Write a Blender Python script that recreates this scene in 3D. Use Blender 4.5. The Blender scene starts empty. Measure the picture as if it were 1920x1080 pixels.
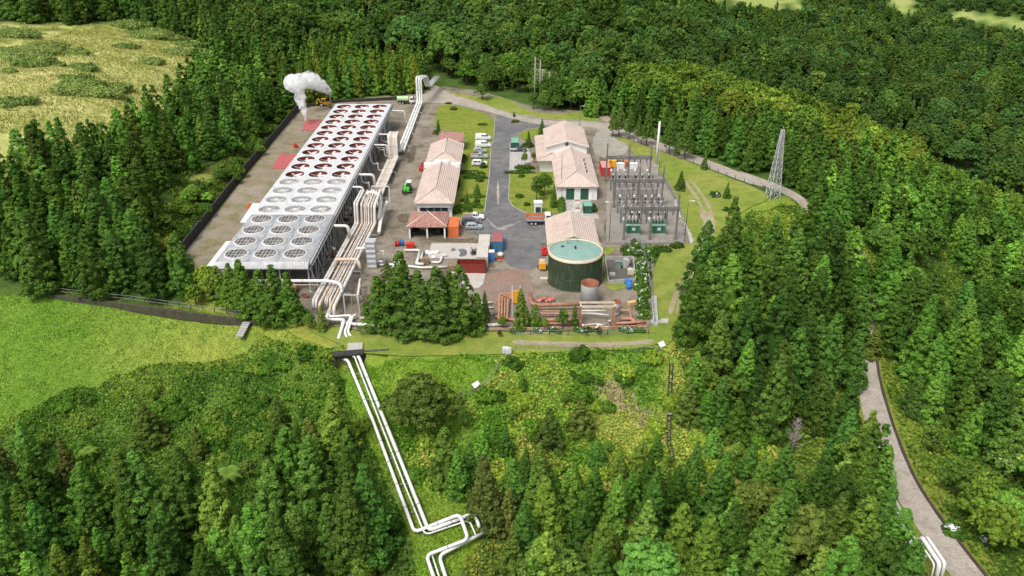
import bpy, bmesh, math, random
import numpy as np
from mathutils import Vector, Matrix
R = math.radians
random.seed(7); RNG = np.random.default_rng(11)
SC = bpy.context.scene
COL = SC.collection
# ------------------------------------------------------------------ camera, sky, sun, exposure
PITCH, FPX, CAMZ = 27.3, 1500.0, 76.0
cam_data = bpy.data.cameras.new("camera"); cam = bpy.data.objects.new("camera", cam_data); COL.objects.link(cam)
cam.location = (0, 0, CAMZ); cam.rotation_euler = (R(90 - PITCH), 0, 0)
cam_data.sensor_width = 36.0; cam_data.lens = FPX / 1920 * 36.0; cam_data.clip_end = 5000; cam_data.clip_start = 0.5
SC.camera = cam
W = bpy.data.worlds.new("World"); SC.world = W; W.use_nodes = True
wn = W.node_tree.nodes; wl = W.node_tree.links
for n in list(wn): wn.remove(n)
sky = wn.new('ShaderNodeTexSky'); sky.sky_type = 'NISHITA'; sky.sun_disc = False
SUN_EL, SUN_AZ = 58.0, 215.0
sky.sun_elevation = R(SUN_EL); sky.sun_rotation = R(SUN_AZ); sky.air_density = 1.0; sky.dust_density = 4.0
hsv = wn.new('ShaderNodeHueSaturation'); hsv.inputs['Saturation'].default_value = 0.35
bg = wn.new('ShaderNodeBackground'); bg.inputs['Strength'].default_value = 0.15
wo = wn.new('ShaderNodeOutputWorld')
wl.new(sky.outputs[0], hsv.inputs['Color']); wl.new(hsv.outputs[0], bg.inputs[0]); wl.new(bg.outputs[0], wo.inputs[0])
sd = bpy.data.lights.new("sun", 'SUN'); sd.energy = 2.0; sd.angle = R(16); sd.color = (1.0, 0.96, 0.88)
sun = bpy.data.objects.new("sun", sd); COL.objects.link(sun)
# sky sun_rotation is measured clockwise from +Y seen from above
sdir = Vector((math.sin(R(SUN_AZ)) * math.cos(R(SUN_EL)), math.cos(R(SUN_AZ)) * math.cos(R(SUN_EL)), math.sin(R(SUN_EL))))
sun.rotation_euler = sdir.to_track_quat('Z', 'Y').to_euler()
SC.view_settings.view_transform = 'Standard'; SC.view_settings.look = 'None'
SC.view_settings.exposure = 0.44; SC.view_settings.gamma = 1.0
SC.cycles.use_denoising = True
SC.cycles.max_bounces = 12; SC.cycles.diffuse_bounces = 3; SC.cycles.transparent_max_bounces = 8
SC.cycles.volume_bounces = 12; SC.cycles.volume_step_rate = 1.0

# ------------------------------------------------------------------ photo <-> ground geometry
CP, SP = math.cos(R(PITCH)), math.sin(R(PITCH))
def G(px, py, z=0.0):
    x = (px - 960) / FPX; v = -(py - 540) / FPX
    t = (z - CAMZ) / (-SP + v * CP)
    return Vector((x * t, t * (CP + v * SP), z))
def proj(x, y, z):
    dz = z - CAMZ
    d = y * CP - dz * SP
    return 960 + FPX * x / d, 540 - FPX * (y * SP + dz * CP) / d, d
def z3(u, v): return 740 + u / 6, 150 + v / 6
def z4(u, v): return 740 + u / 6, 320 + v / 6
def z5(u, v): return 980 + u / 6, 200 + v / 6
def z6(u, v): return 980 + u / 6, 370 + v / 6
def z7(u, v): return 660 + u / 5.3333, 440 + v / 5.3333
def z8(u, v): return 900 + u / 5.3333, 480 + v / 5.3333
def P(zf, u, v, z=0.0): return G(*zf(u, v), z)

def inpoly(px, py, poly):
    px = np.asarray(px, float); py = np.asarray(py, float)
    inside = np.zeros(px.shape, bool); n = len(poly); j = n - 1
    for i in range(n):
        xi, yi = poly[i]; xj, yj = poly[j]
        c = ((yi > py) != (yj > py)) & (px < (xj - xi) * (py - yi) / ((yj - yi) if yj != yi else 1e-9) + xi)
        inside ^= c; j = i
    return inside
def polydist(px, py, poly):
    px = np.asarray(px, float); py = np.asarray(py, float); d = np.full(px.shape, 1e9)
    n = len(poly)
    for i in range(n):
        x1, y1 = poly[i]; x2, y2 = poly[(i + 1) % n]
        dx, dy = x2 - x1, y2 - y1; L = dx * dx + dy * dy + 1e-9
        t = np.clip(((px - x1) * dx + (py - y1) * dy) / L, 0, 1)
        d = np.minimum(d, np.hypot(px - x1 - t * dx, py - y1 - t * dy))
    return d
def linedist(px, py, pts):
    px = np.asarray(px, float); py = np.asarray(py, float); d = np.full(px.shape, 1e9)
    for (x1, y1), (x2, y2) in zip(pts[:-1], pts[1:]):
        dx, dy = x2 - x1, y2 - y1; L = dx * dx + dy * dy + 1e-9
        t = np.clip(((px - x1) * dx + (py - y1) * dy) / L, 0, 1)
        d = np.minimum(d, np.hypot(px - x1 - t * dx, py - y1 - t * dy))
    return d
# cheap smooth value noise on the ground plane
_nt = RNG.random((64, 64))
def vnoise(x, y, s):
    x = np.asarray(x, float) / s; y = np.asarray(y, float) / s
    xi = np.floor(x).astype(int); yi = np.floor(y).astype(int); fx = x - xi; fy = y - yi
    fx = fx * fx * (3 - 2 * fx); fy = fy * fy * (3 - 2 * fy)
    g = lambda a, b: _nt[a % 64, b % 64]
    return (g(xi, yi) * (1 - fx) + g(xi + 1, yi) * fx) * (1 - fy) + (g(xi, yi + 1) * (1 - fx) + g(xi + 1, yi + 1) * fx) * fy

PLATFORM_PX = [(558, 204), (640, 172), (760, 150), (850, 152), (1000, 180), (1130, 196), (1180, 225), (1300, 278), (1400, 322), (1446, 350),
               (1470, 372), (1400, 395), (1350, 440), (1310, 500), (1275, 570), (1262, 652), (950, 664), (700, 672), (620, 642), (560, 612), (420, 548), (338, 480)]
PLATFORM = [tuple(G(*p)[:2]) for p in PLATFORM_PX]
ROAD_PX = [(1130, 222, 0), (1200, 246, 0), (1300, 290, 0), (1380, 324, 0), (1460, 360, -1.2), (1560, 425, -4.5), (1610, 490, -8), (1625, 560, -10), (1618, 640, -11), (1622, 700, -11),
           (1648, 800, -10.5), (1690, 910, -9.5), (1760, 1010, -8.5), (1830, 1100, -8), (1940, 1240, -7)]
ROAD = [G(*p) for p in ROAD_PX]
ctl = []
for p in [(100, 250, 13), (200, 100, 18), (20, 60, 22), (330, 90, 14), (10, 180, 17), (0, 330, 11), (60, 550, 0), (300, 575, -.5), (450, 592, -1), (0, 600, -3), (100, 700, -7),
          (0, 800, -11), (300, 680, -6), (500, 640, -3), (0, 1080, -18), (300, 1080, -17), (600, 1080, -14), (300, 850, -14), (0, 930, -16), (650, 682, -2.2), (700, 790, -6.2), (790, 1000, -11),
          (840, 1080, -12.5), (950, 685, -2.5), (1000, 800, -8), (1100, 900, -13), (1250, 700, -4), (1250, 850, -11), (1100, 1080, -17), (1400, 1080, -15), (1400, 500, -3.5), (1450, 650, -8),
          (1400, 800, -10), (1600, 1080, -11), (1900, 900, -13), (1800, 600, -20), (1900, 600, -28), (1900, 450, -34), (1750, 430, -14), (1900, 1080, -10), (1600, 340, -3), (1700, 380, -8),
          (1450, 300, 0), (1300, 230, 1), (1180, 180, 1), (1000, 150, 1), (900, 140, 2), (900, 50, 10), (560, 30, 15), (650, 120, 5), (1150, 60, 8), (1300, 60, 2)]:
    ctl.append(tuple(G(*p)))
for p in ROAD: ctl.append(tuple(p))
for y in (165, 200, 240, 290): ctl.append((-80, y, 1.5)); ctl.append((-100, y, 6 if y > 190 else 3))
ctl += [(150, 330, -42), (220, 400, -42), (300, 450, -40), (110, 330, -22), (90, 300, -6), (200, 560, -18), (300, 600, -16), (100, 480, -12), (60, 420, -2), (100, 600, 6), (260, 700, 2),
        (0, 520, 26), (0, 700, 60), (-200, 500, 40), (-200, 400, 26), (-300, 300, 26), (-400, 500, 60), (-300, 750, 80), (200, 800, 30), (420, 800, 40), (420, 500, -10), (-300, 100, -8),
        (0, 20, -22), (-150, 20, -24), (200, 30, -14), (250, 150, -34), (400, 200, -30), (-400, 0, -15), (450, 0, -20), (0, 950, 110), (-400, 950, 120), (450, 950, 80)]
ctl = np.array(ctl, float)
def _tps(d2): return np.where(d2 > 1e-9, d2 * np.log(d2 + 1e-12), 0.0)
_cx = ctl[:, :2] / 100.0; _n = len(ctl)
_K = _tps(((_cx[:, None, :] - _cx[None]) ** 2).sum(-1)) + np.eye(_n) * 0.02
_Pm = np.hstack([np.ones((_n, 1)), _cx])
_A = np.zeros((_n + 3, _n + 3)); _A[:_n, :_n] = _K; _A[:_n, _n:] = _Pm; _A[_n:, :_n] = _Pm.T
_w = np.linalg.solve(_A, np.concatenate([ctl[:, 2], np.zeros(3)]))
_road_xy = [tuple(p[:2]) for p in ROAD]
def _road_z(x, y):
    best = np.full(x.shape, 1e9); zz = np.zeros(x.shape)
    for a, b in zip(ROAD[:-1], ROAD[1:]):
        dx, dy = b.x - a.x, b.y - a.y; L = dx * dx + dy * dy
        t = np.clip(((x - a.x) * dx + (y - a.y) * dy) / L, 0, 1)
        d = np.hypot(x - a.x - t * dx, y - a.y - t * dy); m = d < best
        best = np.where(m, d, best); zz = np.where(m, a.z + (b.z - a.z) * t, zz)
    return best, zz
def H(x, y):
    x = np.atleast_1d(np.asarray(x, float)); y = np.atleast_1d(np.asarray(y, float))
    q = np.stack([x, y], -1) / 100.0
    out = np.empty(len(x))
    for s in range(0, len(x), 20000):
        qq = q[s:s + 20000]
        out[s:s + 20000] = _tps(((qq[:, None, :] - _cx[None]) ** 2).sum(-1)) @ _w[:_n] + _w[_n] + qq @ _w[_n + 1:]
    out += (vnoise(x, y, 9) - .5) * 1.2 + (vnoise(x + 31, y, 3.1) - .5) * .35
    d, rz = _road_z(x, y)
    m = np.clip((d - 3.2) / 7.0, 0, 1); m = m * m * (3 - 2 * m)
    out = rz * (1 - m) + out * m
    ins = inpoly(x, y, PLATFORM); pd = polydist(x, y, PLATFORM)
    m = np.where(ins, 0.0, np.clip((pd - 0.3) / 9.0, 0, 1)); m = m * m * (3 - 2 * m)
    out = out * m - 0.12 * (1 - m)
    # trench cut in front of the culvert headwall
    cx = np.clip((x + 32.2) / .8, 0, 1) * np.clip((-22.3 - x) / .8, 0, 1); cy = np.clip((121.1 + (x + 29) * .14 + np.where(x < -26.4, 1.6, 0) - y) / .7, 0, 1) * np.clip((y - 110) / 7.5, 0, 1)
    tgt = np.where(x < -26.6, -3.0, -1.9)
    out = np.where(cx * cy > 0, np.minimum(out, out + (tgt - out) * cx * cy), out)
    return out
def h1(x, y): return float(H([x], [y])[0])
def GT(px, py, dz=0.0):
    """ground point seen at a photo position"""
    o = Vector((0, 0, CAMZ)); g = G(px, py, -60) - o
    ts = np.linspace(0.25, 1.0, 400) if True else None
    d = (G(px, py, 0) - o) if (-SP - (py - 540) / FPX * CP) < 0 else Vector((0, 1, 0))
    d = d.normalized(); s = np.linspace(70, 1200, 2800)
    z = o.z + d.z * s; hz = H(d.x * s, d.y * s)
    k = np.argmax(z < hz)
    return Vector((d.x * s[k], d.y * s[k], hz[k] + dz))

# ------------------------------------------------------------------ materials
def new_mat(name):
    m = bpy.data.materials.new(name); m.use_nodes = True
    nt = m.node_tree
    for n in list(nt.nodes): nt.nodes.remove(n)
    out = nt.nodes.new('ShaderNodeOutputMaterial')
    return m, nt, out
def N(nt, t, **kw):
    n = nt.nodes.new(t)
    for k, v in kw.items():
        if k in n.inputs.keys(): n.inputs[k].default_value = v
        else: setattr(n, k, v)
    return n
def mat(name, col, rough=.6, metal=0., var=.12, scale=.6, stain=None, stain_amt=.35, stain_scale=.25, bump=0., streak=False, spec=.4, stripes=None):
    """painted / weathered surface: base colour, fine mottling, stains, optional corrugation stripes=(axis, period)"""
    m, nt, out = new_mat(name); L = nt.links
    b = N(nt, 'ShaderNodeBsdfPrincipled'); b.inputs['Roughness'].default_value = rough; b.inputs['Metallic'].default_value = metal
    b.inputs['Specular IOR Level'].default_value = spec
    tc = N(nt, 'ShaderNodeNewGeometry')
    no = N(nt, 'ShaderNodeTexNoise', Scale=scale, Detail=6.0, Roughness=.65); L.new(tc.outputs['Position'], no.inputs['Vector'])
    mr = N(nt, 'ShaderNodeMapRange'); mr.inputs[1].default_value = .3; mr.inputs[2].default_value = .7
    mr.inputs[3].default_value = 1 - var; mr.inputs[4].default_value = 1 + var; L.new(no.outputs[0], mr.inputs[0])
    mul = N(nt, 'ShaderNodeMixRGB', blend_type='MULTIPLY'); mul.inputs[0].default_value = 1; mul.inputs[1].default_value = (*col, 1)
    L.new(mr.outputs[0], mul.inputs[2]); last = mul.outputs[0]
    if stain is not None:
        n2 = N(nt, 'ShaderNodeTexNoise', Scale=stain_scale, Detail=8.0, Roughness=.7)
        if streak:
            mp = N(nt, 'ShaderNodeMapping'); mp.inputs['Scale'].default_value = (3, 3, .35); L.new(tc.outputs['Position'], mp.inputs[0]); L.new(mp.outputs[0], n2.inputs['Vector'])
        else: L.new(tc.outputs['Position'], n2.inputs['Vector'])
        r2 = N(nt, 'ShaderNodeMapRange'); r2.inputs[1].default_value = .48; r2.inputs[2].default_value = .68; r2.inputs[3].default_value = 0; r2.inputs[4].default_value = stain_amt
        L.new(n2.outputs[0], r2.inputs[0])
        mx = N(nt, 'ShaderNodeMixRGB'); L.new(r2.outputs[0], mx.inputs[0]); L.new(last, mx.inputs[1]); mx.inputs[2].default_value = (*stain, 1); last = mx.outputs[0]
    L.new(last, b.inputs['Base Color'])
    hgt = None
    if stripes:
        axis, period, amt = stripes
        sx = N(nt, 'ShaderNodeSeparateXYZ'); L.new(tc.outputs['Position'], sx.inputs[0])
        ma = N(nt, 'ShaderNodeMath', operation='MULTIPLY'); ma.inputs[1].default_value = 2 * math.pi / period; L.new(sx.outputs['XYZ'.index(axis)], ma.inputs[0])
        si = N(nt, 'ShaderNodeMath', operation='SINE'); L.new(ma.outputs[0], si.inputs[0])
        bp = N(nt, 'ShaderNodeBump'); bp.inputs['Strength'].default_value = amt; bp.inputs['Distance'].default_value = period * .25; L.new(si.outputs[0], bp.inputs['Height'])
        hgt = bp
    if bump:
        b2 = N(nt, 'ShaderNodeBump'); b2.inputs['Strength'].default_value = bump; b2.inputs['Distance'].default_value = .15; L.new(no.outputs[0], b2.inputs['Height'])
        if hgt: L.new(hgt.outputs[0], b2.inputs['Normal'])
        hgt = b2
    if hgt: L.new(hgt.outputs[0], b.inputs['Normal'])
    L.new(b.outputs[0], out.inputs[0]); return m
def ground_mat(name, cols, scales=(.05, .35, 2.5), rough=.9, bump=.35):
    """three-tone patchy ground: cols = base, patch, speck"""
    m, nt, out = new_mat(name); L = nt.links
    b = N(nt, 'ShaderNodeBsdfPrincipled'); b.inputs['Roughness'].default_value = rough; b.inputs['Specular IOR Level'].default_value = .2
    g = N(nt, 'ShaderNodeNewGeometry')
    last = None
    ns = [N(nt, 'ShaderNodeTexNoise', Scale=s, Detail=9.0, Roughness=.68) for s in scales]
    for n in ns: L.new(g.outputs['Position'], n.inputs['Vector'])
    mix = N(nt, 'ShaderNodeMixRGB'); mix.inputs[1].default_value = (*cols[0], 1); mix.inputs[2].default_value = (*cols[1], 1)
    r = N(nt, 'ShaderNodeMapRange'); r.inputs[1].default_value = .38; r.inputs[2].default_value = .62; L.new(ns[0].outputs[0], r.inputs[0]); L.new(r.outputs[0], mix.inputs[0])
    mix2 = N(nt, 'ShaderNodeMixRGB'); L.new(mix.outputs[0], mix2.inputs[1]); mix2.inputs[2].default_value = (*cols[2], 1)
    r = N(nt, 'ShaderNodeMapRange'); r.inputs[1].default_value = .45; r.inputs[2].default_value = .7; L.new(ns[1].outputs[0], r.inputs[0]); L.new(r.outputs[0], mix2.inputs[0])
    mul = N(nt, 'ShaderNodeMixRGB', blend_type='MULTIPLY'); mul.inputs[0].default_value = 1; L.new(mix2.outputs[0], mul.inputs[1])
    r = N(nt, 'ShaderNodeMapRange'); r.inputs[1].default_value = .3; r.inputs[2].default_value = .7; r.inputs[3].default_value = .72; r.inputs[4].default_value = 1.28; L.new(ns[2].outputs[0], r.inputs[0]); L.new(r.outputs[0], mul.inputs[2])
    L.new(mul.outputs[0], b.inputs['Base Color'])
    bp = N(nt, 'ShaderNodeBump'); bp.inputs['Strength'].default_value = bump; bp.inputs['Distance'].default_value = .25; L.new(ns[2].outputs[0], bp.inputs['Height']); L.new(bp.outputs[0], b.inputs['Normal'])
    L.new(b.outputs[0], out.inputs[0]); return m
def foliage_mat(name, use_object=True, col=None, transl=.25):
    m, nt, out = new_mat(name); L = nt.links
    if col is not None:
        base = N(nt, 'ShaderNodeRGB'); base.outputs[0].default_value = (*col, 1); bo = base.outputs[0]
    elif use_object: bo = N(nt, 'ShaderNodeObjectInfo').outputs['Color']
    else: bo = N(nt, 'ShaderNodeAttribute', attribute_name='treecol').outputs['Color']
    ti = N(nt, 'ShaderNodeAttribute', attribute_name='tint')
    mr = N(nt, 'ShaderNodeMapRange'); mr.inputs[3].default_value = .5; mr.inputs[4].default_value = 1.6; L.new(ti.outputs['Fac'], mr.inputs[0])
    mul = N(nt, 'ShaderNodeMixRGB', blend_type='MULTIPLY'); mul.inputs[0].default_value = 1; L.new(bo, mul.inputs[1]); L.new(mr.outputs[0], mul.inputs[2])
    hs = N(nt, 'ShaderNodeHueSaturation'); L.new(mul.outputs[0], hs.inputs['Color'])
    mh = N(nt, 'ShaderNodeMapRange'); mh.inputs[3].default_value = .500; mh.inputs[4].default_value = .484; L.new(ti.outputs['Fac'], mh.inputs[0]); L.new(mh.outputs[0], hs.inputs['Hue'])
    d = N(nt, 'ShaderNodeBsdfDiffuse'); t = N(nt, 'ShaderNodeBsdfTranslucent'); L.new(hs.outputs[0], d.inputs[0]); L.new(hs.outputs[0], t.inputs[0])
    mx = N(nt, 'ShaderNodeMixShader'); mx.inputs[0].default_value = transl; L.new(d.outputs[0], mx.inputs[1]); L.new(t.outputs[0], mx.inputs[2])
    L.new(mx.outputs[0], out.inputs[0]); return m

M = {}
M['white'] = mat('white_paint', (.68, .68, .665), .45, var=.05, stain=(.45, .42, .38), stain_amt=.4, stain_scale=.5)
M['pipe'] = mat('white_pipe_cladding', (.60, .585, .555), .4, var=.06, stain=(.42, .3, .2), stain_amt=.5, stain_scale=.35)
M['pipe_tan'] = mat('stained_pipe_cladding', (.53, .44, .35), .5, var=.1, stain=(.4, .24, .14), stain_amt=.6, stain_scale=.5)
M['pipe_clean'] = mat('clean_pipe_cladding', (.66, .66, .655), .35, var=.04, stain=(.5, .5, .46), stain_amt=.25, stain_scale=.6)
M['orange_pipe'] = mat('orange_primer_pipe', (.33, .15, .085), .7, var=.25, stain=(.42, .29, .20), stain_amt=.75, stain_scale=.7)
M['steel'] = mat('galvanised_steel', (.27, .27, .27), .5, .2, var=.12, stain=(.3, .24, .2), stain_amt=.3)
M['steel_pale'] = mat('pale_steel', (.42, .425, .425), .5, .1, var=.1, stain=(.36, .33, .3), stain_amt=.4, stain_scale=.8)
M['dark'] = mat('dark_metal', (.035, .035, .037), .6, .2, var=.3)
M['black'] = mat('black_rubber', (.015, .015, .016), .8)
M['glass'] = mat('window_glass', (.03, .045, .05), .12, var=.1, spec=.6)
M['brownfan'] = mat('red_brown_fan_stack', (.17, .034, .028), .65, var=.2, stain=(.07, .02, .018), stain_amt=.6, stain_scale=.7)
M['blade'] = mat('pale_fan_blade', (.68, .60, .56), .5, var=.1, stain=(.4, .2, .15), stain_amt=.4, stain_scale=1.2)
M['deck_white'] = mat('white_fan_deck', (.53, .535, .54), .5, var=.08, stain=(.36, .36, .36), stain_amt=.5, stain_scale=.35, bump=.1)
M['deck_grey'] = mat('grey_fan_deck', (.345, .35, .36), .5, .1, var=.2, stain=(.20, .20, .21), stain_amt=.6, stain_scale=.8)
M['roof_pink'] = mat('pale_pink_roof_tiles', (.53, .42, .36), .8, var=.10, scale=1.6, stain=(.36, .26, .21), stain_amt=.6, stain_scale=.3, stripes=('X', .45, .6), bump=.25)
M['roof_red'] = mat('weathered_red_roof_tiles', (.32, .15, .12), .85, var=.4, scale=2.2, stain=(.42, .36, .33), stain_amt=.55, stain_scale=1.3, bump=.5, stripes=('X', .4, .6))
M['awning'] = mat('faded_red_sheet_roof', (.38, .085, .085), .55, var=.08, stain=(.35, .09, .08), stain_amt=.4, stripes=('X', .35, .35))
M['wall'] = mat('white_render', (.70, .69, .67), .8, var=.05, stain=(.5, .47, .42), stain_amt=.35, stain_scale=.5, streak=True)
M['concrete'] = mat('grey_concrete', (.36, .35, .33), .85, var=.2, scale=1.5, stain=(.2, .19, .17), stain_amt=.5, bump=.2)
M['concrete_pale'] = mat('pale_concrete', (.40, .375, .34), .85, var=.12, scale=.8, stain=(.36, .31, .27), stain_amt=.5, stain_scale=.18)
M['darkwall'] = mat('dark_mossy_wall', (.030, .028, .026), .9, var=.4, scale=1.4, stain=(.09, .085, .07), stain_amt=.6, stain_scale=.6, streak=True)
M['post'] = mat('weathered_concrete_post', (.15, .135, .12), .85, var=.25, scale=1.5)
M['lattice'] = mat('weathered_grey_lattice', (.16, .15, .14), .7, .2, var=.2)
M['tank_green'] = mat('dark_green_tank', (.028, .052, .026), .5, var=.15, stain=(.11, .12, .065), stain_amt=.75, stain_scale=1.1, streak=True)
M['tank_top'] = mat('teal_tank_roof', (.175, .30, .265), .6, var=.1, stain=(.25, .31, .25), stain_amt=.6, stain_scale=.45)
M['cream'] = mat('cream_band', (.54, .49, .36), .5, var=.06, stain=(.42, .36, .24), stain_amt=.4)
M['rust'] = mat('rusty_metal', (.19, .065, .035), .85, var=.35, scale=1.2, stain=(.30, .13, .07), stain_amt=.6)
M['greybox'] = mat('grey_painted_steel', (.48, .48, .48), .55, var=.1, stain=(.3, .27, .24), stain_amt=.5, stain_scale=.8, streak=True)
def paint(name, c, **k):
    a = dict(rough=.4, var=.06, stain=tuple(x * .45 + .02 for x in c), stain_amt=.3, stain_scale=.8); a.update(k); return mat(name, c, **a)
M['c_orange'] = paint('orange_container_paint', (.62, .15, .045), stripes=('Y', .28, .5)); M['c_blue'] = paint('blue_container_paint', (.045, .16, .30), stripes=('X', .28, .5))
M['c_redroof'] = paint('rusty_red_container_roof', (.33, .10, .085), stripes=('Y', .28, .5)); M['c_cream'] = paint('weathered_cream_container_paint', (.50, .47, .41), stain=(.33, .29, .24), stain_amt=.6, stripes=('Y', .28, .4))
M['c_maroon'] = paint('dark_red_container_paint', (.22, .03, .022), stripes=('X', .28, .5)); M['c_red'] = paint('red_container_paint', (.50, .05, .04), stripes=('X', .28, .4)); M['c_salmon'] = paint('faded_salmon_container_roof', (.58, .24, .20))
M['red'] = paint('red_paint', (.50, .025, .02)); M['blue'] = paint('blue_plastic', (.03, .17, .50)); M['dkgreen'] = paint('dark_green_paint', (.015, .085, .05)); M['teal'] = paint('pale_green_roof_paint', (.16, .36, .26))
M['lime'] = paint('bright_green_machine_paint', (.06, .50, .04)); M['yellow'] = paint('yellow_machine_paint', (.66, .33, .015)); M['amber'] = paint('amber_machine_paint', (.72, .31, .02)); M['ltgreen'] = paint('pale_green_tanker_paint', (.38, .52, .27))
M['carwhite'] = mat('white_car_paint', (.66, .66, .66), .25, var=.03, spec=.5); M['carsilver'] = mat('silver_car_paint', (.42, .44, .46), .3, .4, var=.04, spec=.5); M['cardark'] = mat('dark_grey_car_paint', (.07, .075, .08), .3, var=.05, spec=.5)
M['txgreen'] = paint('transformer_green', (.05, .16, .10)); M['mint'] = paint('pale_mint_transformer_cover', (.45, .58, .50)); M['porcelain'] = mat('grey_porcelain', (.50, .49, .47), .35, var=.15); M['brownins'] = mat('brown_insulator', (.06, .03, .025), .35)
M['wood'] = mat('weathered_wood', (.22, .15, .09), .85, var=.3, scale=2); M['tarp'] = mat('white_tarp', (.58, .57, .55), .6, var=.08); M['boulder'] = mat('pale_boulder', (.40, .38, .35), .9, var=.3, scale=1.5, bump=.5)
M['bark'] = mat('tree_bark', (.075, .052, .038), .95, var=.3, scale=3); M['greybark'] = mat('grey_dead_wood', (.27, .24, .215), .95, var=.3, scale=3)
M['asphalt'] = ground_mat('worn_asphalt', ((.115, .115, .118), (.17, .165, .16), (.085, .085, .088)), (.09, .35, 3.0), .85, .15)
M['lane'] = ground_mat('pale_lane_tarmac', ((.30, .265, .22), (.36, .32, .275), (.235, .20, .16)), (.1, .5, 3.0), .9, .15)
M['dirt'] = ground_mat('yard_gravel', ((.195, .165, .122), (.25, .22, .175), (.085, .068, .045)), (.05, .16, 1.8), .95, .35)
M['dirt_side'] = ground_mat('mossy_gravel', ((.225, .185, .135), (.275, .235, .185), (.13, .125, .035)), (.06, .22, 2.2), .95, .4)
M['dirt_dark'] = ground_mat('damp_dark_gravel', ((.115, .092, .062), (.16, .13, .095), (.07, .058, .036)), (.12, .35, 2.2), .95, .35)
M['dirt_red'] = ground_mat('reddish_dirt', ((.22, .17, .14), (.26, .15, .11), (.17, .135, .11)), (.08, .3, 2.0), .95, .3)
M['gravel_grey'] = ground_mat('substation_gravel', ((.22, .205, .185), (.28, .25, .22), (.17, .155, .13)), (.1, .4, 3.5), .95, .5)
M['lawn'] = ground_mat('yellow_green_lawn', ((.145, .195, .021), (.205, .22, .034), (.085, .135, .015)), (.10, .5, 2.5), .95, .5)
M['verge'] = ground_mat('dry_green_verge', ((.165, .215, .030), (.235, .245, .055), (.10, .165, .02)), (.06, .3, 2.4), .95, .5)
M['paving'] = ground_mat('pale_block_paving', ((.36, .34, .32), (.42, .40, .38), (.24, .22, .20)), (.2, 1.2, 4.0), .9, .3)
M['track'] = ground_mat('bare_earth_track', ((.27, .22, .15), (.33, .28, .20), (.22, .20, .08)), (.1, .5, 2.5), .95, .4)
M['pads'] = foliage_mat('foliage_object', True); M['padstuff'] = foliage_mat('foliage_mass', False)

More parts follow.
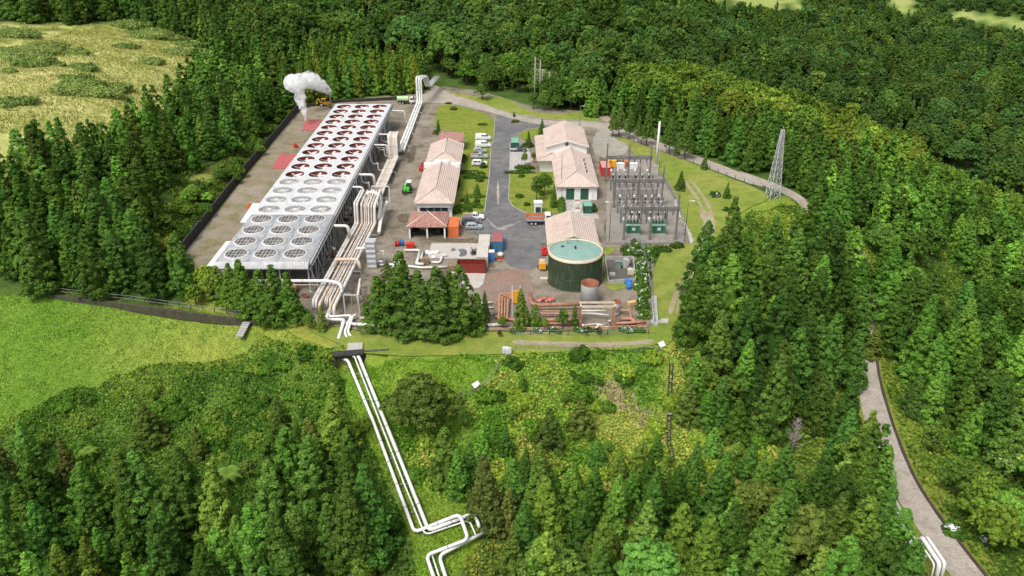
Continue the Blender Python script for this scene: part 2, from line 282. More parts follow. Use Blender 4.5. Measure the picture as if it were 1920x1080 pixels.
# ------------------------------------------------------------------ mesh builder
class MB:
    def __init__(s): s.v = []; s.f = []; s.m = []; s.sm = []
    def add(s, vs, fs, mi=0, smooth=False):
        o = len(s.v); s.v += [tuple(v) for v in vs]
        for f in fs: s.f.append(tuple(i + o for i in f)); s.m.append(mi); s.sm.append(smooth)
        return s
    def box(s, c, d, rz=0., mi=0, taper=1.0, rot=None):
        hx, hy, hz = d[0] / 2, d[1] / 2, d[2] / 2
        vs = [Vector((x * hx * (taper if z > 0 else 1), y * hy * (taper if z > 0 else 1), z * hz)) for z in (-1, 1) for x, y in ((-1, -1), (1, -1), (1, 1), (-1, 1))]
        Rm = rot if rot is not None else Matrix.Rotation(rz, 3, 'Z')
        c = Vector(c)
        return s.add([Rm @ v + c for v in vs], [(0, 3, 2, 1), (4, 5, 6, 7), (0, 1, 5, 4), (1, 2, 6, 5), (2, 3, 7, 6), (3, 0, 4, 7)], mi)
    def bar(s, a, b, w, h=None, mi=0):
        a = Vector(a); b = Vector(b); d = b - a; h = h or w
        q = d.to_track_quat('Z', 'Y').to_matrix()
        return s.box((a + b) / 2, (w, h, d.length), mi=mi, rot=q)
    def ring(s, c, r, z, n, ax=None):
        return [Vector((c[0] + r * math.cos(2 * math.pi * i / n), c[1] + r * math.sin(2 * math.pi * i / n), z)) for i in range(n)]
    def lathe(s, c, prof, n=16, mi=0, cap=(True, True), smooth=True):
        """prof = list of (radius, z)"""
        o = len(s.v); k = len(prof)
        vs = []
        for r, z in prof: vs += s.ring(c, r, c[2] + z, n)
        fs = [(i * n + j, i * n + (j + 1) % n, (i + 1) * n + (j + 1) % n, (i + 1) * n + j) for i in range(k - 1) for j in range(n)]
        s.add(vs, fs, mi, smooth)
        cf = []
        if cap[0]: cf.append(tuple(o + j for j in reversed(range(n))))
        if cap[1]: cf.append(tuple(o + (k - 1) * n + j for j in range(n)))
        for f in cf: s.f.append(f); s.m.append(mi); s.sm.append(False)
        return s
    def tube(s, path, r, n=8, mi=0, fil=0., cap=True, r1=None):
        pts = [Vector(p) for p in path]
        if fil > 0 and len(pts) > 2: pts = fillet(pts, fil)
        o = len(s.v); k = len(pts)
        up = None; vs = []
        for i, p in enumerate(pts):
            t = (pts[min(i + 1, k - 1)] - pts[max(i - 1, 0)]).normalized()
            if up is None:
                up = t.orthogonal().normalized()
            up = (up - t * up.dot(t))
            up = up.normalized() if up.length > 1e-5 else t.orthogonal().normalized()
            sd_ = t.cross(up); rr = r if r1 is None else r + (r1 - r) * i / (k - 1)
            vs += [p + (up * math.cos(2 * math.pi * j / n) + sd_ * math.sin(2 * math.pi * j / n)) * rr for j in range(n)]
        fs = [(i * n + j, i * n + (j + 1) % n, (i + 1) * n + (j + 1) % n, (i + 1) * n + j) for i in range(k - 1) for j in range(n)]
        s.add(vs, fs, mi, n > 5)
        if cap:
            for f in (tuple(o + j for j in reversed(range(n))), tuple(o + (k - 1) * n + j for j in range(n))): s.f.append(f); s.m.append(mi); s.sm.append(False)
        return s
    def prism(s, poly, z0, z1, mi=0):
        n = len(poly)
        A = sum(poly[i][0] * poly[(i + 1) % n][1] - poly[(i + 1) % n][0] * poly[i][1] for i in range(n))
        if A < 0: poly = poly[::-1]
        vs = [(p[0], p[1], z0) for p in poly] + [(p[0], p[1], z1) for p in poly]
        return s.add(vs, [tuple(reversed(range(n))), tuple(range(n, 2 * n))] + [(i, (i + 1) % n, n + (i + 1) % n, n + i) for i in range(n)], mi)
    def profile(s, prof, y0, y1, mi=0, inset=None):
        """side profile in (x, z) extruded along y; inset(x,z)->factor narrows the width"""
        n = len(prof); f = inset or (lambda x, z: 1.0); ym = (y0 + y1) / 2
        vs = [(x, ym + (y0 - ym) * f(x, z), z) for x, z in prof] + [(x, ym + (y1 - ym) * f(x, z), z) for x, z in prof]
        A = sum(prof[i][0] * prof[(i + 1) % n][1] - prof[(i + 1) % n][0] * prof[i][1] for i in range(n))
        idx = list(range(n)) if A > 0 else list(reversed(range(n)))
        fs = [tuple(idx), tuple(n + i for i in reversed(idx))]
        for a in range(n):
            i, j = idx[a], idx[(a + 1) % n]; fs.append((j, i, n + i, n + j))
        return s.add(vs, fs, mi)
    def quad(s, a, b, c, d, mi=0): return s.add([a, b, c, d], [(0, 1, 2, 3)], mi)
    def build(s, name, mats, parent=None, loc=None, bevel=0.):
        me = bpy.data.meshes.new(name)
        me.from_pydata(s.v, [], s.f)
        for m_ in (mats if isinstance(mats, (list, tuple)) else [mats]): me.materials.append(m_)
        me.polygons.foreach_set('material_index', s.m); me.polygons.foreach_set('use_smooth', s.sm)
        me.update()
        o = bpy.data.objects.new(name, me); COL.objects.link(o)
        if parent is not None: o.parent = parent
        if loc is not None: o.location = loc
        if bevel:
            md = o.modifiers.new('edge', 'BEVEL'); md.width = bevel; md.segments = 2; md.limit_method = 'ANGLE'
        return o
def fillet(pts, rad, seg=4):
    out = [pts[0]]
    for a, b, c in zip(pts[:-2], pts[1:-1], pts[2:]):
        u = (a - b); v = (c - b); lu, lv = u.length, v.length
        if lu < 1e-6 or lv < 1e-6: continue
        d = min(rad, lu * .49, lv * .49); p = b + u / lu * d; q = b + v / lv * d
        for i in range(seg + 1):
            t = i / seg; out.append(p * (1 - t) ** 2 + b * 2 * t * (1 - t) + q * t ** 2)
    out.append(pts[-1]); return out
def tag(o, label, cat, group=None, kind=None):
    if label: o['label'] = label
    if cat: o['category'] = cat
    if group: o['group'] = group
    if kind: o['kind'] = kind
    return o
def thing(name, label, cat, loc=(0, 0, 0), rz=0., group=None, kind=None):
    o = bpy.data.objects.new(name, None); COL.objects.link(o); o.location = loc; o.rotation_euler = (0, 0, rz); o.empty_display_size = .5
    return tag(o, label, cat, group, kind)
def structure(o, kind='structure'): o['kind'] = kind; return o
def copy_tree(o, parent=None):
    c = o.copy(); COL.objects.link(c); c.parent = parent
    for ch in list(o.children): copy_tree(ch, c)
    return c
# ------------------------------------------------------------------ terrain
def axis(lo, hi, fine_lo, fine_hi, fine, coarse):
    a = list(np.arange(lo, fine_lo, coarse)) + list(np.arange(fine_lo, fine_hi, fine)) + list(np.arange(fine_hi, hi + coarse, coarse))
    return np.array(a)
xs = axis(-420, 520, -170, 130, 1.0, 9.0); ys = axis(-40, 960, 66, 330, 1.0, 9.0)
XX, YY = np.meshgrid(xs, ys); shp = XX.shape; XF, YF = XX.ravel(), YY.ravel()
ZF = H(XF, YF)
LAWN_PX = [(-140, 530), (60, 553), (250, 572), (480, 602), (600, 640), (650, 690), (560, 655), (490, 655), (400, 690), (320, 700), (230, 712), (120, 745), (0, 805), (-140, 870)]
MEADOW_PX = [(-140, 45), (120, 50), (220, 45), (300, 60), (370, 85), (400, 120), (400, 220), (330, 280), (180, 330), (0, 380), (-140, 420)]
PIPEWAY_PX = [(625, 690), (690, 668), (850, 668), (960, 690), (890, 735), (760, 745), (730, 800), (790, 930), (900, 945), (905, 1000), (860, 1090), (780, 1090), (770, 1010), (705, 860)]
CLEAR_PX = [(345, 343), (425, 291), (444, 298), (398, 342)]
SLOPE_PX = [(640, 690), (700, 660), (960, 668), (1260, 650), (1320, 700), (1440, 800), (1520, 930), (1480, 1020), (1250, 1030), (1000, 1000), (900, 960), (800, 930), (720, 790)]
BRACK_PX = [(640, 670), (560, 655), (490, 655), (400, 690), (320, 700), (120, 745), (0, 805), (-100, 860), (-100, 1050), (300, 1040), (640, 1000), (770, 1000), (760, 860), (700, 760)]
DRY_PX = [(1095, 712), (1150, 722), (1215, 765), (1262, 822), (1245, 838), (1190, 800), (1140, 755)]
VERGE_PX = [(1640, 800), (1660, 800), (1740, 930), (1860, 1060), (1900, 1120), (1830, 1080), (1730, 960)]
FARMEADOWS = [[(1300, -10), (1500, -8), (1505, 18), (1400, 12), (1310, 2)], [(1655, -10), (1720, -10), (1720, 15), (1680, 25)], [(1760, 20), (1830, 40), (1925, 60), (1930, 42), (1830, 22)]]
pxs, pys, dep = proj(XF, YF, ZF)
jx = pxs + (vnoise(XF, YF, 4) - .5) * 26; jy = pys + (vnoise(XF + 50, YF, 4) - .5) * 22
big = vnoise(XF, YF, 17); mid = vnoise(XF + 9, YF + 5, 5); fine = vnoise(XF, YF + 77, 1.7)
def mixc(a, b, t): return np.asarray(a)[None] * (1 - t[:, None]) + np.asarray(b)[None] * t[:, None]
colr = mixc((.040, .080, .014), (.075, .125, .022), mid)
_pd = polydist(XF, YF, PLATFORM); _m = (_pd < 5 + 4 * mid) & (YF < 150)
colr = np.where(_m[:, None], mixc((.15, .20, .022), (.22, .24, .04), mid), colr)
def zone(poly, c):
    global colr
    m = inpoly(jx, jy, poly) & (dep > 0); colr = np.where(m[:, None], c, colr)
zone(MEADOW_PX, mixc((.31, .34, .09), (.46, .44, .18), np.clip(big * .9 + mid * .5 - .2, 0, 1)))
zone(BRACK_PX, mixc((.055, .115, .018), (.10, .17, .03), mid))
zone(SLOPE_PX, mixc((.09, .19, .022), (.16, .25, .035), mid))
zone(LAWN_PX, mixc((.088, .195, .018), (.155, .235, .034), np.clip(big * .8 + mid * .5 - .2, 0, 1)))
near = np.clip((XF + 92) / 30, 0, 1) * (mid * .5 + .5)
m = inpoly(jx, jy, LAWN_PX); colr = np.where(m[:, None], colr * (1 - near[:, None] * .75) + np.array((.25, .26, .05))[None] * near[:, None] * .75, colr)
zone(PIPEWAY_PX, mixc((.11, .22, .02), (.18, .26, .032), mid))
zone(CLEAR_PX, mixc((.20, .24, .045), (.25, .26, .07), mid))
zone([(1325, 440), (1395, 385), (1470, 370), (1530, 425), (1490, 475), (1380, 480), (1320, 520)], mixc((.12, .20, .022), (.20, .25, .035), mid))
zone(DRY_PX, mixc((.27, .21, .13), (.36, .29, .19), mid))
zone(VERGE_PX, mixc((.15, .22, .02), (.20, .23, .03), mid))
for fm in FARMEADOWS: zone(fm, mixc((.20, .29, .06), (.30, .32, .11), mid))
rd, _ = _road_z(XF, YF)
m = (rd < 6.5) & (YF < 200); colr = np.where(m[:, None], mixc((.14, .20, .02), (.20, .20, .04), mid), colr)
ny, nx = shp
idx = np.arange(nx * ny).reshape(ny, nx)
quads = np.stack([idx[:-1, :-1], idx[:-1, 1:], idx[1:, 1:], idx[1:, :-1]], -1).reshape(-1, 4)
def np_mesh(name, V, Q, mats, smooth=False, attrs=None):
    me = bpy.data.meshes.new(name); V = np.asarray(V, np.float32); Q = np.asarray(Q, np.int32); k = Q.shape[1]
    me.vertices.add(len(V)); me.vertices.foreach_set('co', V.ravel())
    me.loops.add(Q.size); me.loops.foreach_set('vertex_index', Q.ravel())
    me.polygons.add(len(Q)); me.polygons.foreach_set('loop_start', np.arange(0, Q.size, k, dtype=np.int32))
    for m_ in mats: me.materials.append(m_)
    if smooth: me.polygons.foreach_set('use_smooth', np.ones(len(Q), bool))
    me.update(calc_edges=True)
    for nm, arr in (attrs or {}).items():
        arr = np.asarray(arr, np.float32)
        if arr.ndim == 1:
            a = me.attributes.new(nm, 'FLOAT', 'POINT'); a.data.foreach_set('value', arr)
        else:
            a = me.attributes.new(nm, 'FLOAT_COLOR', 'POINT'); a.data.foreach_set('color', np.hstack([arr, np.ones((len(arr), 1), np.float32)]).ravel())
    return me
tm, nt, out = new_mat('terrain_cover'); L = nt.links
tb = N(nt, 'ShaderNodeBsdfPrincipled'); tb.inputs['Roughness'].default_value = .95; tb.inputs['Specular IOR Level'].default_value = .15
ta = N(nt, 'ShaderNodeAttribute', attribute_name='cover'); tg = N(nt, 'ShaderNodeNewGeometry')
n1 = N(nt, 'ShaderNodeTexNoise', Scale=.8, Detail=10.0, Roughness=.75); L.new(tg.outputs['Position'], n1.inputs['Vector'])
n2 = N(nt, 'ShaderNodeTexNoise', Scale=4.5, Detail=4.0, Roughness=.7); L.new(tg.outputs['Position'], n2.inputs['Vector'])
r1 = N(nt, 'ShaderNodeMapRange'); r1.inputs[1].default_value = .3; r1.inputs[2].default_value = .7; r1.inputs[3].default_value = .62; r1.inputs[4].default_value = 1.38; L.new(n1.outputs[0], r1.inputs[0])
mm = N(nt, 'ShaderNodeMixRGB', blend_type='MULTIPLY'); mm.inputs[0].default_value = 1; L.new(ta.outputs['Color'], mm.inputs[1]); L.new(r1.outputs[0], mm.inputs[2])
r2 = N(nt, 'ShaderNodeMapRange'); r2.inputs[1].default_value = .3; r2.inputs[2].default_value = .7; r2.inputs[3].default_value = .7; r2.inputs[4].default_value = 1.3; L.new(n2.outputs[0], r2.inputs[0])
m3 = N(nt, 'ShaderNodeMixRGB', blend_type='MULTIPLY'); m3.inputs[0].default_value = 1; L.new(mm.outputs[0], m3.inputs[1]); L.new(r2.outputs[0], m3.inputs[2])
L.new(m3.outputs[0], tb.inputs['Base Color'])
b1 = N(nt, 'ShaderNodeBump'); b1.inputs['Strength'].default_value = .8; b1.inputs['Distance'].default_value = .35; L.new(n1.outputs[0], b1.inputs['Height']); L.new(b1.outputs[0], tb.inputs['Normal'])
L.new(tb.outputs[0], out.inputs[0])
me = np_mesh('terrain', np.stack([XF, YF, ZF], 1), quads, [tm], True, {'cover': colr})
structure(bpy.data.objects.new('terrain', me)); COL.objects.link(bpy.data.objects['terrain'])

# ------------------------------------------------------------------ yard, roads, lawns (sheets)
from mathutils.geometry import tessellate_polygon
def smooth_poly(pts, it=2):
    for _ in range(it):
        q = []
        n = len(pts)
        for i in range(n):
            a = pts[i]; b = pts[(i + 1) % n]; q.append((a[0] * .75 + b[0] * .25, a[1] * .75 + b[1] * .25)); q.append((a[0] * .25 + b[0] * .75, a[1] * .25 + b[1] * .75))
        pts = q
    return pts
_sn = [0]
def sheet(name, px, z, m, it=1, world=False, rough=0.):
    _sn[0] += 1; z += .0011 * _sn[0]
    pts = [tuple(p[:2]) for p in px] if world else [tuple(G(*p)[:2]) for p in px]
    pts = smooth_poly(pts, it)
    if rough:
        q = []
        for i, a in enumerate(pts):
            b = pts[(i + 1) % len(pts)]; d = math.hypot(b[0] - a[0], b[1] - a[1]); k = max(1, int(d / 1.2))
            for j in range(k):
                t = j / k; q.append((a[0] + (b[0] - a[0]) * t + random.uniform(-rough, rough), a[1] + (b[1] - a[1]) * t + random.uniform(-rough, rough)))
        pts = q
    tris = tessellate_polygon([[Vector((p[0], p[1], 0)) for p in pts]])
    mb = MB()
    vs = [(p[0], p[1], z) for p in pts]
    fs = []
    for t in tris:
        a, b, c = [Vector(vs[i]) for i in t]
        fs.append(t if (b - a).cross(c - a).z > 0 else (t[0], t[2], t[1]))
    mb.add(vs, fs)
    return structure(mb.build(name, m))
def kerb(pts, w=.18, h=.12, name='kerb', m=None, z=0.):
    mb = MB()
    for a, b in zip(pts[:-1], pts[1:]):
        a = Vector((a[0], a[1], z + h / 2)); b = Vector((b[0], b[1], z + h / 2))
        mb.bar(a, b, w, h) if False else mb.box((a + b) / 2, ((b - a).length + .02, w, h), math.atan2(b.y - a.y, b.x - a.x))
    return structure(mb.build(name, m or M['concrete']))
YARD = [(560, 206), (620, 190), (760, 176), (830, 162), (900, 170), (1000, 200), (1130, 212), (1190, 240), (1290, 300), (1266, 372), (1292, 455), (1226, 470), (1226, 606), (1210, 618), (690, 622), (600, 606), (540, 590), (400, 530), (342, 478)]
sheet('yard', YARD, 0.0, M['dirt'], 0)
sheet('side_path', [(560, 208), (600, 195), (640, 200), (570, 300), (480, 420), (415, 500), (380, 505), (343, 477)], .02, M['dirt_side'], 1, rough=.4)
sheet('dirt_patch', [z7(*p) for p in [(1370, 380), (1750, 330), (1760, 420), (1900, 700), (1450, 740), (1250, 560), (1300, 480)]], .025, M['dirt_red'], 2, rough=.3)
# access road and apron
ACCESS = [z3(1125, 450), z3(1190, 350), z3(1300, 410), z3(1560, 470), z3(1900, 480), z3(1900, 510), z3(1560, 535), z3(1400, 580), z3(1330, 640), z3(1292, 720), z3(1290, 1080), z4(1275, 320), z4(1320, 405), z4(1480, 478),
          z4(1700, 520), z4(1705, 780), z4(1720, 1000), z4(1500, 1130), z4(1230, 1060), z4(1225, 860), z4(1080, 780), z4(960, 720), z4(760, 690), z4(760, 560), z4(1010, 480), z4(1035, 300), z3(1070, 1020), z3(1085, 800), z3(1128, 640)]
sheet('access_road', ACCESS, .04, M['asphalt'], 1)
LANE_T = [(795, 166), (815, 158), (835, 170), (848, 178), (890, 190), (948, 211), (980, 219), (1000, 224.5), (1057, 227), (1090, 227.5), (1135, 231), (1160, 238), (1230, 264), (1300, 290), (1370, 316), (1440, 346)]
LANE_B = [(1426, 352), (1350, 324), (1295, 303), (1250, 286), (1215, 273), (1175, 260), (1145, 249), (1115, 240.5), (1085, 237), (1030, 236.5), (990, 230), (957, 222), (925, 212), (890, 204), (845, 194), (800, 193), (770, 196), (765, 190), (790, 186)]
sheet('lane', LANE_T + LANE_B, .05, M['lane'], 1)
# descending valley road, draped
def ribbon(name, pts, w, m, dz=.08, step=2.0):
    c = fillet([Vector(p) for p in pts], 14, 8); mb = MB(); vs = []
    q = [c[0]]
    for p in c[1:]:
        while (p - q[-1]).length > step: q.append(q[-1] + (p - q[-1]).normalized() * step)
    q.append(c[-1])
    zz = H([p.x for p in q], [p.y for p in q])
    for i, p in enumerate(q):
        t = (q[min(i + 1, len(q) - 1)] - q[max(i - 1, 0)]); t.z = 0; t.normalize(); s_ = Vector((t.y, -t.x, 0))
        ww = w * (1 + .06 * math.sin(i * .7))
        for k in (-1, -.4, .4, 1):
            pp = p + s_ * (k * ww / 2); vs.append((pp.x, pp.y, max(zz[i], h1(pp.x, pp.y)) + dz))
    fs = [(i * 4 + k, i * 4 + k + 1, i * 4 + k + 5, i * 4 + k + 4) for i in range(len(q) - 1) for k in range(3)]
    fs = [f[::-1] for f in fs]
    mb.add(vs, fs, 0, True)
    return structure(mb.build(name, m)), q
vr, VROAD = ribbon('valley_road', ROAD[3:], 4.4, M['lane'], .10)
# dark drain along the outer edge of the valley road
mb = MB()
for a, b in zip(VROAD[:-1], VROAD[1:]):
    t = b - a; t.z = 0; t.normalize(); s_ = Vector((t.y, -t.x, 0))
    a2 = a - s_ * 2.4; b2 = b - s_ * 2.4
    if a.y < 190:
        a2.z = h1(a2.x, a2.y) + .05; b2.z = h1(b2.x, b2.y) + .05; mb.bar(a2, b2, .5, .28)
structure(mb.build('drain_channel', mat('dark_wet_kerb', (.05, .035, .03), .8, var=.3)))
# lawns
LA = [z3(*p) for p in [(500, 285), (620, 268), (880, 330), (1060, 395), (1122, 460), (1112, 640), (1075, 800), (1062, 1075), (740, 1075), (790, 740), (780, 590), (500, 560), (450, 520), (455, 400)]]
sheet('lawn', LA, .06, M['lawn'], 1)
sheet('lawn', [z4(*p) for p in [(735, 5), (1055, 5), (1030, 300), (1008, 465), (690, 525), (660, 440)]], .06, M['lawn'], 0)
sheet('lawn', [z3(*p) for p in [(1405, 590), (1560, 545), (1745, 530), (1750, 600), (1590, 640), (1480, 700), (1410, 650)]], .06, M['lawn'], 1)
sheet('lawn', [z4(*p) for p in [(1300, 20), (1800, 5), (1870, 490), (1490, 478), (1335, 402), (1285, 320)]], .06, M['lawn'], 0)
sheet('parking_paving', [z3(*p) for p in [(1296, 800), (1500, 770), (1560, 900), (1400, 1030), (1294, 1045)]], .058, M['paving'], 0)
sheet('verge', [z3(*p) for p in [(610, 130), (930, 190), (1230, 190), (1420, 300), (1560, 370), (1900, 380)]] + [z5(700, 50), z5(930, 180), z5(640, 155), z5(300, 145), z5(0, 100)] + [z3(*p) for p in [(1560, 448), (1440, 412), (1250, 362), (900, 242), (640, 165)]], .06, M['verge'], 1)
sheet('verge', [(1150, 255), (1180, 262), (1215, 275), (1250, 288), (1296, 305), (1360, 330), (1426, 356), (1450, 372), (1395, 392), (1345, 440), (1318, 490), (1282, 560), (1262, 648), (1222, 640), (1226, 470), (1292, 455), (1268, 372), (1250, 335), (1205, 300)], .06, M['verge'], 1)
sheet('verge', [(560, 610), (605, 612), (690, 624), (1210, 622), (1240, 602), (1262, 600), (1260, 654), (950, 664), (700, 670), (622, 640)], .06, M['verge'], 1)
sheet('verge', [z6(*p) for p in [(880, 640), (930, 950), (960, 1060), (1240, 1010), (1250, 930), (950, 940), (930, 670), (1100, 560), (900, 560)]], .055, M['verge'], 1)
sheet('earth_track', [z5(*p) for p in [(740, 30), (800, 55), (930, 185), (1040, 215), (1010, 150), (880, 60)]], .07, M['track'], 1)
sheet('gravel_clearing', [z5(*p) for p in [(830, 270), (900, 250), (1010, 305), (1060, 370), (1190, 440), (1180, 540), (840, 590), (770, 450)]], .065, ground_mat('grey_gravel_clearing', ((.27, .25, .22), (.33, .31, .28), (.20, .19, .11)), (.1, .4, 2.5)), 1, rough=.4)
def trackline(pts, w, z=.075):
    pts = fillet([G(*p) for p in pts], 6, 5); L_, R_ = [], []
    for i, p in enumerate(pts):
        t = (pts[min(i + 1, len(pts) - 1)] - pts[max(i - 1, 0)]).normalized(); s_ = Vector((t.y, -t.x, 0))
        ww = w * random.uniform(.6, 1.3); L_.append(p + s_ * ww / 2); R_.append(p - s_ * ww / 2)
    sheet('earth_track', L_ + R_[::-1], z, M['track'], 1, True)
trackline([(1284, 340), (1312, 380), (1325, 410), (1322, 450), (1295, 500), (1270, 540), (1256, 590)], .9)
trackline([(1294, 336), (1324, 376), (1338, 410), (1334, 452), (1307, 505), (1282, 545), (1268, 590)], .9, .077)
trackline([(1318, 395), (1330, 420), (1328, 445)], 2.6, .079)
trackline([(960, 642), (1050, 646), (1150, 648), (1225, 640)], 1.7, .081)
sheet('concrete_slab', [z7(*p) for p in [(755, 240), (795, 88), (1272, 90), (1240, 245)]], .07, M['concrete_pale'], 0)
sheet('concrete_slab', [z7(*p) for p in [(980, 372), (1338, 392), (1310, 500), (1270, 535), (1200, 548), (980, 530)]], .07, M['concrete_pale'], 0)
sheet('stain', [z7(*p) for p in [(1050, 150), (1120, 140), (1155, 170), (1140, 220), (1060, 225), (1090, 180)]], .074, M['asphalt'], 1)
sheet('stain', [z7(*p) for p in [(985, 160), (1010, 130), (1045, 155), (1010, 175)]], .074, M['asphalt'], 0)
sheet('substation_ground', [(1138, 345), (1160, 300), (1222, 296), (1262, 372), (1288, 456), (1136, 458)], .066, M['gravel_grey'], 0)
sheet('forecourt_paving', [z6(*p) for p in [(450, 0), (760, 0), (790, 180), (850, 195), (860, 250), (800, 240), (520, 180), (440, 185)]], .07, M['paving'], 0)
for pts in ([(705, 330), (735, 322), (728, 345), (700, 350)], [(745, 400), (790, 404), (780, 420), (742, 415)], [(760, 300), (772, 270), (782, 275), (775, 310)], [(610, 520), (640, 470), (665, 440), (650, 480), (630, 530)], [(640, 440), (668, 400), (690, 360), (680, 400), (660, 445)], [(700, 300), (712, 250), (730, 215), (725, 260), (712, 305)], [(1130, 430), (1150, 370), (1160, 380), (1145, 455)], [(1120, 300), (1138, 262), (1150, 280), (1136, 345)], [(800, 440), (850, 449), (900, 446), (860, 456), (800, 452)]):
    sheet('stain', pts, .045, M['dirt_dark'], 2, rough=.35)
# pale drift of grit and a faded centre line on the asphalt
sheet('grit', [z4(*p) for p in [(1150, 120), (1172, 120), (1178, 380), (1150, 380)]], .047, M['lane'], 1, rough=.12)
sheet('grit', [z4(*p) for p in [(1000, 500), (1060, 560), (1180, 650), (1260, 620), (1450, 560), (1300, 640), (1200, 690), (1080, 620)]], .047, ground_mat('washed_grit', ((.22, .215, .21), (.27, .26, .25), (.16, .155, .15)), (.3, .8, 3)), 1, rough=.5)
# kerbs
def kp(zf, pts): return [G(*zf(*p)) for p in pts]
kerb(kp(z3, [(1128, 460), (1116, 640), (1080, 800), (1066, 1075)]) + kp(z4, [(1034, 300), (1012, 465)]), z=.04)
kerb(kp(z3, [(1745, 535), (1560, 548), (1403, 592), (1335, 645), (1298, 720), (1293, 1045)]) + kp(z4, [(1280, 320), (1330, 405), (1486, 482)]), z=.04)
kerb(kp(z3, [(640, 160), (900, 240), (1250, 360), (1440, 411), (1560, 446)]) + kp(z5, [(0, 100), (300, 146), (640, 156), (930, 184)]), z=.04)
# ------------------------------------------------------------------ fan decks (air coolers)
def zat(y, py):
    v = -(py - 540) / FPX; t = y / (CP + v * SP); return CAMZ - t * (SP - v * CP)
PY0, DY, DXF, FX0 = 148.4, 6.19, 6.0, -56.3
def deck_cells(mb, rows, zt, r, lip, x0, style):
    n = 32
    for i in rows:
        for k in range(3):
            cx, cy = FX0 + k * DXF - x0[0], PY0 + i * DY - x0[1]; hx, hy = DXF / 2, DY / 2
            if k == 0: xa, xb = -3.3, hx
            elif k == 2: xa, xb = -hx, 3.4
            else: xa, xb = -hx, hx
            vi, vo, vm = [], [], []
            for j in range(n):
                a = 2 * math.pi * (j + .5) / n; c, s = math.cos(a), math.sin(a)
                lx = (xb if c > 0 else -xa) / abs(c) if abs(c) > 1e-6 else 1e9; ly = hy / abs(s) if abs(s) > 1e-6 else 1e9
                q = min(lx, ly); vo.append((cx + c * q, cy + s * q, zt)); vi.append((cx + c * r, cy + s * r, zt + lip)); vm.append((cx + c * (r + .45), cy + s * (r + .45), zt + lip * .9 if lip else zt))
            o = len(mb.v)
            mb.add(vo + vm + vi, [(j, (j + 1) % n, n + (j + 1) % n, n + j) for j in range(n)] + [(n + j, n + (j + 1) % n, 2 * n + (j + 1) % n, 2 * n + j) for j in range(n)])
            # square corners left open by the 32-gon: close them with small triangles
            for sx in (xa, xb):
                for sy in (-hy, hy):
                    pc = Vector((cx + sx, cy + sy, zt)); dd = sorted(range(n), key=lambda j: (Vector(vo[j]) - pc).length)[:2]
                    a_, b_ = sorted(dd); tri = [vo[a_], vo[b_], tuple(pc)]
                    A = Vector(tri[1]) - Vector(tri[0]); B = Vector(tri[2]) - Vector(tri[0])
                    mb.add(tri if A.cross(B).z > 0 else tri[::-1], [(0, 1, 2)])
RF = {'open': 2.4, 'white': 2.3, 'grid': 2.12}
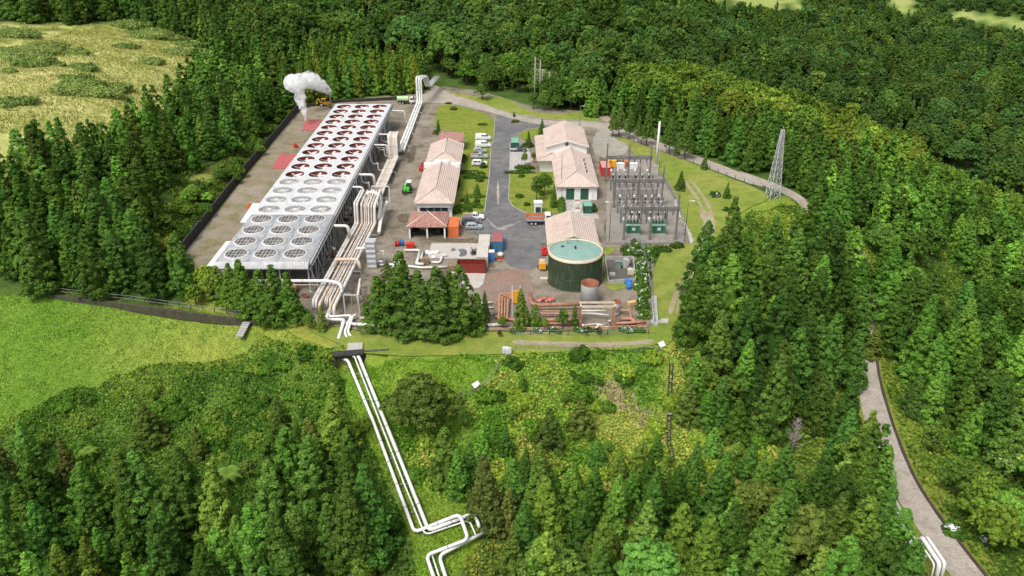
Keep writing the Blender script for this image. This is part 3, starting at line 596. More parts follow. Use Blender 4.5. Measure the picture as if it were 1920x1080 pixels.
def fan_meshes(style):
    st = MB(); r = RF[style]; n = 32
    if style == 'open':
        st.lathe((0, 0, 0), [(r, 0.02), (r + .0, -.25), (r - .05, -1.15)], n, 0, (False, False)); st.v = st.v
        st.lathe((0, 0, 0), [(r - .05, -1.2), (r - .06, -1.15)], n, 1, (True, True)); m = [M['brownfan'], M['dark']]
    elif style == 'white':
        st.lathe((0, 0, 0), [(r + .14, .0), (r + .12, .14), (r + .01, .14), (r, .02)], n, 0, (False, False)); st.lathe((0, 0, 0), [(r, .02), (r - .02, -.9)], n, 1, (False, False)); st.lathe((0, 0, 0), [(r - .05, -.95), (r - .06, -.9)], n, 1, (True, True)); m = [M['deck_white'], mat('grey_green_fan_well', (.11, .12, .115), .7, var=.4, scale=.9, stain=(.05, .05, .05), stain_amt=.9, stain_scale=.9)]
    else:
        st.lathe((0, 0, 0), [(r + .42, -.55), (r + .42, .02), (r + .3, .1), (r + .02, .1)], n, 0, (False, False)); st.lathe((0, 0, 0), [(r + .015, .09), (r, -.9)], n, 1, (False, False)); st.lathe((0, 0, 0), [(r - .05, -.95), (r - .06, -.9)], n, 1, (True, True)); m = [M['greybox'], mat('dark_fan_well', (.045, .03, .027), .8, var=.4, scale=1.2, stain=(.15, .04, .03), stain_amt=.8, stain_scale=.8)]  # well wall and floor coloured much darker than the outer ring
    so = st.build('fan_stack', m); sme = so.data; bpy.data.objects.remove(so)
    # flip inner walls is not needed: double sided
    bl = MB(); nb = 5 if style == 'open' else 4
    bl.lathe((0, 0, -.6), [(.28, 0), (.28, .28), (.1, .36)], 10, 0)
    for i in range(nb):
        a = 2 * math.pi * i / nb; ca, sa = math.cos(a), math.sin(a)
        ts = [(.25, .16, .12), (1.0, .30, .1), (r - .14, .22, .05)]
        vs = []
        for rr, w, h in ts: vs += [(ca * rr - sa * w, sa * rr + ca * w, -.42 + h), (ca * rr + sa * w, sa * rr - ca * w, -.42 - h)]
        bl.add(vs + [(x, y, z - .05) for x, y, z in vs], [(0, 1, 3, 2), (2, 3, 5, 4), (8, 9, 7, 6), (10, 11, 9, 8), (0, 2, 8, 6), (2, 4, 10, 8), (7, 9, 3, 1), (9, 11, 5, 3), (4, 5, 11, 10)])
    bo = bl.build('fan_blades', M['blade'] if style != 'grid' else M['lattice']); bme = bo.data; bpy.data.objects.remove(bo)
    gme = None
    if style != 'open':
        g = MB()
        if style == 'grid':
            for k in range(-2, 3):
                q = k * .76; l = math.sqrt(max(.1, (r + .05) ** 2 - q * q)); g.bar((q, -l, .12), (q, l, .12), .05); g.bar((-l, q, .17), (l, q, .17), .05)
        else:
            for k in range(8):
                a = math.pi * k / 8; g.bar((-math.cos(a) * r, -math.sin(a) * r, .06), (math.cos(a) * r, math.sin(a) * r, .06), .06)
            for rr in (.6, 1.3, 1.9):
                pts = [(rr * math.cos(2 * math.pi * j / 20), rr * math.sin(2 * math.pi * j / 20), .1) for j in range(21)]; g.tube(pts, .045, 4)
        go = g.build('guard', M['white']); gme = go.data; bpy.data.objects.remove(go)
    return sme, bme, gme
leg_mb = MB(); leg_mb.bar((0, 0, 0), (0, 0, 5.3), .28); leg_mb.box((0, 0, .06), (.7, .7, .12)); _o = leg_mb.build('leg', M['steel_pale']); LEG = _o.data; bpy.data.objects.remove(_o)
br_mb = MB(); br_mb.bar((0, 0, .1), (-.2, DY * .48, 5.2), .16); br_mb.bar((0, 0, .1), (1.5, -.1, 2.4), .12); br_mb.bar((1.5, -.1, 0), (.1, -.1, 5.6), .13); _o = br_mb.build('brace', M['steel_pale']); BRACE = _o.data; bpy.data.objects.remove(_o)
def child(name, me, parent, loc=(0, 0, 0), rz=0.):
    o = bpy.data.objects.new(name, me); COL.objects.link(o); o.parent = parent; o.location = loc; o.rotation_euler = (0, 0, rz); return o
def cooler(label, i0, i1, style, dm, zt, lip):
    ya, yb = PY0 + (i0 - .5) * DY, PY0 + (i1 + .5) * DY; c = (-50.3, (ya + yb) / 2)
    root = thing('air_cooler', label, 'air cooler', (c[0], c[1], 0), 0, 'fan decks of the cooling unit')
    mb = MB(); deck_cells(mb, range(i0, i1 + 1), zt, RF[style], lip, c, style)
    L2 = (yb - ya) / 2; xl, xr = -59.6 + 50.3, -40.9 + 50.3
    for x, s in ((xl, -1), (xr, 1)): mb.box((x + s * .05, 0, zt - .42), (.1, 2 * L2, .84))
    if style == 'grid':
        # corrugated sloping skirt at the near end
        k = 64
        for j in range(k):
            x0 = xl + (xr - xl) * j / k; x1 = xl + (xr - xl) * (j + 1) / k; o = .1 * (j % 2)
            mb.quad((x0, -L2 - .02, zt), (x0, -L2 - .9 - o, zt - 1.15), (x1, -L2 - .9 - .1 + o, zt - 1.15), (x1, -L2 - .02, zt))
        # raised faceted collars round the fans
        for i in range(i0, i1 + 1):
            for q in range(3):
                cx, cy = FX0 + q * DXF - c[0], PY0 + i * DY - c[1]
                for a in range(8):
                    t = a * math.pi / 4 + math.pi / 8; mb.bar((cx + 2.55 * math.cos(t), cy + 2.55 * math.sin(t), zt + lip - .02), (cx + 3.0 * math.cos(t), cy + 2.95 * math.sin(t), zt + .04), .12, .08)
        for q in range(4): mb.box((FX0 + (q - .5) * DXF - c[0], 0, zt + .06), (.22, 2 * L2 - .3, .12))
    else:
        for i in range(i0, i1 + 2): mb.box((0, PY0 + (i - .5) * DY - c[1], zt + .03), (xr - xl - .2, .16, .10))
        for q in range(4): mb.box((FX0 + (q - .5) * DXF - c[0], 0, zt + .02), (.12, 2 * L2 - .3, .06))
    mb.build('deck', dm, root)
    sme, bme, gme = fan_meshes(style)
    for i in range(i0, i1 + 1):
        for q in range(3):
            s = child('fan_stack', sme, root, (FX0 + q * DXF - c[0], PY0 + i * DY - c[1], zt + lip))
            child('fan_blades', bme, s, (0, 0, 0), random.uniform(0, 6.28))
            if gme: child('guard', gme, s)
    b = MB(); b.box((0, 0, 5.75), (xr - xl - .5, 2 * L2 - .3, .8)); b.build('tube_bundle', M['dark'], root)
    b = MB(); b.bar((xr + .1, -L2 + .01, 5.45), (xr + .1, L2 - .01, 5.45), .35, .3); b.tube([(xr + .35, -L2 + .01, zt - .35), (xr + .35, L2 - .01, zt - .35)], .2, 8)
    for i in range(i0, i1 + 2): b.bar((xl, min(L2 - .1, max(-L2 + .1, PY0 + (i - .5) * DY - c[1])), 5.25), (xr, min(L2 - .1, max(-L2 + .1, PY0 + (i - .5) * DY - c[1])), 5.25), .3)
    b.build('edge_beam', M['steel_pale'], root)
    for i in range(i0, i1 + 1):
        y = PY0 + (i - .5) * DY - c[1] + .3
        for x in (xr - .4, xr - 6.2, xl + .4): child('leg', LEG, root, (x, y, 0))
        child('brace', BRACE, root, (xr - .1, y + .2, 0))
    # handrail along the yard side
    h = MB()
    for i in range(int(2 * L2 / 2.06) + 1): h.bar((xr + .5, -L2 + i * 2.06 + .1, zt - .7), (xr + .5, -L2 + i * 2.06 + .1, zt + .55), .05)
    h.bar((xr + .5, -L2, zt + .55), (xr + .5, L2, zt + .55), .06); h.box((xr + .5, 0, zt - .72), (.7, 2 * L2 - .04, .06)); h.build('walkway', M['steel'], root)
    return root
cooler('near grey fan deck with wire grid guards, behind the row of small conifers', 0, 3, 'grid', M['deck_grey'], 6.95, .35)
cooler('middle white fan deck whose fans lie under dense pale ring guards', 4, 7, 'white', M['deck_white'], 7.05, .12)
cooler('long far white fan deck with open red brown fan wells, nearest the steam', 8, 19, 'open', M['deck_white'], 7.1, .0)
def flat_roof(name, label, pts, z, m, legs=True, th=.12, grp=None):
    w = [G(*p, z) for p in pts]; c = sum((Vector(p) for p in w), Vector()) / len(w)
    r = thing(name, label, 'canopy', (c.x, c.y, 0), 0, grp)
    mb = MB(); mb.prism([(p.x - c.x, p.y - c.y) for p in w], z - th, z); mb.build('roof', m, r)
    if legs:
        for p in w:
            q = MB(); d = Vector((p.x - c.x, p.y - c.y, 0)) * .92; q.bar((d.x, d.y, 0), (d.x, d.y, z - th), .14); q.build('leg', M['steel_pale'], r)
    return r
flat_roof('canopy', 'flat white sheet canopy at the near left corner of the grey fan deck', [(388, 498), (412, 498), (440, 452), (424, 452)], 5.6, M['white'])
flat_roof('canopy', 'flat white sheet canopy further along the left edge of the grey fan deck', [(450, 417), (466, 417), (490, 381), (474, 381)], 5.8, M['white'])
flat_roof('canopy', 'faded red sheet canopy nearer of the two, left of the fan deck', [(509, 316), (545, 316), (555, 289), (525, 289)], 6.2, M['awning'])
flat_roof('canopy', 'faded red sheet canopy farther of the two, under the steam plume', [(565, 244), (592, 244), (604, 224), (575, 224)], 6.2, M['awning'])

# ------------------------------------------------------------------ pipe runs beside the fan decks
def pipe(label, pts, r, m='pipe', fil=.8, grp=None, name='pipe', flanges=True, n=10):
    pts = [Vector(p) for p in pts]; o = pts[0].copy(); loc = Vector((o.x, o.y, o.z))
    mb = MB(); mb.tube([p - loc for p in pts], r, n, fil=fil)
    ob = mb.build(name, M[m], None, loc); tag(ob, label, 'pipe', grp)
    if flanges:
        f = MB(); s = 0
        for a, b in zip(pts[:-1], pts[1:]):
            ln = (b - a).length; k = int(ln / 5.5)
            for i in range(1, k + 1):
                p = a + (b - a) * (i / (k + 1)) - loc; d = (b - a).normalized() * .07; f.tube([p - d, p + d], r * 1.14, n)
        if f.v: f.build('flange', M['steel'], ob)
    return ob
def portal(label, a, b, z, m='pipe', r=.16, grp=None, name='pipe_support', cross=True):
    a = Vector(a); b = Vector(b); c = (a + b) / 2; rt = thing(name, label, 'pipe support', (c.x, c.y, 0), 0, grp)
    for p in (a, b):
        q = MB(); q.bar((p.x - c.x, p.y - c.y, p.z), (p.x - c.x, p.y - c.y, z), r * 1.6); q.build('leg', M[m], rt)
    q = MB(); q.bar((a.x - c.x, a.y - c.y, z), (b.x - c.x, b.y - c.y, z), r * 1.6); q.build('beam', M[m], rt)
    return rt
BX = [(-2.9, .26, 'pipe'), (-2.3, .26, 'pipe'), (-1.3, .27, 'pipe_tan'), (-.62, .13, 'pipe'), (-.2, .2, 'pipe_tan'), (.35, .2, 'pipe'), (1.0, .22, 'pipe_tan'), (1.75, .34, 'pipe')]
gA = 'pipes of the looped bundle beside the fan decks'
words = ['leftmost', 'second', 'third', 'thin fourth', 'fifth', 'sixth', 'seventh', 'thick rightmost']
for i, (dx, r, m) in enumerate(BX):
    xf = -35.6 + dx * .98; xm = -34.3 + dx; xr_ = -35.1 + dx * .55; xb = -34.9 + dx * .52
    dwn = {0: 1.0, 1: 1.0, 2: .2, 6: .2, 7: .2}.get(i, 1.2)
    yf = 136.3 + (0 if i < 2 else -1.5 if i < 3 else .5 if i < 6 else -2.6)
    pts = [(xf - .1, yf - .3, dwn), (xf - .05, yf, 2.9), (xm - .15, 176.6, 2.2), (xm, 177.0, 7.2 - .12 * i), (xm + .1, 186.5, 7.0), (xm + .1, 187.2, 1.9), (xr_, 190.5, 1.7), (xb, 228.5, 1.7), (xb, 229.0, 8.2 - .05 * i), (xb + .05, 233.5, 8.0), (xb + .05, 234, 1.5), (xb, 241 + i * .4, 1.3)]
    pipe(f"{words[i]} pipe of the bundle that loops up beside the fan decks", pts, r, m, .7, gA)
for i, y in enumerate((140.0, 150.0, 160.0, 169.0, 196.0, 206.0, 216.0)):
    w = 3.6 if y < 180 else 2.1; cx = (-35.6 + (y - 136) / 41 * 1.3) if y < 180 else -35.0; portal(['low steel trestle under the near end of the looped pipe bundle', 'low steel trestle, second under the near run of the pipe bundle', 'low steel trestle midway under the near run of the pipe bundle', 'low steel trestle just before the upright loop of the pipe bundle', 'low steel trestle just behind the near upright pipe loop', 'low steel trestle midway between the two upright pipe loops', 'low steel trestle before the far upright pipe loop'][i], (cx - w, y, 0), (cx + w, y, 0), 2.5 if y < 180 else 1.35, 'steel', .12, 'trestles under the pipe bundle')
for i, (x, r, y1, lab) in enumerate([(-34.9, .36, 295, 'left'), (-34.0, .36, 295, 'middle'), (-33.2, .28, 294.5, 'right')]):
    pipe(f"{lab} of the three white pipes running back to the tall loop at the road", [(x + .1, 236, 1.2), (x - .1, y1, 1.4), (x - .1, y1 + .4, 10.4 - .3 * i), (x + 1.6, y1 + 7, 9.4), (x + 2.4, y1 + 9, 5.0), (x + 4.5, y1 + 26, 5.0)], r, 'pipe_clean', .9, 'white pipes running back to the road')
for i, y in enumerate((243.0, 256.0, 269.0, 282.0)): portal(['nearest', 'second', 'third', 'farthest'][i] + ' concrete sleeper trestle under the three white rear pipes', (-36.2, y, 0), (-32.3, y, 0), .8, 'concrete', .16, 'trestles under the rear pipes')
def header(label, y, x1, z, zd, r=.24, m='pipe', x0=-40.6, ye=0.0):
    pipe(label, [(x0 - 1.0, y, z), (x1, y, z), (x1 + .15, y - ye, zd)], r, m, .8, 'cross pipes from fan decks to the bundle')
header('cross pipe from the far end of the fan decks dropping by the rear pipes', 264, -35.9, 6.2, 2.0, .2, ye=.3)
header('cross pipe meeting the back of the far upright loop', 236, -36.4, 6.4, 3.2, .26)
header('cross pipe just in front of the far upright loop', 226, -36.4, 6.2, 1.8, .26)
header('slim cross pipe below the one before the far upright loop', 226.4, -36.7, 5.3, 1.7, .12)
header('thick bent cross pipe midway between the two upright loops', 200, -36.3, 6.2, 1.9, .34)
header('cross pipe just behind the near upright loop', 190.6, -37.6, 6.2, 1.2, .3)
header('cross pipe under the near grey fan deck, before the near loop', 166.3, -36.9, 5.9, 3.0, .36)
pipe('long white pipe along the near end of the fan decks', [(-52, 142.2, 4.2), (-36.6, 142.2, 4.2), (-34.2, 141.6, 4.0), (-33.7, 140.8, 2.9)], .33, 'pipe_clean', .8, 'cross pipes from fan decks to the bundle')
pipe('slim tan pipe beneath the long pipe at the near end of the fan decks', [(-52, 141.6, 3.6), (-38.3, 141.6, 3.6)], .14, 'pipe_tan', .8, 'cross pipes from fan decks to the bundle')
pipe('cream pipe crossing over the near bundle with a pink red elbow', [(-37.2, 151.6, 2.6), (-37.2, 152.0, 4.3), (-32.4, 152.0, 4.3), (-31.8, 151.2, 2.4)], .36, 'pipe_tan', .9)
pipe('thick curved pipe arching behind the near upright loop', [(-35.6, 181, 3.5), (-35.6, 184, 7.4), (-32.4, 184, 7.2), (-31.9, 182, 4.5), (-32.0, 178, 2.6)], .42, 'pipe', 1.6)
portal('white portal frame over the bundle behind the near upright loop', (-36.2, 195.6, 0), (-31.8, 195.6, 0), 4.6, 'pipe', .16)
portal('white portal frame at the front end of the pipe bundle', G(648, 592, 0), G(675, 593, 0), 4.6, 'steel_pale', .14)
pipe('square white duct at the right edge of the near upright loop', [(-31.6, 190, 2.4), (-31.5, 178.5, 2.4), (-31.4, 173.5, 1.0)], .5, 'pipe', .8, n=4)
pipe('small white pipe bend right of the bundle front', [(-30.5, 143, .6), (-30.5, 143, 3.0), (-30.2, 138.5, 3.0), (-30.2, 138.5, .6)], .22, 'pipe', .6)
pipe('second small white pipe bend right of the bundle front, lower', [(-31.2, 147, .5), (-31.2, 147, 2.4), (-30.6, 140.8, 2.2), (-30.6, 140.8, .4)], .2, 'pipe', .6)
# zigzag pipes dropping to the culvert
zz1 = [G(619, 577, 1.3), G(611, 599, 1.2), G(646, 599, 1.1), G(634, 637, -.1), G(633, 641, -1.5)]
zz2 = [G(622, 582, 1.2), G(617, 594, 1.15), G(659, 591, 1.0), G(646, 622, .3), G(651, 634, -.1), G(652, 639, -1.5)]
zz3 = [G(668, 590, 1.0), G(662, 592, 1.0), G(652, 622, .3), G(659, 632, -.1), G(660, 637, -1.5)]
for p_, r, lab in ((zz1, .30, 'outer white zigzag pipe dropping to the culvert'), (zz2, .24, 'inner white zigzag pipe dropping to the culvert'), (zz3, .24, 'right white pipe bending down to the culvert')): pipe(lab, p_, r, 'pipe_clean', .7, 'zigzag pipes above the culvert', flanges=False)
pipe('long white pipe low along the front fence', [G(640, 606, .5), G(700, 610, .5), G(890, 611, .5), G(950, 608, .5)], .34, 'pipe', .5)
pipe('tan pipe low along the front fence behind the white one', [G(675, 596, .6), G(720, 603, .6), G(900, 605, .6)], .26, 'pipe_tan', .5)
# culvert head wall
hw = thing('headwall', 'dark stone culvert headwall where the white pipes emerge', 'culvert', (-29.0, 121.6, 0)); hr = hw
hw.rotation_euler = (0, 0, R(8))
mb = MB(); mb.box((-2.6, 0, -2.0), (.5, 1.2, 4.2)); mb.box((2.1, 0, -2.0), (.5, 1.2, 4.2)); mb.box((-.25, 1.3, -2.1), (4.2, .3, 4.0)); mb.build('side_wall', M['darkwall'], hr)
mb = MB(); mb.box((-.25, -.1, .22), (5.3, 1.5, .34)); mb.build('lintel', M['darkwall'], hr)
mb = MB(); mb.box((-.25, 1.75, .20), (5.3, 2.2, .26)); mb.build('turf_cover', M['verge'], hr)
mb = MB(); mb.box((.9, 1.9, .26), (2.6, 2.4, .3)); mb.build('cover_slab', M['concrete'], hr)
mb = MB(); mb.box((4.7, .3, -.9), (4.4, .45, 2.2)); mb.build('wing_wall', mat('mossy_block_wall', (.05, .05, .05), .9, var=.5, scale=2.5, stain=(.16, .16, .15), stain_amt=.6, stain_scale=1.6), hr)
# foreground pipes running down the slope
def GTz(pts): return [GT(px, py, dz) + Vector((0, 0, 0)) for px, py, dz in pts]
def down(pts):
    out = []
    for px, py, dz in pts:
        q = GT(px, py); z = q.z + dz; out.append(G(px, py, z))
    return out
fa = [Vector((-30.9, 122.5, -1.6))] + down([(652, 675, .9), (700, 790, .9), (777, 998, .9), (862, 964, 1.7), (878, 1011, 1.7), (799, 1041, 1.0), (818, 1095, 1.0)])
fb = [Vector((-28.9, 122.5, -1.5))] + down([(664, 667, .8), (755, 900, .8), (797, 1003, .7), (880, 975, .7), (894, 1008, .7)])
fc = [Vector((-28.2, 122.5, -1.4))] + down([(672, 667, .9), (766, 900, .9), (804, 995, .85), (886, 963, .95), (896, 978, .9), (899, 990, .3)])
fd = down([(905, 1000, .9), (872, 1016, .9), (823, 1042, .9), (840, 1095, .9)])
fe = down([(810, 1040, .7), (828, 1095, .7)])
gF = 'foreground pipes running down the slope'
for p_, r, lab in ((fa, .27, 'left foreground pipe that bends right and crosses over the others'), (fb, .13, 'thin middle foreground pipe of the three on the slope'), (fc, .29, 'thick right foreground pipe ending in a downward elbow'), (fd, .27, 'lower foreground pipe inside the last bend'), (fe, .13, 'thin lower foreground pipe between the two last bends')): pipe(lab, p_, r, 'pipe_clean', .9, gF, n=12)
k = 0
lab_s = ['first (uppermost)', 'second', 'third', 'fourth', 'fifth', 'sixth (lowest)']
for (px, py) in [(676, 705), (697, 757), (719, 812), (741, 865), (762, 915), (783, 966)]:
    p = GT(px, py); z0 = p.z; rt = thing('pipe_support', f"{lab_s[k]} low frame under the foreground pipes", 'pipe support', (p.x, p.y, z0), R(8), 'low frames under foreground pipes'); k += 1
    mb = MB(); mb.bar((-1.0, 0, .5), (1.0, 0, .5), .12); mb.build('beam', M['steel'], rt)
    for x in (-.95, .95): mb = MB(); mb.bar((x, 0, -.4), (x, 0, .5), .1); mb.build('leg', M['steel'], rt)
# pipe loop by the valley road, lower right
b1 = GT(1707, 1046); top = zat(b1.y, 1008); gR = 'looped pipes by the valley road'
sdx = Vector((.78, .12, 0))
for i, (r, lab) in enumerate([(.13, 'thin left'), (.30, 'thick middle'), (.22, 'right')]):
    o = sdx * i * .95; base = b1 + o; t1 = Vector((base.x, base.y, top)); t2 = G(1752, 1058, top) + o; st = GT(1684, 1000) + o + Vector((0, 0, .5))
    pipe(f"{lab} pipe of the white loop beside the valley road", [st + (st - base) * 1.2, Vector((base.x, base.y, base.z + .5)), t1, t2, Vector((t2.x + .1, t2.y - .3, h1(t2.x, t2.y) - .4))], r, 'pipe_clean', .5, gR, n=12)
p0 = GT(1722, 1078); q = MB(); q.bar((0, 0, -.3), (0, 0, top - p0.z - .4), .22); q.box((0, 0, top - p0.z - .4), (2.6, .2, .2), R(10)); q.box((0, 0, .02), (.8, .8, .15)); tag(q.build('pipe_support', M['steel_pale'], None, p0), 'leaning steel prop under the white pipe loop by the valley road', 'pipe support')
p0 = GT(1712, 1056); q = MB(); q.box((0.2, 0, .1), (2.6, .3, .5), R(8)); tag(q.build('sleeper', M['concrete_pale'], None, p0), 'pale concrete sleeper under the foot of the white pipe loop', 'sleeper')
# valve pumps beneath the yard side of the decks
def pump(px, py, lab, m='dark', s=1.):
    p = G(px, py, 0); rt = thing('pump', lab, 'pump', p, 0, 'pumps beside the fan deck legs'); rt.scale = (s, s, s)
    q = MB(); q.box((0, 0, .15), (2.2, 1.0, .3)); q.build('base', M['concrete'], rt)
    q = MB(); q.tube([(-.9, 0, .75), (.3, 0, .75)], .36, 10); q.lathe((.7, 0, .3), [(.4, 0), (.45, .5), (.25, .8)], 10); q.build('motor', M[m], rt)
    q = MB(); q.tube([(.7, 0, 1.0), (.7, 0, 2.2), (.2, .6, 2.5), (-1.0, .8, 2.5)], .14, 8, fil=.3); q.lathe((.7, 0, 2.2), [(.32, 0), (.4, .12), (.32, .3)], 8); q.build('valve', M['pipe'], rt)
pump(653, 407, 'dark pump with pale valve by the deck legs, left of the near upright loop')
pump(646, 417, 'dark pump nearer the camera by the deck legs, left of the near upright loop')
pump(622, 486, 'red rusty pump by the deck legs, under the near grey deck', 'rust', 1.1)
for i, y in enumerate((196, 203, 219, 232, 240, 247)):
    pipe(['first', 'second', 'third', 'fourth', 'fifth', 'sixth'][i] + ' drop pipe with valve bend from the deck edge, counted from the near end', [(-40.3, y, 6.2), (-40.2, y + .1, 3.2), (-38.9, y + .1, 2.6), (-38.3, y, 3.2), (-38.2, y - .2, 1.0), (-36.5, y - .2, .8)], .19, 'pipe', .5, 'drop pipes from the deck edge')
# silver separator tower, small white roof
p = G(699, 500, 0); rt = thing('separator_tower', 'square silver separator tower right of the pipe bundle', 'tower', p)
q = MB(); q.box((0, 0, 3.1), (2.0, 2.0, 6.0)); q.build('casing', mat('silver_sheet', (.56, .58, .60), .35, .4, var=.12, stripes=('Z', 1.2, .3)), rt, bevel=.06)
q = MB(); q.box((0, 0, 6.2), (2.3, 2.3, .2)); q.build('cap', M['steel_pale'], rt)
q = MB(); q.tube([(.9, -.3, 1.4), (2.4, -.3, 1.4)], .25); q.tube([(.9, .3, 3.6), (2.6, .3, 3.6), (2.6, .3, .2)], .2, fil=.3); q.tube([(-.9, 0, 4.4), (-3.2, 0, 4.4)], .3); q.build('nozzle', M['pipe'], rt)
q = MB()
for s in (-.25, .25): q.bar((1.1, -1.1 + s, .2), (1.1, -1.1 + s, 6.6), .05)
for j in range(18): q.bar((1.1, -1.35, .4 + j * .34), (1.1, -.85, .4 + j * .34), .04)
q.build('ladder', M['steel'], rt)
flat_roof('canopy', 'small white sloping sheet roof behind the front tree clump', [(727, 520), (741, 520), (750, 490), (740, 490)], 2.6, M['white'])
# ------------------------------------------------------------------ buildings
def roof_slab(mb, pts, th=.16, mi=0):
    """sloped planar roof face with thickness"""
    pts = [Vector(p) for p in pts]; n = (pts[1] - pts[0]).cross(pts[2] - pts[0]).normalized()
    if n.z < 0: pts = pts[::-1]; n = -n
    k = len(pts); vs = pts + [p - Vector((0, 0, th)) for p in pts]
    mb.add(vs, [tuple(range(k)), tuple(reversed(range(k, 2 * k)))] + [((i + 1) % k, i, k + i, k + (i + 1) % k) for i in range(k)], mi)
def hip(mb, x0, x1, y0, y1, z, ztop, front=True, back=True, along='y'):
    w = (x1 - x0) / 2; xm = (x0 + x1) / 2; d = w * 1.0
    a = (xm, y0 + (d if front else 0), ztop); b = (xm, y1 - (d if back else 0), ztop)
    c = [(x0, y0, z), (x1, y0, z), (x1, y1, z), (x0, y1, z)]
    roof_slab(mb, [c[1], c[2], b, a]); roof_slab(mb, [c[3], c[0], a, b])
    if front: roof_slab(mb, [c[0], c[1], a])
    if back: roof_slab(mb, [c[2], c[3], b])
    return a, b, c
def ridge_tiles(mb, lines, r=.16, mi=0):
    for a, b in lines: mb.tube([Vector(a) + Vector((0, 0, .05)), Vector(b) + Vector((0, 0, .05))], r, 6, mi)
def opening(parent, x0, x1, z0, z1, y, m, frame='white', name='window', mull=1, face=-1, axis='y', sill=True):
    """framed opening on a wall facing -y (axis y) or -x/+x (axis x)"""
    def P3(a, d, z): return (a, y + d * face, z) if axis == 'y' else (y + d * face, a, z)
    q = MB(); c = P3((x0 + x1) / 2, .03, (z0 + z1) / 2); d = (x1 - x0, .06, z1 - z0) if axis == 'y' else (.06, x1 - x0, z1 - z0)
    q.box(c, d); o = q.build(name, m, parent)
    f = MB(); w = .1
    segs = [((x0, z0), (x1, z0)), ((x0, z1), (x1, z1)), ((x0, z0), (x0, z1)), ((x1, z0), (x1, z1))]
    for i in range(1, mull + 1): xx = x0 + (x1 - x0) * i / (mull + 1); segs.append(((xx, z0), (xx, z1)))
    for (a, za), (b, zb) in segs: f.bar(P3(a, .08, za), P3(b, .08, zb), w)
    f.build('frame', M[frame], o); return o
# --- workshop, left
B = thing('workshop', 'long white workshop with pale pink hipped roofs left of the access road', 'building', (-19.3, 186, 0))
q = MB(); q.box((0, 12.7, 2.0), (8.6, 25.4, 4.0)); q.box((0, 35.9, 2.2), (8.6, 21.0, 4.4)); q.build('wall', M['wall'], B)
q = MB(); hip(q, -5.0, 5.0, -.8, 25.2, 3.95, 6.0, True, False); r1_ = q.build('roof', M['roof_pink'], B)
q = MB(); ridge_tiles(q, [((0, 4.2, 6.0), (0, 25.2, 6.0)), ((-5, -.8, 3.95), (0, 4.2, 6.0)), ((5, -.8, 3.95), (0, 4.2, 6.0))]); q.build('ridge', M['roof_pink'], r1_)
q = MB(); hip(q, -5.0, 5.0, 27.2, 47.0, 4.5, 6.4, True, False); r2_ = q.build('roof', M['roof_pink'], B)
q = MB(); ridge_tiles(q, [((0, 32.2, 6.4), (0, 47, 6.4)), ((-5, 27.2, 4.5), (0, 32.2, 6.4)), ((5, 27.2, 4.5), (0, 32.2, 6.4))], .2); q.build('ridge', M['cream'], r2_)
q = MB(); q.box((-3.4, 26.2, 4.75), (3.2, 1.7, 1.1)); q.box((3.4, 26.2, 4.75), (3.2, 1.7, 1.1)); q.box((0, 25.9, 5.5), (3.9, 1.9, 1.3)); q.build('parapet', M['white'], B)
opening(B, -3.6, 3.4, .4, 2.6, 0.0, M['glass'], mull=3); q = MB(); q.box((0, -.35, 2.85), (8.2, .7, .12)); q.build('canopy', M['steel_pale'], B)
for y in (6, 12, 18, 32, 38, 44): opening(B, y - .8, y + .8, 1.0, 2.4, 4.3, M['glass'], axis='x', face=1)
for y in (8, 16, 34, 42): opening(B, y - 1.2, y + 1.2, .1, 2.8, -4.3, M['greybox'], axis='x', name='door')
# --- tile roofed store behind it
B = thing('storehouse', 'small white store with mottled tile roof behind the workshop', 'building', (-18.8, 239.8, 0))
q = MB(); q.box((0, 3.6, 1.7), (7.0, 6.8, 3.4)); q.build('wall', M['wall'], B)
q = MB(); roof_slab(q, [(-3.9, -.6, 3.4), (3.9, -.6, 3.4), (3.9, 3.6, 4.8), (-3.9, 3.6, 4.8)]); roof_slab(q, [(3.9, 7.8, 3.4), (-3.9, 7.8, 3.4), (-3.9, 3.6, 4.8), (3.9, 3.6, 4.8)]); q.build('roof', M['roof_red'], B)
for x in (-1.75, 1.75): opening(B, x - 1.45, x + 1.45, .1, 2.9, .2, M['dark'], mull=0, name='bay')
# --- open shed in front of the workshop
B = thing('open_shed', 'open fronted shed with red mottled hipped tile roof before the workshop', 'shed', (-19.9, 172.8, 0))
q = MB(); hip(q, -4.7, 4.7, -.5, 9.2, 3.1, 5.0, True, True); rf = q.build('roof', M['roof_red'], B)
q = MB(); ridge_tiles(q, [((0, 4.2, 5.0), (0, 4.5, 5.0)), ((-4.7, -.5, 3.1), (0, 4.2, 5)), ((4.7, -.5, 3.1), (0, 4.2, 5))], .14); q.build('ridge', M['cream'], rf)
for x in (-4.1, 0, 4.1):
    q = MB(); q.box((x, 0, 1.5), (.35, .35, 3.0)); q.build('post', M['wall'], B)
q = MB(); q.box((0, 8.6, 1.5), (8.6, .2, 3.0)); q.box((-4.2, 4.4, 1.5), (.2, 8.2, 3.0)); q.box((4.2, 4.4, 1.5), (.2, 8.2, 3.0)); q.build('wall', M['concrete'], B)
def junk(name, label, cat, loc, build, m, rz=0.):
    q = MB(); build(q); o = q.build(name, m, None, loc); o.rotation_euler = (0, 0, rz); return tag(o, label, cat)
junk('workbench', 'dark workbench inside the open shed', 'bench', (-21.8, 174.5, 0.06), lambda q: (q.box((0, 0, .9), (3.0, 1, .12)), [q.box((x, y, .42), (.12, .12, .84)) for x in (-1.4, 1.4) for y in (-.4, .4)], q.box((.4, 0, 1.2), (.8, .5, .5))), M['dark'])
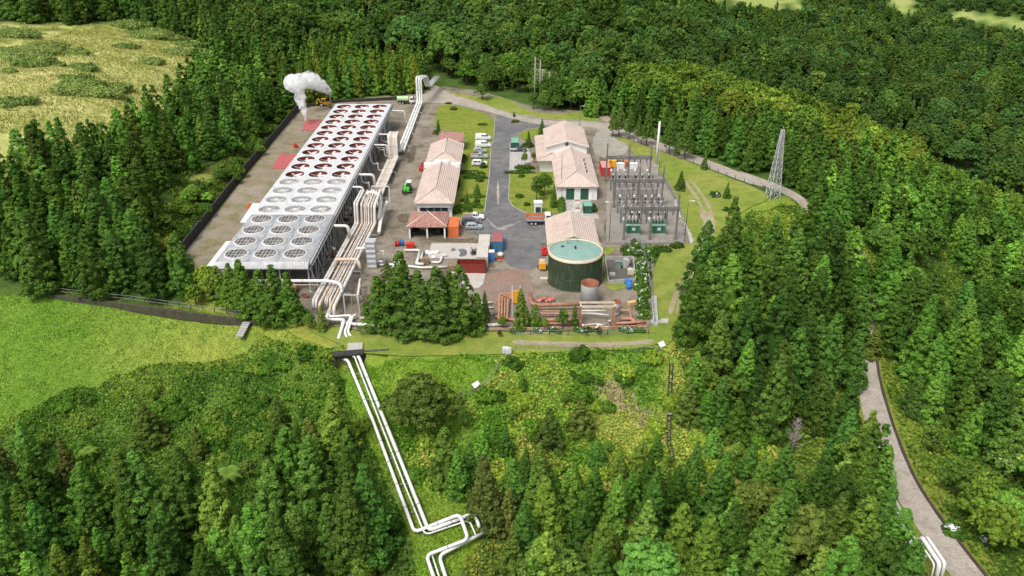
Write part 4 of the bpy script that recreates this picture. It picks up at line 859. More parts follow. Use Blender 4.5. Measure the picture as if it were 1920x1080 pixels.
junk('machine', 'pale machine part stored in the open shed', 'machine', (-21.6, 176.6, 0.06), lambda q: (q.lathe((0, 0, 0), [(.5, 0), (.6, .6), (.45, 1.5), (.2, 1.9)], 10), q.box((.7, 0, .6), (.7, .5, 1.2))), M['porcelain'])
junk('spare_motor', 'dark motor stored in right bay of the open shed', 'motor', (-17.6, 175, 0.06), lambda q: (q.tube([(-.9, 0, .7), (.7, 0, .7)], .55, 10), q.box((0, 0, .15), (2, 1.2, .3)), q.box((.2, 0, 1.3), (.5, .5, .3))), M['dark'])
junk('plank_stack', 'pale planks leaning in the right bay of the open shed', 'planks', (-17.4, 178, 0.06), lambda q: [q.box((0, i * .25, .2 + i * .16), (2.6, .24, .14), .06 * i) for i in range(6)], M['wood'])
# --- office building, right
B = thing('office_building', 'large white office with pale pink roofs and a raised gabled middle right of the road', 'building', (17.0, 197, 0))
q = MB(); q.box((.1, 28, 2.0), (10.4, 54.4, 4.0)); q.box((-6.9, 34, 2.0), (4.0, 21.5, 4.0)); q.build('wall', M['wall'], B)
q = MB(); hip(q, -5.7, 5.7, 0, 55.5, 3.95, 6.2, True, False); rf = q.build('roof', M['roof_pink'], B)
q = MB(); roof_slab(q, [(-10, 21.5, 3.9), (-10, 46, 3.9), (-5.2, 46, 4.7), (-5.2, 26.3, 4.7)]); roof_slab(q, [(-10, 21.5, 3.9), (-5.2, 26.3, 4.7), (-5.0, 26.0, 4.72), (-5.0, 21.5, 3.9)]); q.build('roof', M['roof_pink'], B)
q = MB(); ridge_tiles(q, [((-5.7, 0, 3.95), (0, 5.7, 6.2)), ((5.7, 0, 3.95), (0, 5.7, 6.2)), ((0, 5.7, 6.2), (0, 27, 6.2)), ((-10, 21.5, 3.9), (-5.2, 26.3, 4.7))], .14); q.build('ridge', M['roof_pink'], rf)
q = MB(); q.add([(-7.0, 26.6, 4.2), (4.6, 26.6, 4.2), (4.6, 26.6, 6.7), (-1.2, 26.6, 8.3), (-7.0, 26.6, 6.7), (-7.0, 44, 4.2), (4.6, 44, 4.2), (4.6, 44, 6.7), (-1.2, 44, 8.3), (-7.0, 44, 6.7)], [(0, 1, 2, 3, 4), (9, 8, 7, 6, 5), (1, 6, 7, 2), (5, 0, 4, 9)]); cl = q.build('raised_hall', M['wall'], B)
q = MB(); roof_slab(q, [(-7.5, 26.0, 6.6), (-1.2, 26.0, 8.38), (-1.2, 44.4, 8.38), (-7.5, 44.4, 6.6)]); roof_slab(q, [(-1.2, 26.0, 8.38), (5.1, 26.0, 6.6), (5.1, 44.4, 6.6), (-1.2, 44.4, 8.38)]); q.build('upper_roof', M['roof_pink'], cl)
q = MB(); q.tube([(-1.2, 26.62, 7.2), (-1.2, 26.5, 7.2)], .5, 16); q.build('round_window', M['glass'], cl)
q = MB()
for a, b in (((-7.5, 25.95, 6.55), (-1.2, 25.95, 8.33)), ((-1.2, 25.95, 8.33), (5.1, 25.95, 6.55))): q.bar(a, b, .18, .28)
q.build('bargeboard', M['white'], cl)
for x in (-1.75, 2.0): opening(B, x - 1.0, x + 1.0, .1, 3.1, .82, M['dkgreen'], 'dkgreen', 'door', 1)
for x in (-3.4, -.0, 4.2):
    q = MB(); q.box((x, .72, 1.9), (.5, .1, 3.6)); q.build('pilaster', M['white'], B)
q = MB(); q.tube([(-4.0, -.3, 0), (-4.0, -.3, 3.9)], .07); q.build('downpipe', M['brownins'], B)
opening(B, 28, 30, .1, 2.6, -5.1, M['red'], 'white', 'door', 0, axis='x')
for y in (4, 10, 16): opening(B, y, y + 1.8, 1.0, 2.5, -5.1, M['glass'], axis='x')
for y in (24, 30, 36, 41): opening(B, y, y + 1.8, 1.0, 2.5, -8.9, M['glass'], axis='x')
for y in (6, 14, 22, 30, 38, 46): opening(B, y, y + 1.8, 1.0, 2.5, 5.3, M['glass'], axis='x', face=1)
for i, y in enumerate((8.5, 11.5, 14.3, 18.0)):
    q = MB(); q.lathe((3.1, y, 4.95), [(.14, 0), (.14, .5), (.24, .52), (.1, .7)], 8); q.build('vent', M['dark'], B)
# --- pump house behind the tank
B = thing('pump_house', 'pale pink gabled pump house directly behind the green tank', 'building', (13.5, 167.3, 0))
q = MB(); q.add([(-5.4, -6.6, 0), (5.4, -6.6, 0), (5.4, -6.6, 3.9), (0, -6.6, 5.9), (-5.4, -6.6, 3.9), (-5.4, 6.8, 0), (5.4, 6.8, 0), (5.4, 6.8, 3.9), (0, 6.8, 5.9), (-5.4, 6.8, 3.9)], [(0, 1, 2, 3, 4), (9, 8, 7, 6, 5), (1, 6, 7, 2), (5, 0, 4, 9)]); q.build('wall', M['wall'], B)
q = MB(); roof_slab(q, [(-5.8, -7, 3.9), (0, -7, 6.05), (0, 7.3, 6.05), (-5.8, 7.3, 3.9)]); roof_slab(q, [(0, -7, 6.05), (5.8, -7, 3.9), (5.8, 7.3, 3.9), (0, 7.3, 6.05)]); rf = q.build('roof', M['roof_pink'], B)
q = MB()
for yy in (7.35, -7.05):
    q.bar((-5.9, yy, 3.9), (0, yy, 6.08), .3, .3); q.bar((0, yy, 6.08), (5.9, yy, 3.9), .3, .3)
q.bar((0, -7, 6.1), (0, 7.3, 6.1), .2, .1); q.build('bargeboard', M['cream'], rf)
opening(B, -3, -1.2, .1, 2.4, -5.4, M['dkgreen'], 'white', 'door', 0, axis='x')
# --- green tank
T = thing('storage_tank', 'big round dark green tank with teal top and cream rim', 'tank', (13.2, 151, 0))
q = MB(); q.lathe((0, 0, 0), [(5.6, 0), (5.6, 6.2)], 64, 0, (False, False)); sh = q.build('shell', M['tank_green'], T)
q = MB()
for j in range(72):
    a = 2 * math.pi * j / 72; q.bar((5.61 * math.cos(a), 5.61 * math.sin(a), 2.6), (5.61 * math.cos(a), 5.61 * math.sin(a), 6.2), .07)
q.build('rib', M['tank_green'], sh)
q = MB()
for z, rr in ((2.45, 5.68), (.12, 5.8)): q.lathe((0, 0, z), [(rr, -.08), (rr, .08)], 64, 0, (True, True))
q.build('hoop', M['tank_green'], sh)
q = MB(); q.lathe((0, 0, 6.2), [(5.70, .2), (5.70, .82), (5.42, .84), (5.38, .6)], 64, 0, (False, False)); q.build('rim', M['cream'], T)
q = MB(); q.lathe((0, 0, 6.75), [(5.35, 0), (3, .35), (.0, .6)], 64, 0, (False, False)); q.build('roof', M['tank_top'], T)
q = MB(); q.lathe((-.1, -.3, 7.3), [(.16, 0), (.16, .4), (.3, .45), (.05, .8)], 10); q.lathe((-2.6, 1.4, 7.0), [(.4, 0), (.4, .15), (.38, .18)], 12); q.build('vent', M['dark'], T)
q = MB(); q.tube([(-1.4, 2.5, 7.0), (-1.7, 3.4, 8.1), (-1.0, 3.0, 8.0), (-.8, 2.4, 7.1)], .09, 6, fil=.3); q.tube([(.6, 3.9, 7.0), (.6, 3.9, 8.0)], .06, 6); q.build('rooftop_pipe', M['steel'], T)
q = MB()
for j in range(40):
    a = 2 * math.pi * j / 40; q.bar((5.55 * math.cos(a), 5.55 * math.sin(a), 7.05), (5.55 * math.cos(a), 5.55 * math.sin(a), 7.55), .03)
q.tube([(5.55 * math.cos(2 * math.pi * j / 40), 5.55 * math.sin(2 * math.pi * j / 40), 7.55) for j in range(41)], .025, 4); q.build('rail', M['cream'], T)
q = MB(); q.tube([(5.2, 2.0, 5.4), (6.4, 2.1, 5.4), (6.4, 2.1, .2)], .16, fil=.4); q.tube([(4.9, 3.2, 6.9), (6.0, 3.4, 6.9), (6.3, 3.4, 4.0)], .07, fil=.4); q.build('side_pipe', M['cream'], T)
# --- small tanks
T = thing('open_tank', 'small open topped pale grey tank with rusty inside before the green tank', 'tank', (15.4, 140.8, 0))
q = MB(); q.lathe((0, 0, 0), [(1.75, 0), (1.75, 4.5)], 32, 0, (True, False)); q.build('shell', M['greybox'], T)
q = MB(); q.lathe((0, 0, 0), [(1.80, 4.42), (1.80, 4.56), (1.68, 4.56), (1.66, 2.4), (0, 2.4)], 32, 0, (False, False)); q.build('rusty_lining', M['rust'], T)
T = thing('white_vessel', 'slim white vessel with rusty rim right of the white frame', 'tank', (20.2, 135.8, 0))
q = MB(); q.lathe((0, 0, 0), [(.7, 0), (.7, 1.0)], 20, 0); q.build('skirt', M['concrete'], T)
q = MB(); q.lathe((0, 0, 1.0), [(.78, 0), (.78, 2.0)], 20, 0, (True, False)); q.build('shell', M['white'], T)
q = MB(); q.lathe((0, 0, 3.0), [(.84, -.15), (.84, .1), (.66, .1), (.64, -.9), (0, -.9)], 20, 0, (False, False)); q.build('rim', M['rust'], T)
# --- bunded pit
pit = thing('bund', 'low walled concrete bund right of the green tank', 'bund', G(1164, 503, 0))
w = [G(1135, 481, .9), G(1187, 480, .9), G(1192, 521, .9), G(1141, 526, .9)]; c = pit.location
for a, b in zip(w, w[1:] + w[:1]):
    q = MB(); a_, b_ = Vector((a.x - c.x, a.y - c.y, .45)), Vector((b.x - c.x, b.y - c.y, .45)); q.box((a_ + b_) / 2, ((b_ - a_).length - .18, .2, .9), math.atan2(b_.y - a_.y, b_.x - a_.x)); q.build('wall', M['concrete'], pit)
q = MB(); q.prism([(p.x - c.x, p.y - c.y) for p in w], .085, .12); q.build('floor', mat('oily_concrete', (.10, .09, .08), .7, var=.3, stain=(.035, .03, .03), stain_amt=.7, stain_scale=.9), pit)
p = G(1174, 500, .15); junk('oil_tank', 'upright grey cylinder tank inside the bund', 'tank', p, lambda q: (q.tube([(-.5, -.6, 1.1), (.4, .9, 1.1)], .95, 20), q.box((0, 0, .15), (1.6, 1.6, .3)), q.lathe((-.2, 0, 1.9), [(.25, 0), (.25, .3)], 8)), mat('grey_tank_paint', (.30, .33, .31), .5, var=.1, stain=(.40, .16, .09), stain_amt=.7, stain_scale=.8))
p = G(1158, 502, .15); junk('pump_skid', 'green grey pump cabinet inside the bund', 'cabinet', p, lambda q: (q.box((0, 0, .8), (1.2, 1.0, 1.6)), q.box((0, 0, 1.64), (1.35, 1.15, .1)), q.tube([(.6, 0, .6), (1.2, 0, .6)], .15)), mat('grey_green_cabinet', (.17, .22, .19), .5, var=.1))
p = G(1182, 513, .15); junk('plastic_tank', 'cream plastic tank at the right corner of the bund', 'tank', p, lambda q: (q.box((0, 0, .55), (1.3, 1.1, 1.1)), q.lathe((0, 0, 1.1), [(.5, 0), (.25, .2)], 10)), M['cream'])
p = G(1148, 516, .15); junk('stone_block', 'pale block with a round lid in the near bund corner', 'block', p, lambda q: (q.box((0, 0, .25), (1.2, .8, .5)), q.lathe((0, 0, .5), [(.3, 0), (.3, .08)], 10)), M['concrete_pale'])
for i, (px, py, s, lab) in enumerate([(1179, 541, 1.0, 'front blue plastic drum beside the bund'), (1175, 532, .8, 'back left blue plastic drum beside the bund'), (1181, 532, .7, 'back right blue plastic drum beside the bund')]):
    rt = thing('drum', lab, 'drum', G(px, py, .07), 0, 'blue drums'); rt.scale = (s, s, s)
    q = MB(); q.lathe((0, 0, 0), [(.5, 0), (.55, .1), (.55, .5), (.58, .55), (.55, .6), (.55, 1.2), (.48, 1.3)], 16); q.build('body', M['blue'], rt); q = MB(); q.lathe((0, 0, 1.3), [(.49, 0), (.49, .06)], 16); q.build('lid', M['blue'], rt)
# ------------------------------------------------------------------ substation
SX = (26.2, 32.3, 38.3); SROWS = [(212.3, 10.7, 6.9, 'back'), (192.5, 10.7, 7.1, 'middle'), (172.0, 11.2, 7.7, 'near')]
for y, zt, zb, nm in SROWS:
    g = thing('gantry', f"weathered lattice gantry of three posts and a crossbeam, {nm} row of the substation", 'gantry', (SX[1], y, 0), 0, 'substation gantries')
    for x in SX:
        q = MB(); q.box((x - SX[1], 0, zt / 2), (.46, .55, zt), taper=.7); q.box((x - SX[1], 0, .15), (.9, .9, .3)); q.lathe((x - SX[1], 0, zt), [(.06, 0), (.04, .9)], 5); q.build('post', M['post'], g)
    q = MB()
    for dy in (-.35, .35):
        for dz in (-.35, .3): q.bar((SX[0] - SX[1] - .5, dy, zb + dz), (SX[2] - SX[1] + .5, dy, zb + dz), .17)
    n = 16
    for i in range(n):
        x0 = SX[0] - SX[1] + (SX[2] - SX[0]) * i / n; x1 = x0 + (SX[2] - SX[0]) / n
        for dy in (-.35, .35): q.bar((x0, dy, zb - .35), (x1, dy, zb + .3), .1)
        q.bar((x0, -.35, zb + .3), (x1, .35, zb + .3), .07)
    q.build('crossbeam', M['lattice'], g)
    q = MB()
    for x in (-5, -3.3, -1.6, 1.5, 3.2, 4.9):
        q.lathe((x, .1, zb - 1.5), [(.08, 0), (.16, .15), (.08, .3), (.16, .45), (.08, .6), (.16, .75), (.08, .9), (.05, 1.15)], 7)
    q.build('insulator_strings', M['brownins'], g)
def _mesh(mb, m):
    o = mb.build('tmp', m); me = o.data; bpy.data.objects.remove(o); return me
q = MB(); q.bar((-.25, 0, 0), (-.18, 0, 2.3), .14); q.bar((.25, 0, 0), (.18, 0, 2.3), .14); q.bar((-.25, 0, .8), (.2, 0, 2.0), .07); q.box((0, 0, .1), (.9, .7, .2)); STAND = _mesh(q, M['steel'])
prof = []
for i in range(9): prof += [(.13, .16 * i), (.24, .16 * i + .06)]
q = MB(); q.lathe((0, 0, 2.3), prof + [(.12, 1.5)], 9); INS = _mesh(q, M['porcelain'])
q = MB(); q.lathe((0, 0, 2.3), prof + [(.12, 1.5)], 9); INSB = _mesh(q, M['brownins'])
q = MB(); q.lathe((0, 0, 3.8), [(.2, 0), (.28, .1), (.28, .5), (.12, .62)], 9); CAP = _mesh(q, M['white'])
q = MB(); q.box((0, 0, 3.9), (.7, .35, .2)); q.bar((-1.1, 0, 4.05), (1.1, 0, 4.05), .09); HEAD = _mesh(q, M['steel_pale'])
def apparatus(x, y, kind, lab, grp, s=1.0):
    r = thing('insulator_post' if kind != 'switch' else 'isolator_switch', lab, 'insulator' if kind != 'switch' else 'switch', (x, y, .07), random.uniform(-.1, .1), grp); r.scale = (s, s, s)
    for nm, me in (('stand', STAND), ('insulator', INSB if kind == 'brown' else INS), ('cap' if kind != 'switch' else 'contact_arm', CAP if kind != 'switch' else HEAD)): child(nm, me, r)
PH = (27.3, 29.0, 30.7, 33.6, 35.3, 37.0)
rows = [(179.8, 'brown', 'dark brown capped insulator post in the row right behind the green transformers'), (183.0, 'grey', 'grey capped insulator post in the second row behind the green transformers'), (186.4, 'switch', 'isolator switch on a steel stand between near and middle gantries'),
        (189.6, 'brown', 'dark brown capped insulator post just before the middle gantry'), (195.5, 'switch', 'isolator switch on a steel stand just behind the middle gantry'), (199.0, 'grey', 'grey capped insulator post midway between middle and back gantries'),
        (202.6, 'switch', 'isolator switch on a steel stand in the far half of the substation'), (206.0, 'brown', 'dark brown capped insulator post in the far half of the substation'), (209.4, 'grey', 'grey capped insulator post just before the back gantry')]
for y, k, lab in rows:
    for x in PH: apparatus(x + random.uniform(-.12, .12), y, k, lab, lab.replace('post', 'posts').replace('switch', 'switches'), .92 if y < 185 else 1.0)
for i, (y, z, lab) in enumerate([(181.5, 4.3, 'near'), (188, 4.4, 'second'), (197.2, 4.6, 'third'), (204.4, 4.6, 'far')]):
    for b, (xa, xb, side) in enumerate([(26.6, 31.6, 'left'), (32.9, 37.9, 'right')]):
        r = thing('busbar_frame', f"pale busbar frame on two legs, {lab} one in the {side} bay of the substation", 'busbar', ((xa + xb) / 2, y, 0), 0, 'substation busbar frames'); w = (xb - xa) / 2
        q = MB(); q.bar((-w, 0, z), (w, 0, z), .15); q.bar((-w, .9, z), (w, .9, z), .1); q.build('bar', M['steel'], r)
        for x in (-w, w): q = MB(); q.bar((x, 0, 0), (x, 0, z), .16); q.bar((x, .9, 0), (x, .9, z), .12); q.bar((x, 0, z - .1), (x, .9, z - .1), .1); q.build('leg', M['lattice'], r)
for i, (x, ya, yb, za, zb, sag) in enumerate([(PH[j], 172, 192.5, 7.2, 6.6, 1.4) for j in range(6)] + [(PH[j], 192.5, 212.3, 6.6, 6.4, 1.4) for j in range(6)]):
    pts = [(x, ya + (yb - ya) * t, za + (zb - za) * t - sag * 4 * t * (1 - t)) for t in np.linspace(0, 1, 11)]
    q = MB(); q.tube(pts, .035, 4); tag(q.build('cable', M['dark']), f"sagging dark cable between the {'near and middle' if i < 6 else 'middle and back'} gantries", 'cable', f"cables between the {'near and middle' if i < 6 else 'middle and back'} gantries")
# transformers
def transformer(px, py, lab):
    p = G(px, py, .07); r = thing('transformer', lab, 'transformer', p, 0, 'green transformers of the substation')
    q = MB(); q.box((0, 0, .3), (3.6, 2.6, .6)); q.build('plinth', M['concrete'], r)
    q = MB(); q.box((0, .35, 1.6), (3.3, 1.7, 2.0)); q.box((0, .35, 2.68), (3.6, 2.0, .16)); q.build('tank', M['txgreen'], r, bevel=.04)
    for x in (-1.32, -.46, .46, 1.32):
        q = MB()
        for j in range(5): q.box((x - .3 + j * .15, -.95, 1.6), (.06, .75, 1.6))
        q.box((x, -1.34, 1.6), (.72, .06, 1.62)); q.build('radiator', M['txgreen'], r)
    q = MB(); q.box((0, -.6, 2.55), (3.4, 1.0, .22)); q.box((.1, -1.42, 1.75), (.75, .12, .7)); q.tube([(-1.9, .3, 3.3), (-1.9, 1.6, 3.3)], .42, 12); q.box((-1.85, .9, 2.9), (.2, 1.0, .5)); q.build('cover', M['mint'], r)
    for x in (-1.1, -.4, .4, 1.1):
        q = MB(); q.lathe((x, .2, 2.76), [(.14, 0), (.2, .1), (.1, .2), (.2, .32), (.1, .44), (.18, .56), (.06, .9)], 8); q.build('bushing', M['brownins'], r)
    for x in (-.8, 0, .8):
        q = MB(); q.lathe((x, 1.0, 2.76), [(.2, 0), (.26, .15), (.14, .3), (.26, .45), (.14, .6), (.22, .8), (.08, 1.4)], 8); q.build('bushing', M['porcelain'], r)
transformer(1185, 438, 'left of the two green transformers under the near gantry'); transformer(1232, 438, 'right of the two green transformers under the near gantry')
def mesh_fence(name, lab, pts, h, step, pm, wires=5, cat='fence', pr=.06, wr=.018, mesh_z=None, toprail=False):
    c = Vector(pts[0]); r = thing(name, lab, cat, c); k = 0; posts = []
    for a, b in zip(pts[:-1], pts[1:]):
        a = Vector(a); b = Vector(b); n = max(1, int((b - a).length / step))
        for i in range(n): posts.append(a + (b - a) * (i / n))
    posts.append(Vector(pts[-1]))
    for p in posts:
        q = MB(); q.bar(p - c - Vector((0, 0, .3)), p - c + Vector((0, 0, h)), pr * 2); q.build('post', pm, r)
    q = MB()
    for j in range(wires):
        z = h * (.12 + .85 * j / max(1, wires - 1)) if wires > 1 else h * .9
        rr = wr * (2.2 if toprail and j == wires - 1 else 1)
        for a, b in zip(posts[:-1], posts[1:]): q.bar(a - c + Vector((0, 0, z)), b - c + Vector((0, 0, z)), rr * 2)
    q.build('wires', M['steel'], r); return r
mesh_fence('fence', 'thin wire fence round the near and right side of the substation', [G(*p) for p in [(1136, 458), (1208, 460), (1290, 457), (1268, 380), (1240, 330)]], 1.9, 3.0, M['steel'], 6)
def terrain_pts(px): return [GT(*p) for p in px]
mesh_fence('fence', 'low wooden post and wire fence along the brow below the plant', [G(*p) for p in [(966, 655), (1010, 655), (1080, 654), (1150, 656), (1210, 658), (1235, 658)]], 1.0, 3.4, M['wood'], 2, wr=.03)
mesh_fence('fence', 'dark wire fence beside the front edge of the orange pipe yard', [G(*p) for p in [(960, 628), (1100, 630), (1216, 626)]], 1.1, 3.0, M['dark'], 3)
mesh_fence('fence', 'tall green wire fence right of the hydrangea hedge', [G(*p) for p in [(1197, 455), (1212, 500), (1222, 560), (1227, 610)]], 1.8, 2.5, M['txgreen'], 6)
mesh_fence('fence', 'short fence corner beside the white tilted board on the slope', terrain_pts([(862, 742), (885, 742), (905, 728), (930, 700), (945, 672)]), 1.0, 2.4, M['wood'], 2, wr=.03)
mesh_fence('fence', 'slim rail fence on top of the retaining wall by the left field', [G(*p, .5) for p in [(110, 547), (250, 562), (425, 586)]], .8, 2.4, M['dark'], 2, wr=.03)
mesh_fence('fence', 'thin dark roadside fence along the lower edge of the lane', [G(*p) for p in [(1150, 252), (1215, 276), (1300, 306), (1430, 355)]], 1.1, 3.2, M['dark'], 3)
# stones edging the substation
for i in range(26):
    t = i / 25; px = 1266 + (1298 - 1266) * t ** 1.1; py = 376 + (456 - 376) * t; p = G(px + random.uniform(-2, 2), py, .02); s = random.uniform(.35, .62) * (1.3 if t > .75 else 1)
    bmz = bmesh.new(); bmesh.ops.create_icosphere(bmz, subdivisions=2, radius=s)
    for v in bmz.verts: v.co = v.co * random.uniform(.82, 1.15); v.co.z *= .7
    me = bpy.data.meshes.new('boulder'); bmz.to_mesh(me); bmz.free(); me.materials.append(M['boulder'])
    o = bpy.data.objects.new('boulder', me); COL.objects.link(o); o.location = p + Vector((0, 0, s * .25)); tag(o, 'pale edging boulder along the right side of the substation', 'boulder', 'boulders edging the substation')
# ------------------------------------------------------------------ poles, pylon, lamps
p = G(1230, 311, 0); ztop = zat(p.y, 228)
r = thing('mast', 'tall thick white mast behind the back gantry of the substation', 'mast', p); q = MB(); q.tube([(0, 0, 0), (0, 0, ztop)], .42, 14, r1=.30); q.build('pole', M['pipe'], r); q = MB(); q.box((0, 0, .2), (1.5, 1.5, .4)); q.build('base', M['concrete'], r)
def lamp(px, py, ytop, lab, m='brownins', arm=.9, dirx=1, r0=.09, head=True):
    p = G(px, py, 0); h = zat(p.y, ytop); r = thing('street_lamp', lab, 'lamp post', p)
    q = MB(); q.tube([(0, 0, 0), (0, 0, h)], r0, 8, r1=r0 * .6); q.build('pole', M[m], r)
    if head:
        q = MB(); q.tube([(0, 0, h), (dirx * arm * .6, 0, h + .25), (dirx * arm, 0, h + .2)], .05, 6); q.box((dirx * (arm + .2), 0, h + .2), (.7, .28, .16)); q.build('lamp_head', M['white'], r)
lamp(1142, 453, 380, 'dark lamp post left of the near substation gantry', dirx=-1)
lamp(1283, 453, 378, 'dark lamp post at the near right corner of the substation', dirx=1)
lamp(1052, 366, 288, 'brown lamp post against the front roof of the office', dirx=-1, head=False)
lamp(1087, 236, 200, 'green lamp post on the lane behind the office', 'txgreen', dirx=1)
lamp(1235, 330, 281, 'green post right of the tall white mast', 'txgreen', head=False)
lamp(1120, 222, 196, 'dark wooden post beside the earth track turning off the lane', 'wood', head=False, r0=.12)
for i, u in enumerate((1430, 1455, 1483, 1510, 1540)):
    a = z3(u, 565 - i * 8); p = G(*a, 0); h = zat(p.y, z3(u, 402)[1]); r = thing('flagpole', 'bare slim flagpole in the row of five at the road fork', 'flagpole', p, 0, 'flagpoles at the road fork')
    q = MB(); q.tube([(0, 0, 0), (0, 0, h)], .06, 6, r1=.03); q.build('pole', M['steel'], r); q = MB(); q.lathe((0, 0, 0), [(.2, 0), (.2, .15)], 8); q.build('base', M['concrete'], r)
# lattice pylon
p = G(1447, 377, -1.0); zt = zat(p.y, 243); h = zt + 1.0; r = thing('lattice_pylon', 'pale steel lattice pylon by the lane at the forest edge', 'pylon', p, R(12))
top = Vector((1.6, 0, h)); bw, tw = 1.5, .3
def leg_at(sx, sy, t): return Vector((sx * (bw + (tw - bw) * t), sy * (bw + (tw - bw) * t), h * t)) 
for sx in (-1, 1):
    for sy in (-1, 1): q = MB(); q.bar(leg_at(sx, sy, 0), leg_at(sx, sy, 1), .16); q.build('leg', M['steel_pale'], r)
q = MB(); lv = [0, .13, .25, .36, .46, .55, .63, .70, .76, .82, .87, .91, .95, 1]
for t0, t1 in zip(lv[:-1], lv[1:]):
    for (ax, ay), (bx, by) in (((-1, -1), (1, -1)), ((1, -1), (1, 1)), ((1, 1), (-1, 1)), ((-1, 1), (-1, -1))):
        q.bar(leg_at(ax, ay, t0), leg_at(bx, by, t1), .085); q.bar(leg_at(bx, by, t0), leg_at(ax, ay, t1), .085); q.bar(leg_at(ax, ay, t1), leg_at(bx, by, t1), .075)
q.build('bracing', M['steel_pale'], r); q = MB(); q.tube([(0, 0, h), (0, 0, h + .9)], .06, 6); q.build('spike', M['steel_pale'], r)
# wooden power poles above the round thicket
p = G(1006, 195, 0); r = thing('power_pole', 'tall twin wooden power pole with crossarms above the round thicket', 'power pole', p); h1_ = zat(p.y, 107)
for x, hh in ((-.7, h1_), (1.2, h1_ - 1.2)): q = MB(); q.tube([(x, 0, 0), (x, 0, hh)], .3, 8, r1=.22); q.build('pole', M['greybark'], r)
q = MB(); q.bar((-1.6, 0, h1_ - 4.2), (3.2, 0, h1_ - 4.9), .32); q.bar((-1.0, 0, h1_ - .2), (1.4, 0, h1_ - 1.2), .16); q.bar((-.7, 0, h1_ - 9), (1.2, 0, h1_ - 4.8), .1); q.build('crossarm', M['greybark'], r)
p = G(1016, 196, 0); hh = zat(p.y, 130); r = thing('power_pole', 'shorter wooden power pole right beside the twin one', 'power pole', p); q = MB(); q.tube([(0, 0, 0), (0, 0, hh)], .18, 8, r1=.12); q.build('pole', M['greybark'], r); q = MB(); q.bar((-.8, 0, hh - .4), (.8, 0, hh - .4), .14); q.build('crossarm', M['greybark'], r)
p = G(1029, 195, 0); hh = zat(p.y, 134); r = thing('power_pole', 'single wooden power pole standing right of the twin pole', 'power pole', p); q = MB(); q.tube([(0, 0, 0), (0, 0, hh)], .25, 8, r1=.18); q.build('pole', M['greybark'], r); q = MB(); q.bar((-1.6, 0, hh - .3), (1.2, 0, hh - .3), .16); q.build('crossarm', M['greybark'], r)
# thin steam pole at the back of the fan decks
p = G(621, 203, 0); hh = zat(p.y, 177); r = thing('vent_pipe', 'slim grey vent pipe behind the fan decks from which steam drifts', 'vent', p); q = MB(); q.tube([(0, 0, 0), (0, 0, hh)], .22, 8); q.build('pipe', M['steel'], r); q = MB(); q.bar((-1, 0, 0), (0, 0, 3), .12); q.bar((0, 1, 0), (0, 0, 3), .12); q.build('stay', M['steel'], r)
# ------------------------------------------------------------------ walls of the yard
def wall_run(name, lab, pts, h, th, m, z0=-.6):
    c = Vector(pts[0]); r = MB()
    for a, b in zip(pts[:-1], pts[1:]):
        a = Vector(a); b = Vector(b); n = max(1, int((b - a).length / 6))
        for i in range(n):
            p0 = a + (b - a) * (i / n); p1 = a + (b - a) * ((i + 1) / n); hh = h * random.uniform(.95, 1.05)
            r.box(((p0 + p1) / 2 - c) + Vector((0, 0, (hh + z0) / 2)), ((p1 - p0).length - .01, th, hh - z0), math.atan2(b.y - a.y, b.x - a.x))
    return tag(r.build(name, m, None, c), lab, 'wall')
wall_run('yard_wall', 'long dark mossy wall along the left side of the plant yard', [G(338, 480, 0), G(448, 338, 0), G(560, 207, 0)], 2.3, .4, M['darkwall'])
wall_run('yard_wall', 'low dark wall along the back edge of the plant yard', [G(562, 203, 0), G(640, 192, 0), G(770, 186, 0)], 1.1, .4, M['darkwall'])
wall_run('retaining_wall', 'dark earth stained retaining wall along the top of the left field', [G(96, 553, 0), G(250, 572, 0), G(430, 596, 0), G(492, 604, 0)], .15, .6, mat('dark_earth_wall', (.060, .050, .036), .95, var=.4, scale=1.2, stain=(.06, .10, .02), stain_amt=.7, stain_scale=.5), -1.6)
wall_run('curb_wall', 'low tan stained curb wall along the front of the pipe yard', [G(690, 618, 0), G(900, 618, 0), G(1090, 616, 0), G(1212, 614, 0)], .35, .3, mat('tan_curb', (.40, .25, .17), .85, var=.2), -.4)
wall_run('curb_wall', 'grey concrete wall at the right end of the orange pipe yard', [G(1226, 560, 0), G(1229, 612, 0)], .7, 1.0, M['concrete'], -.4)
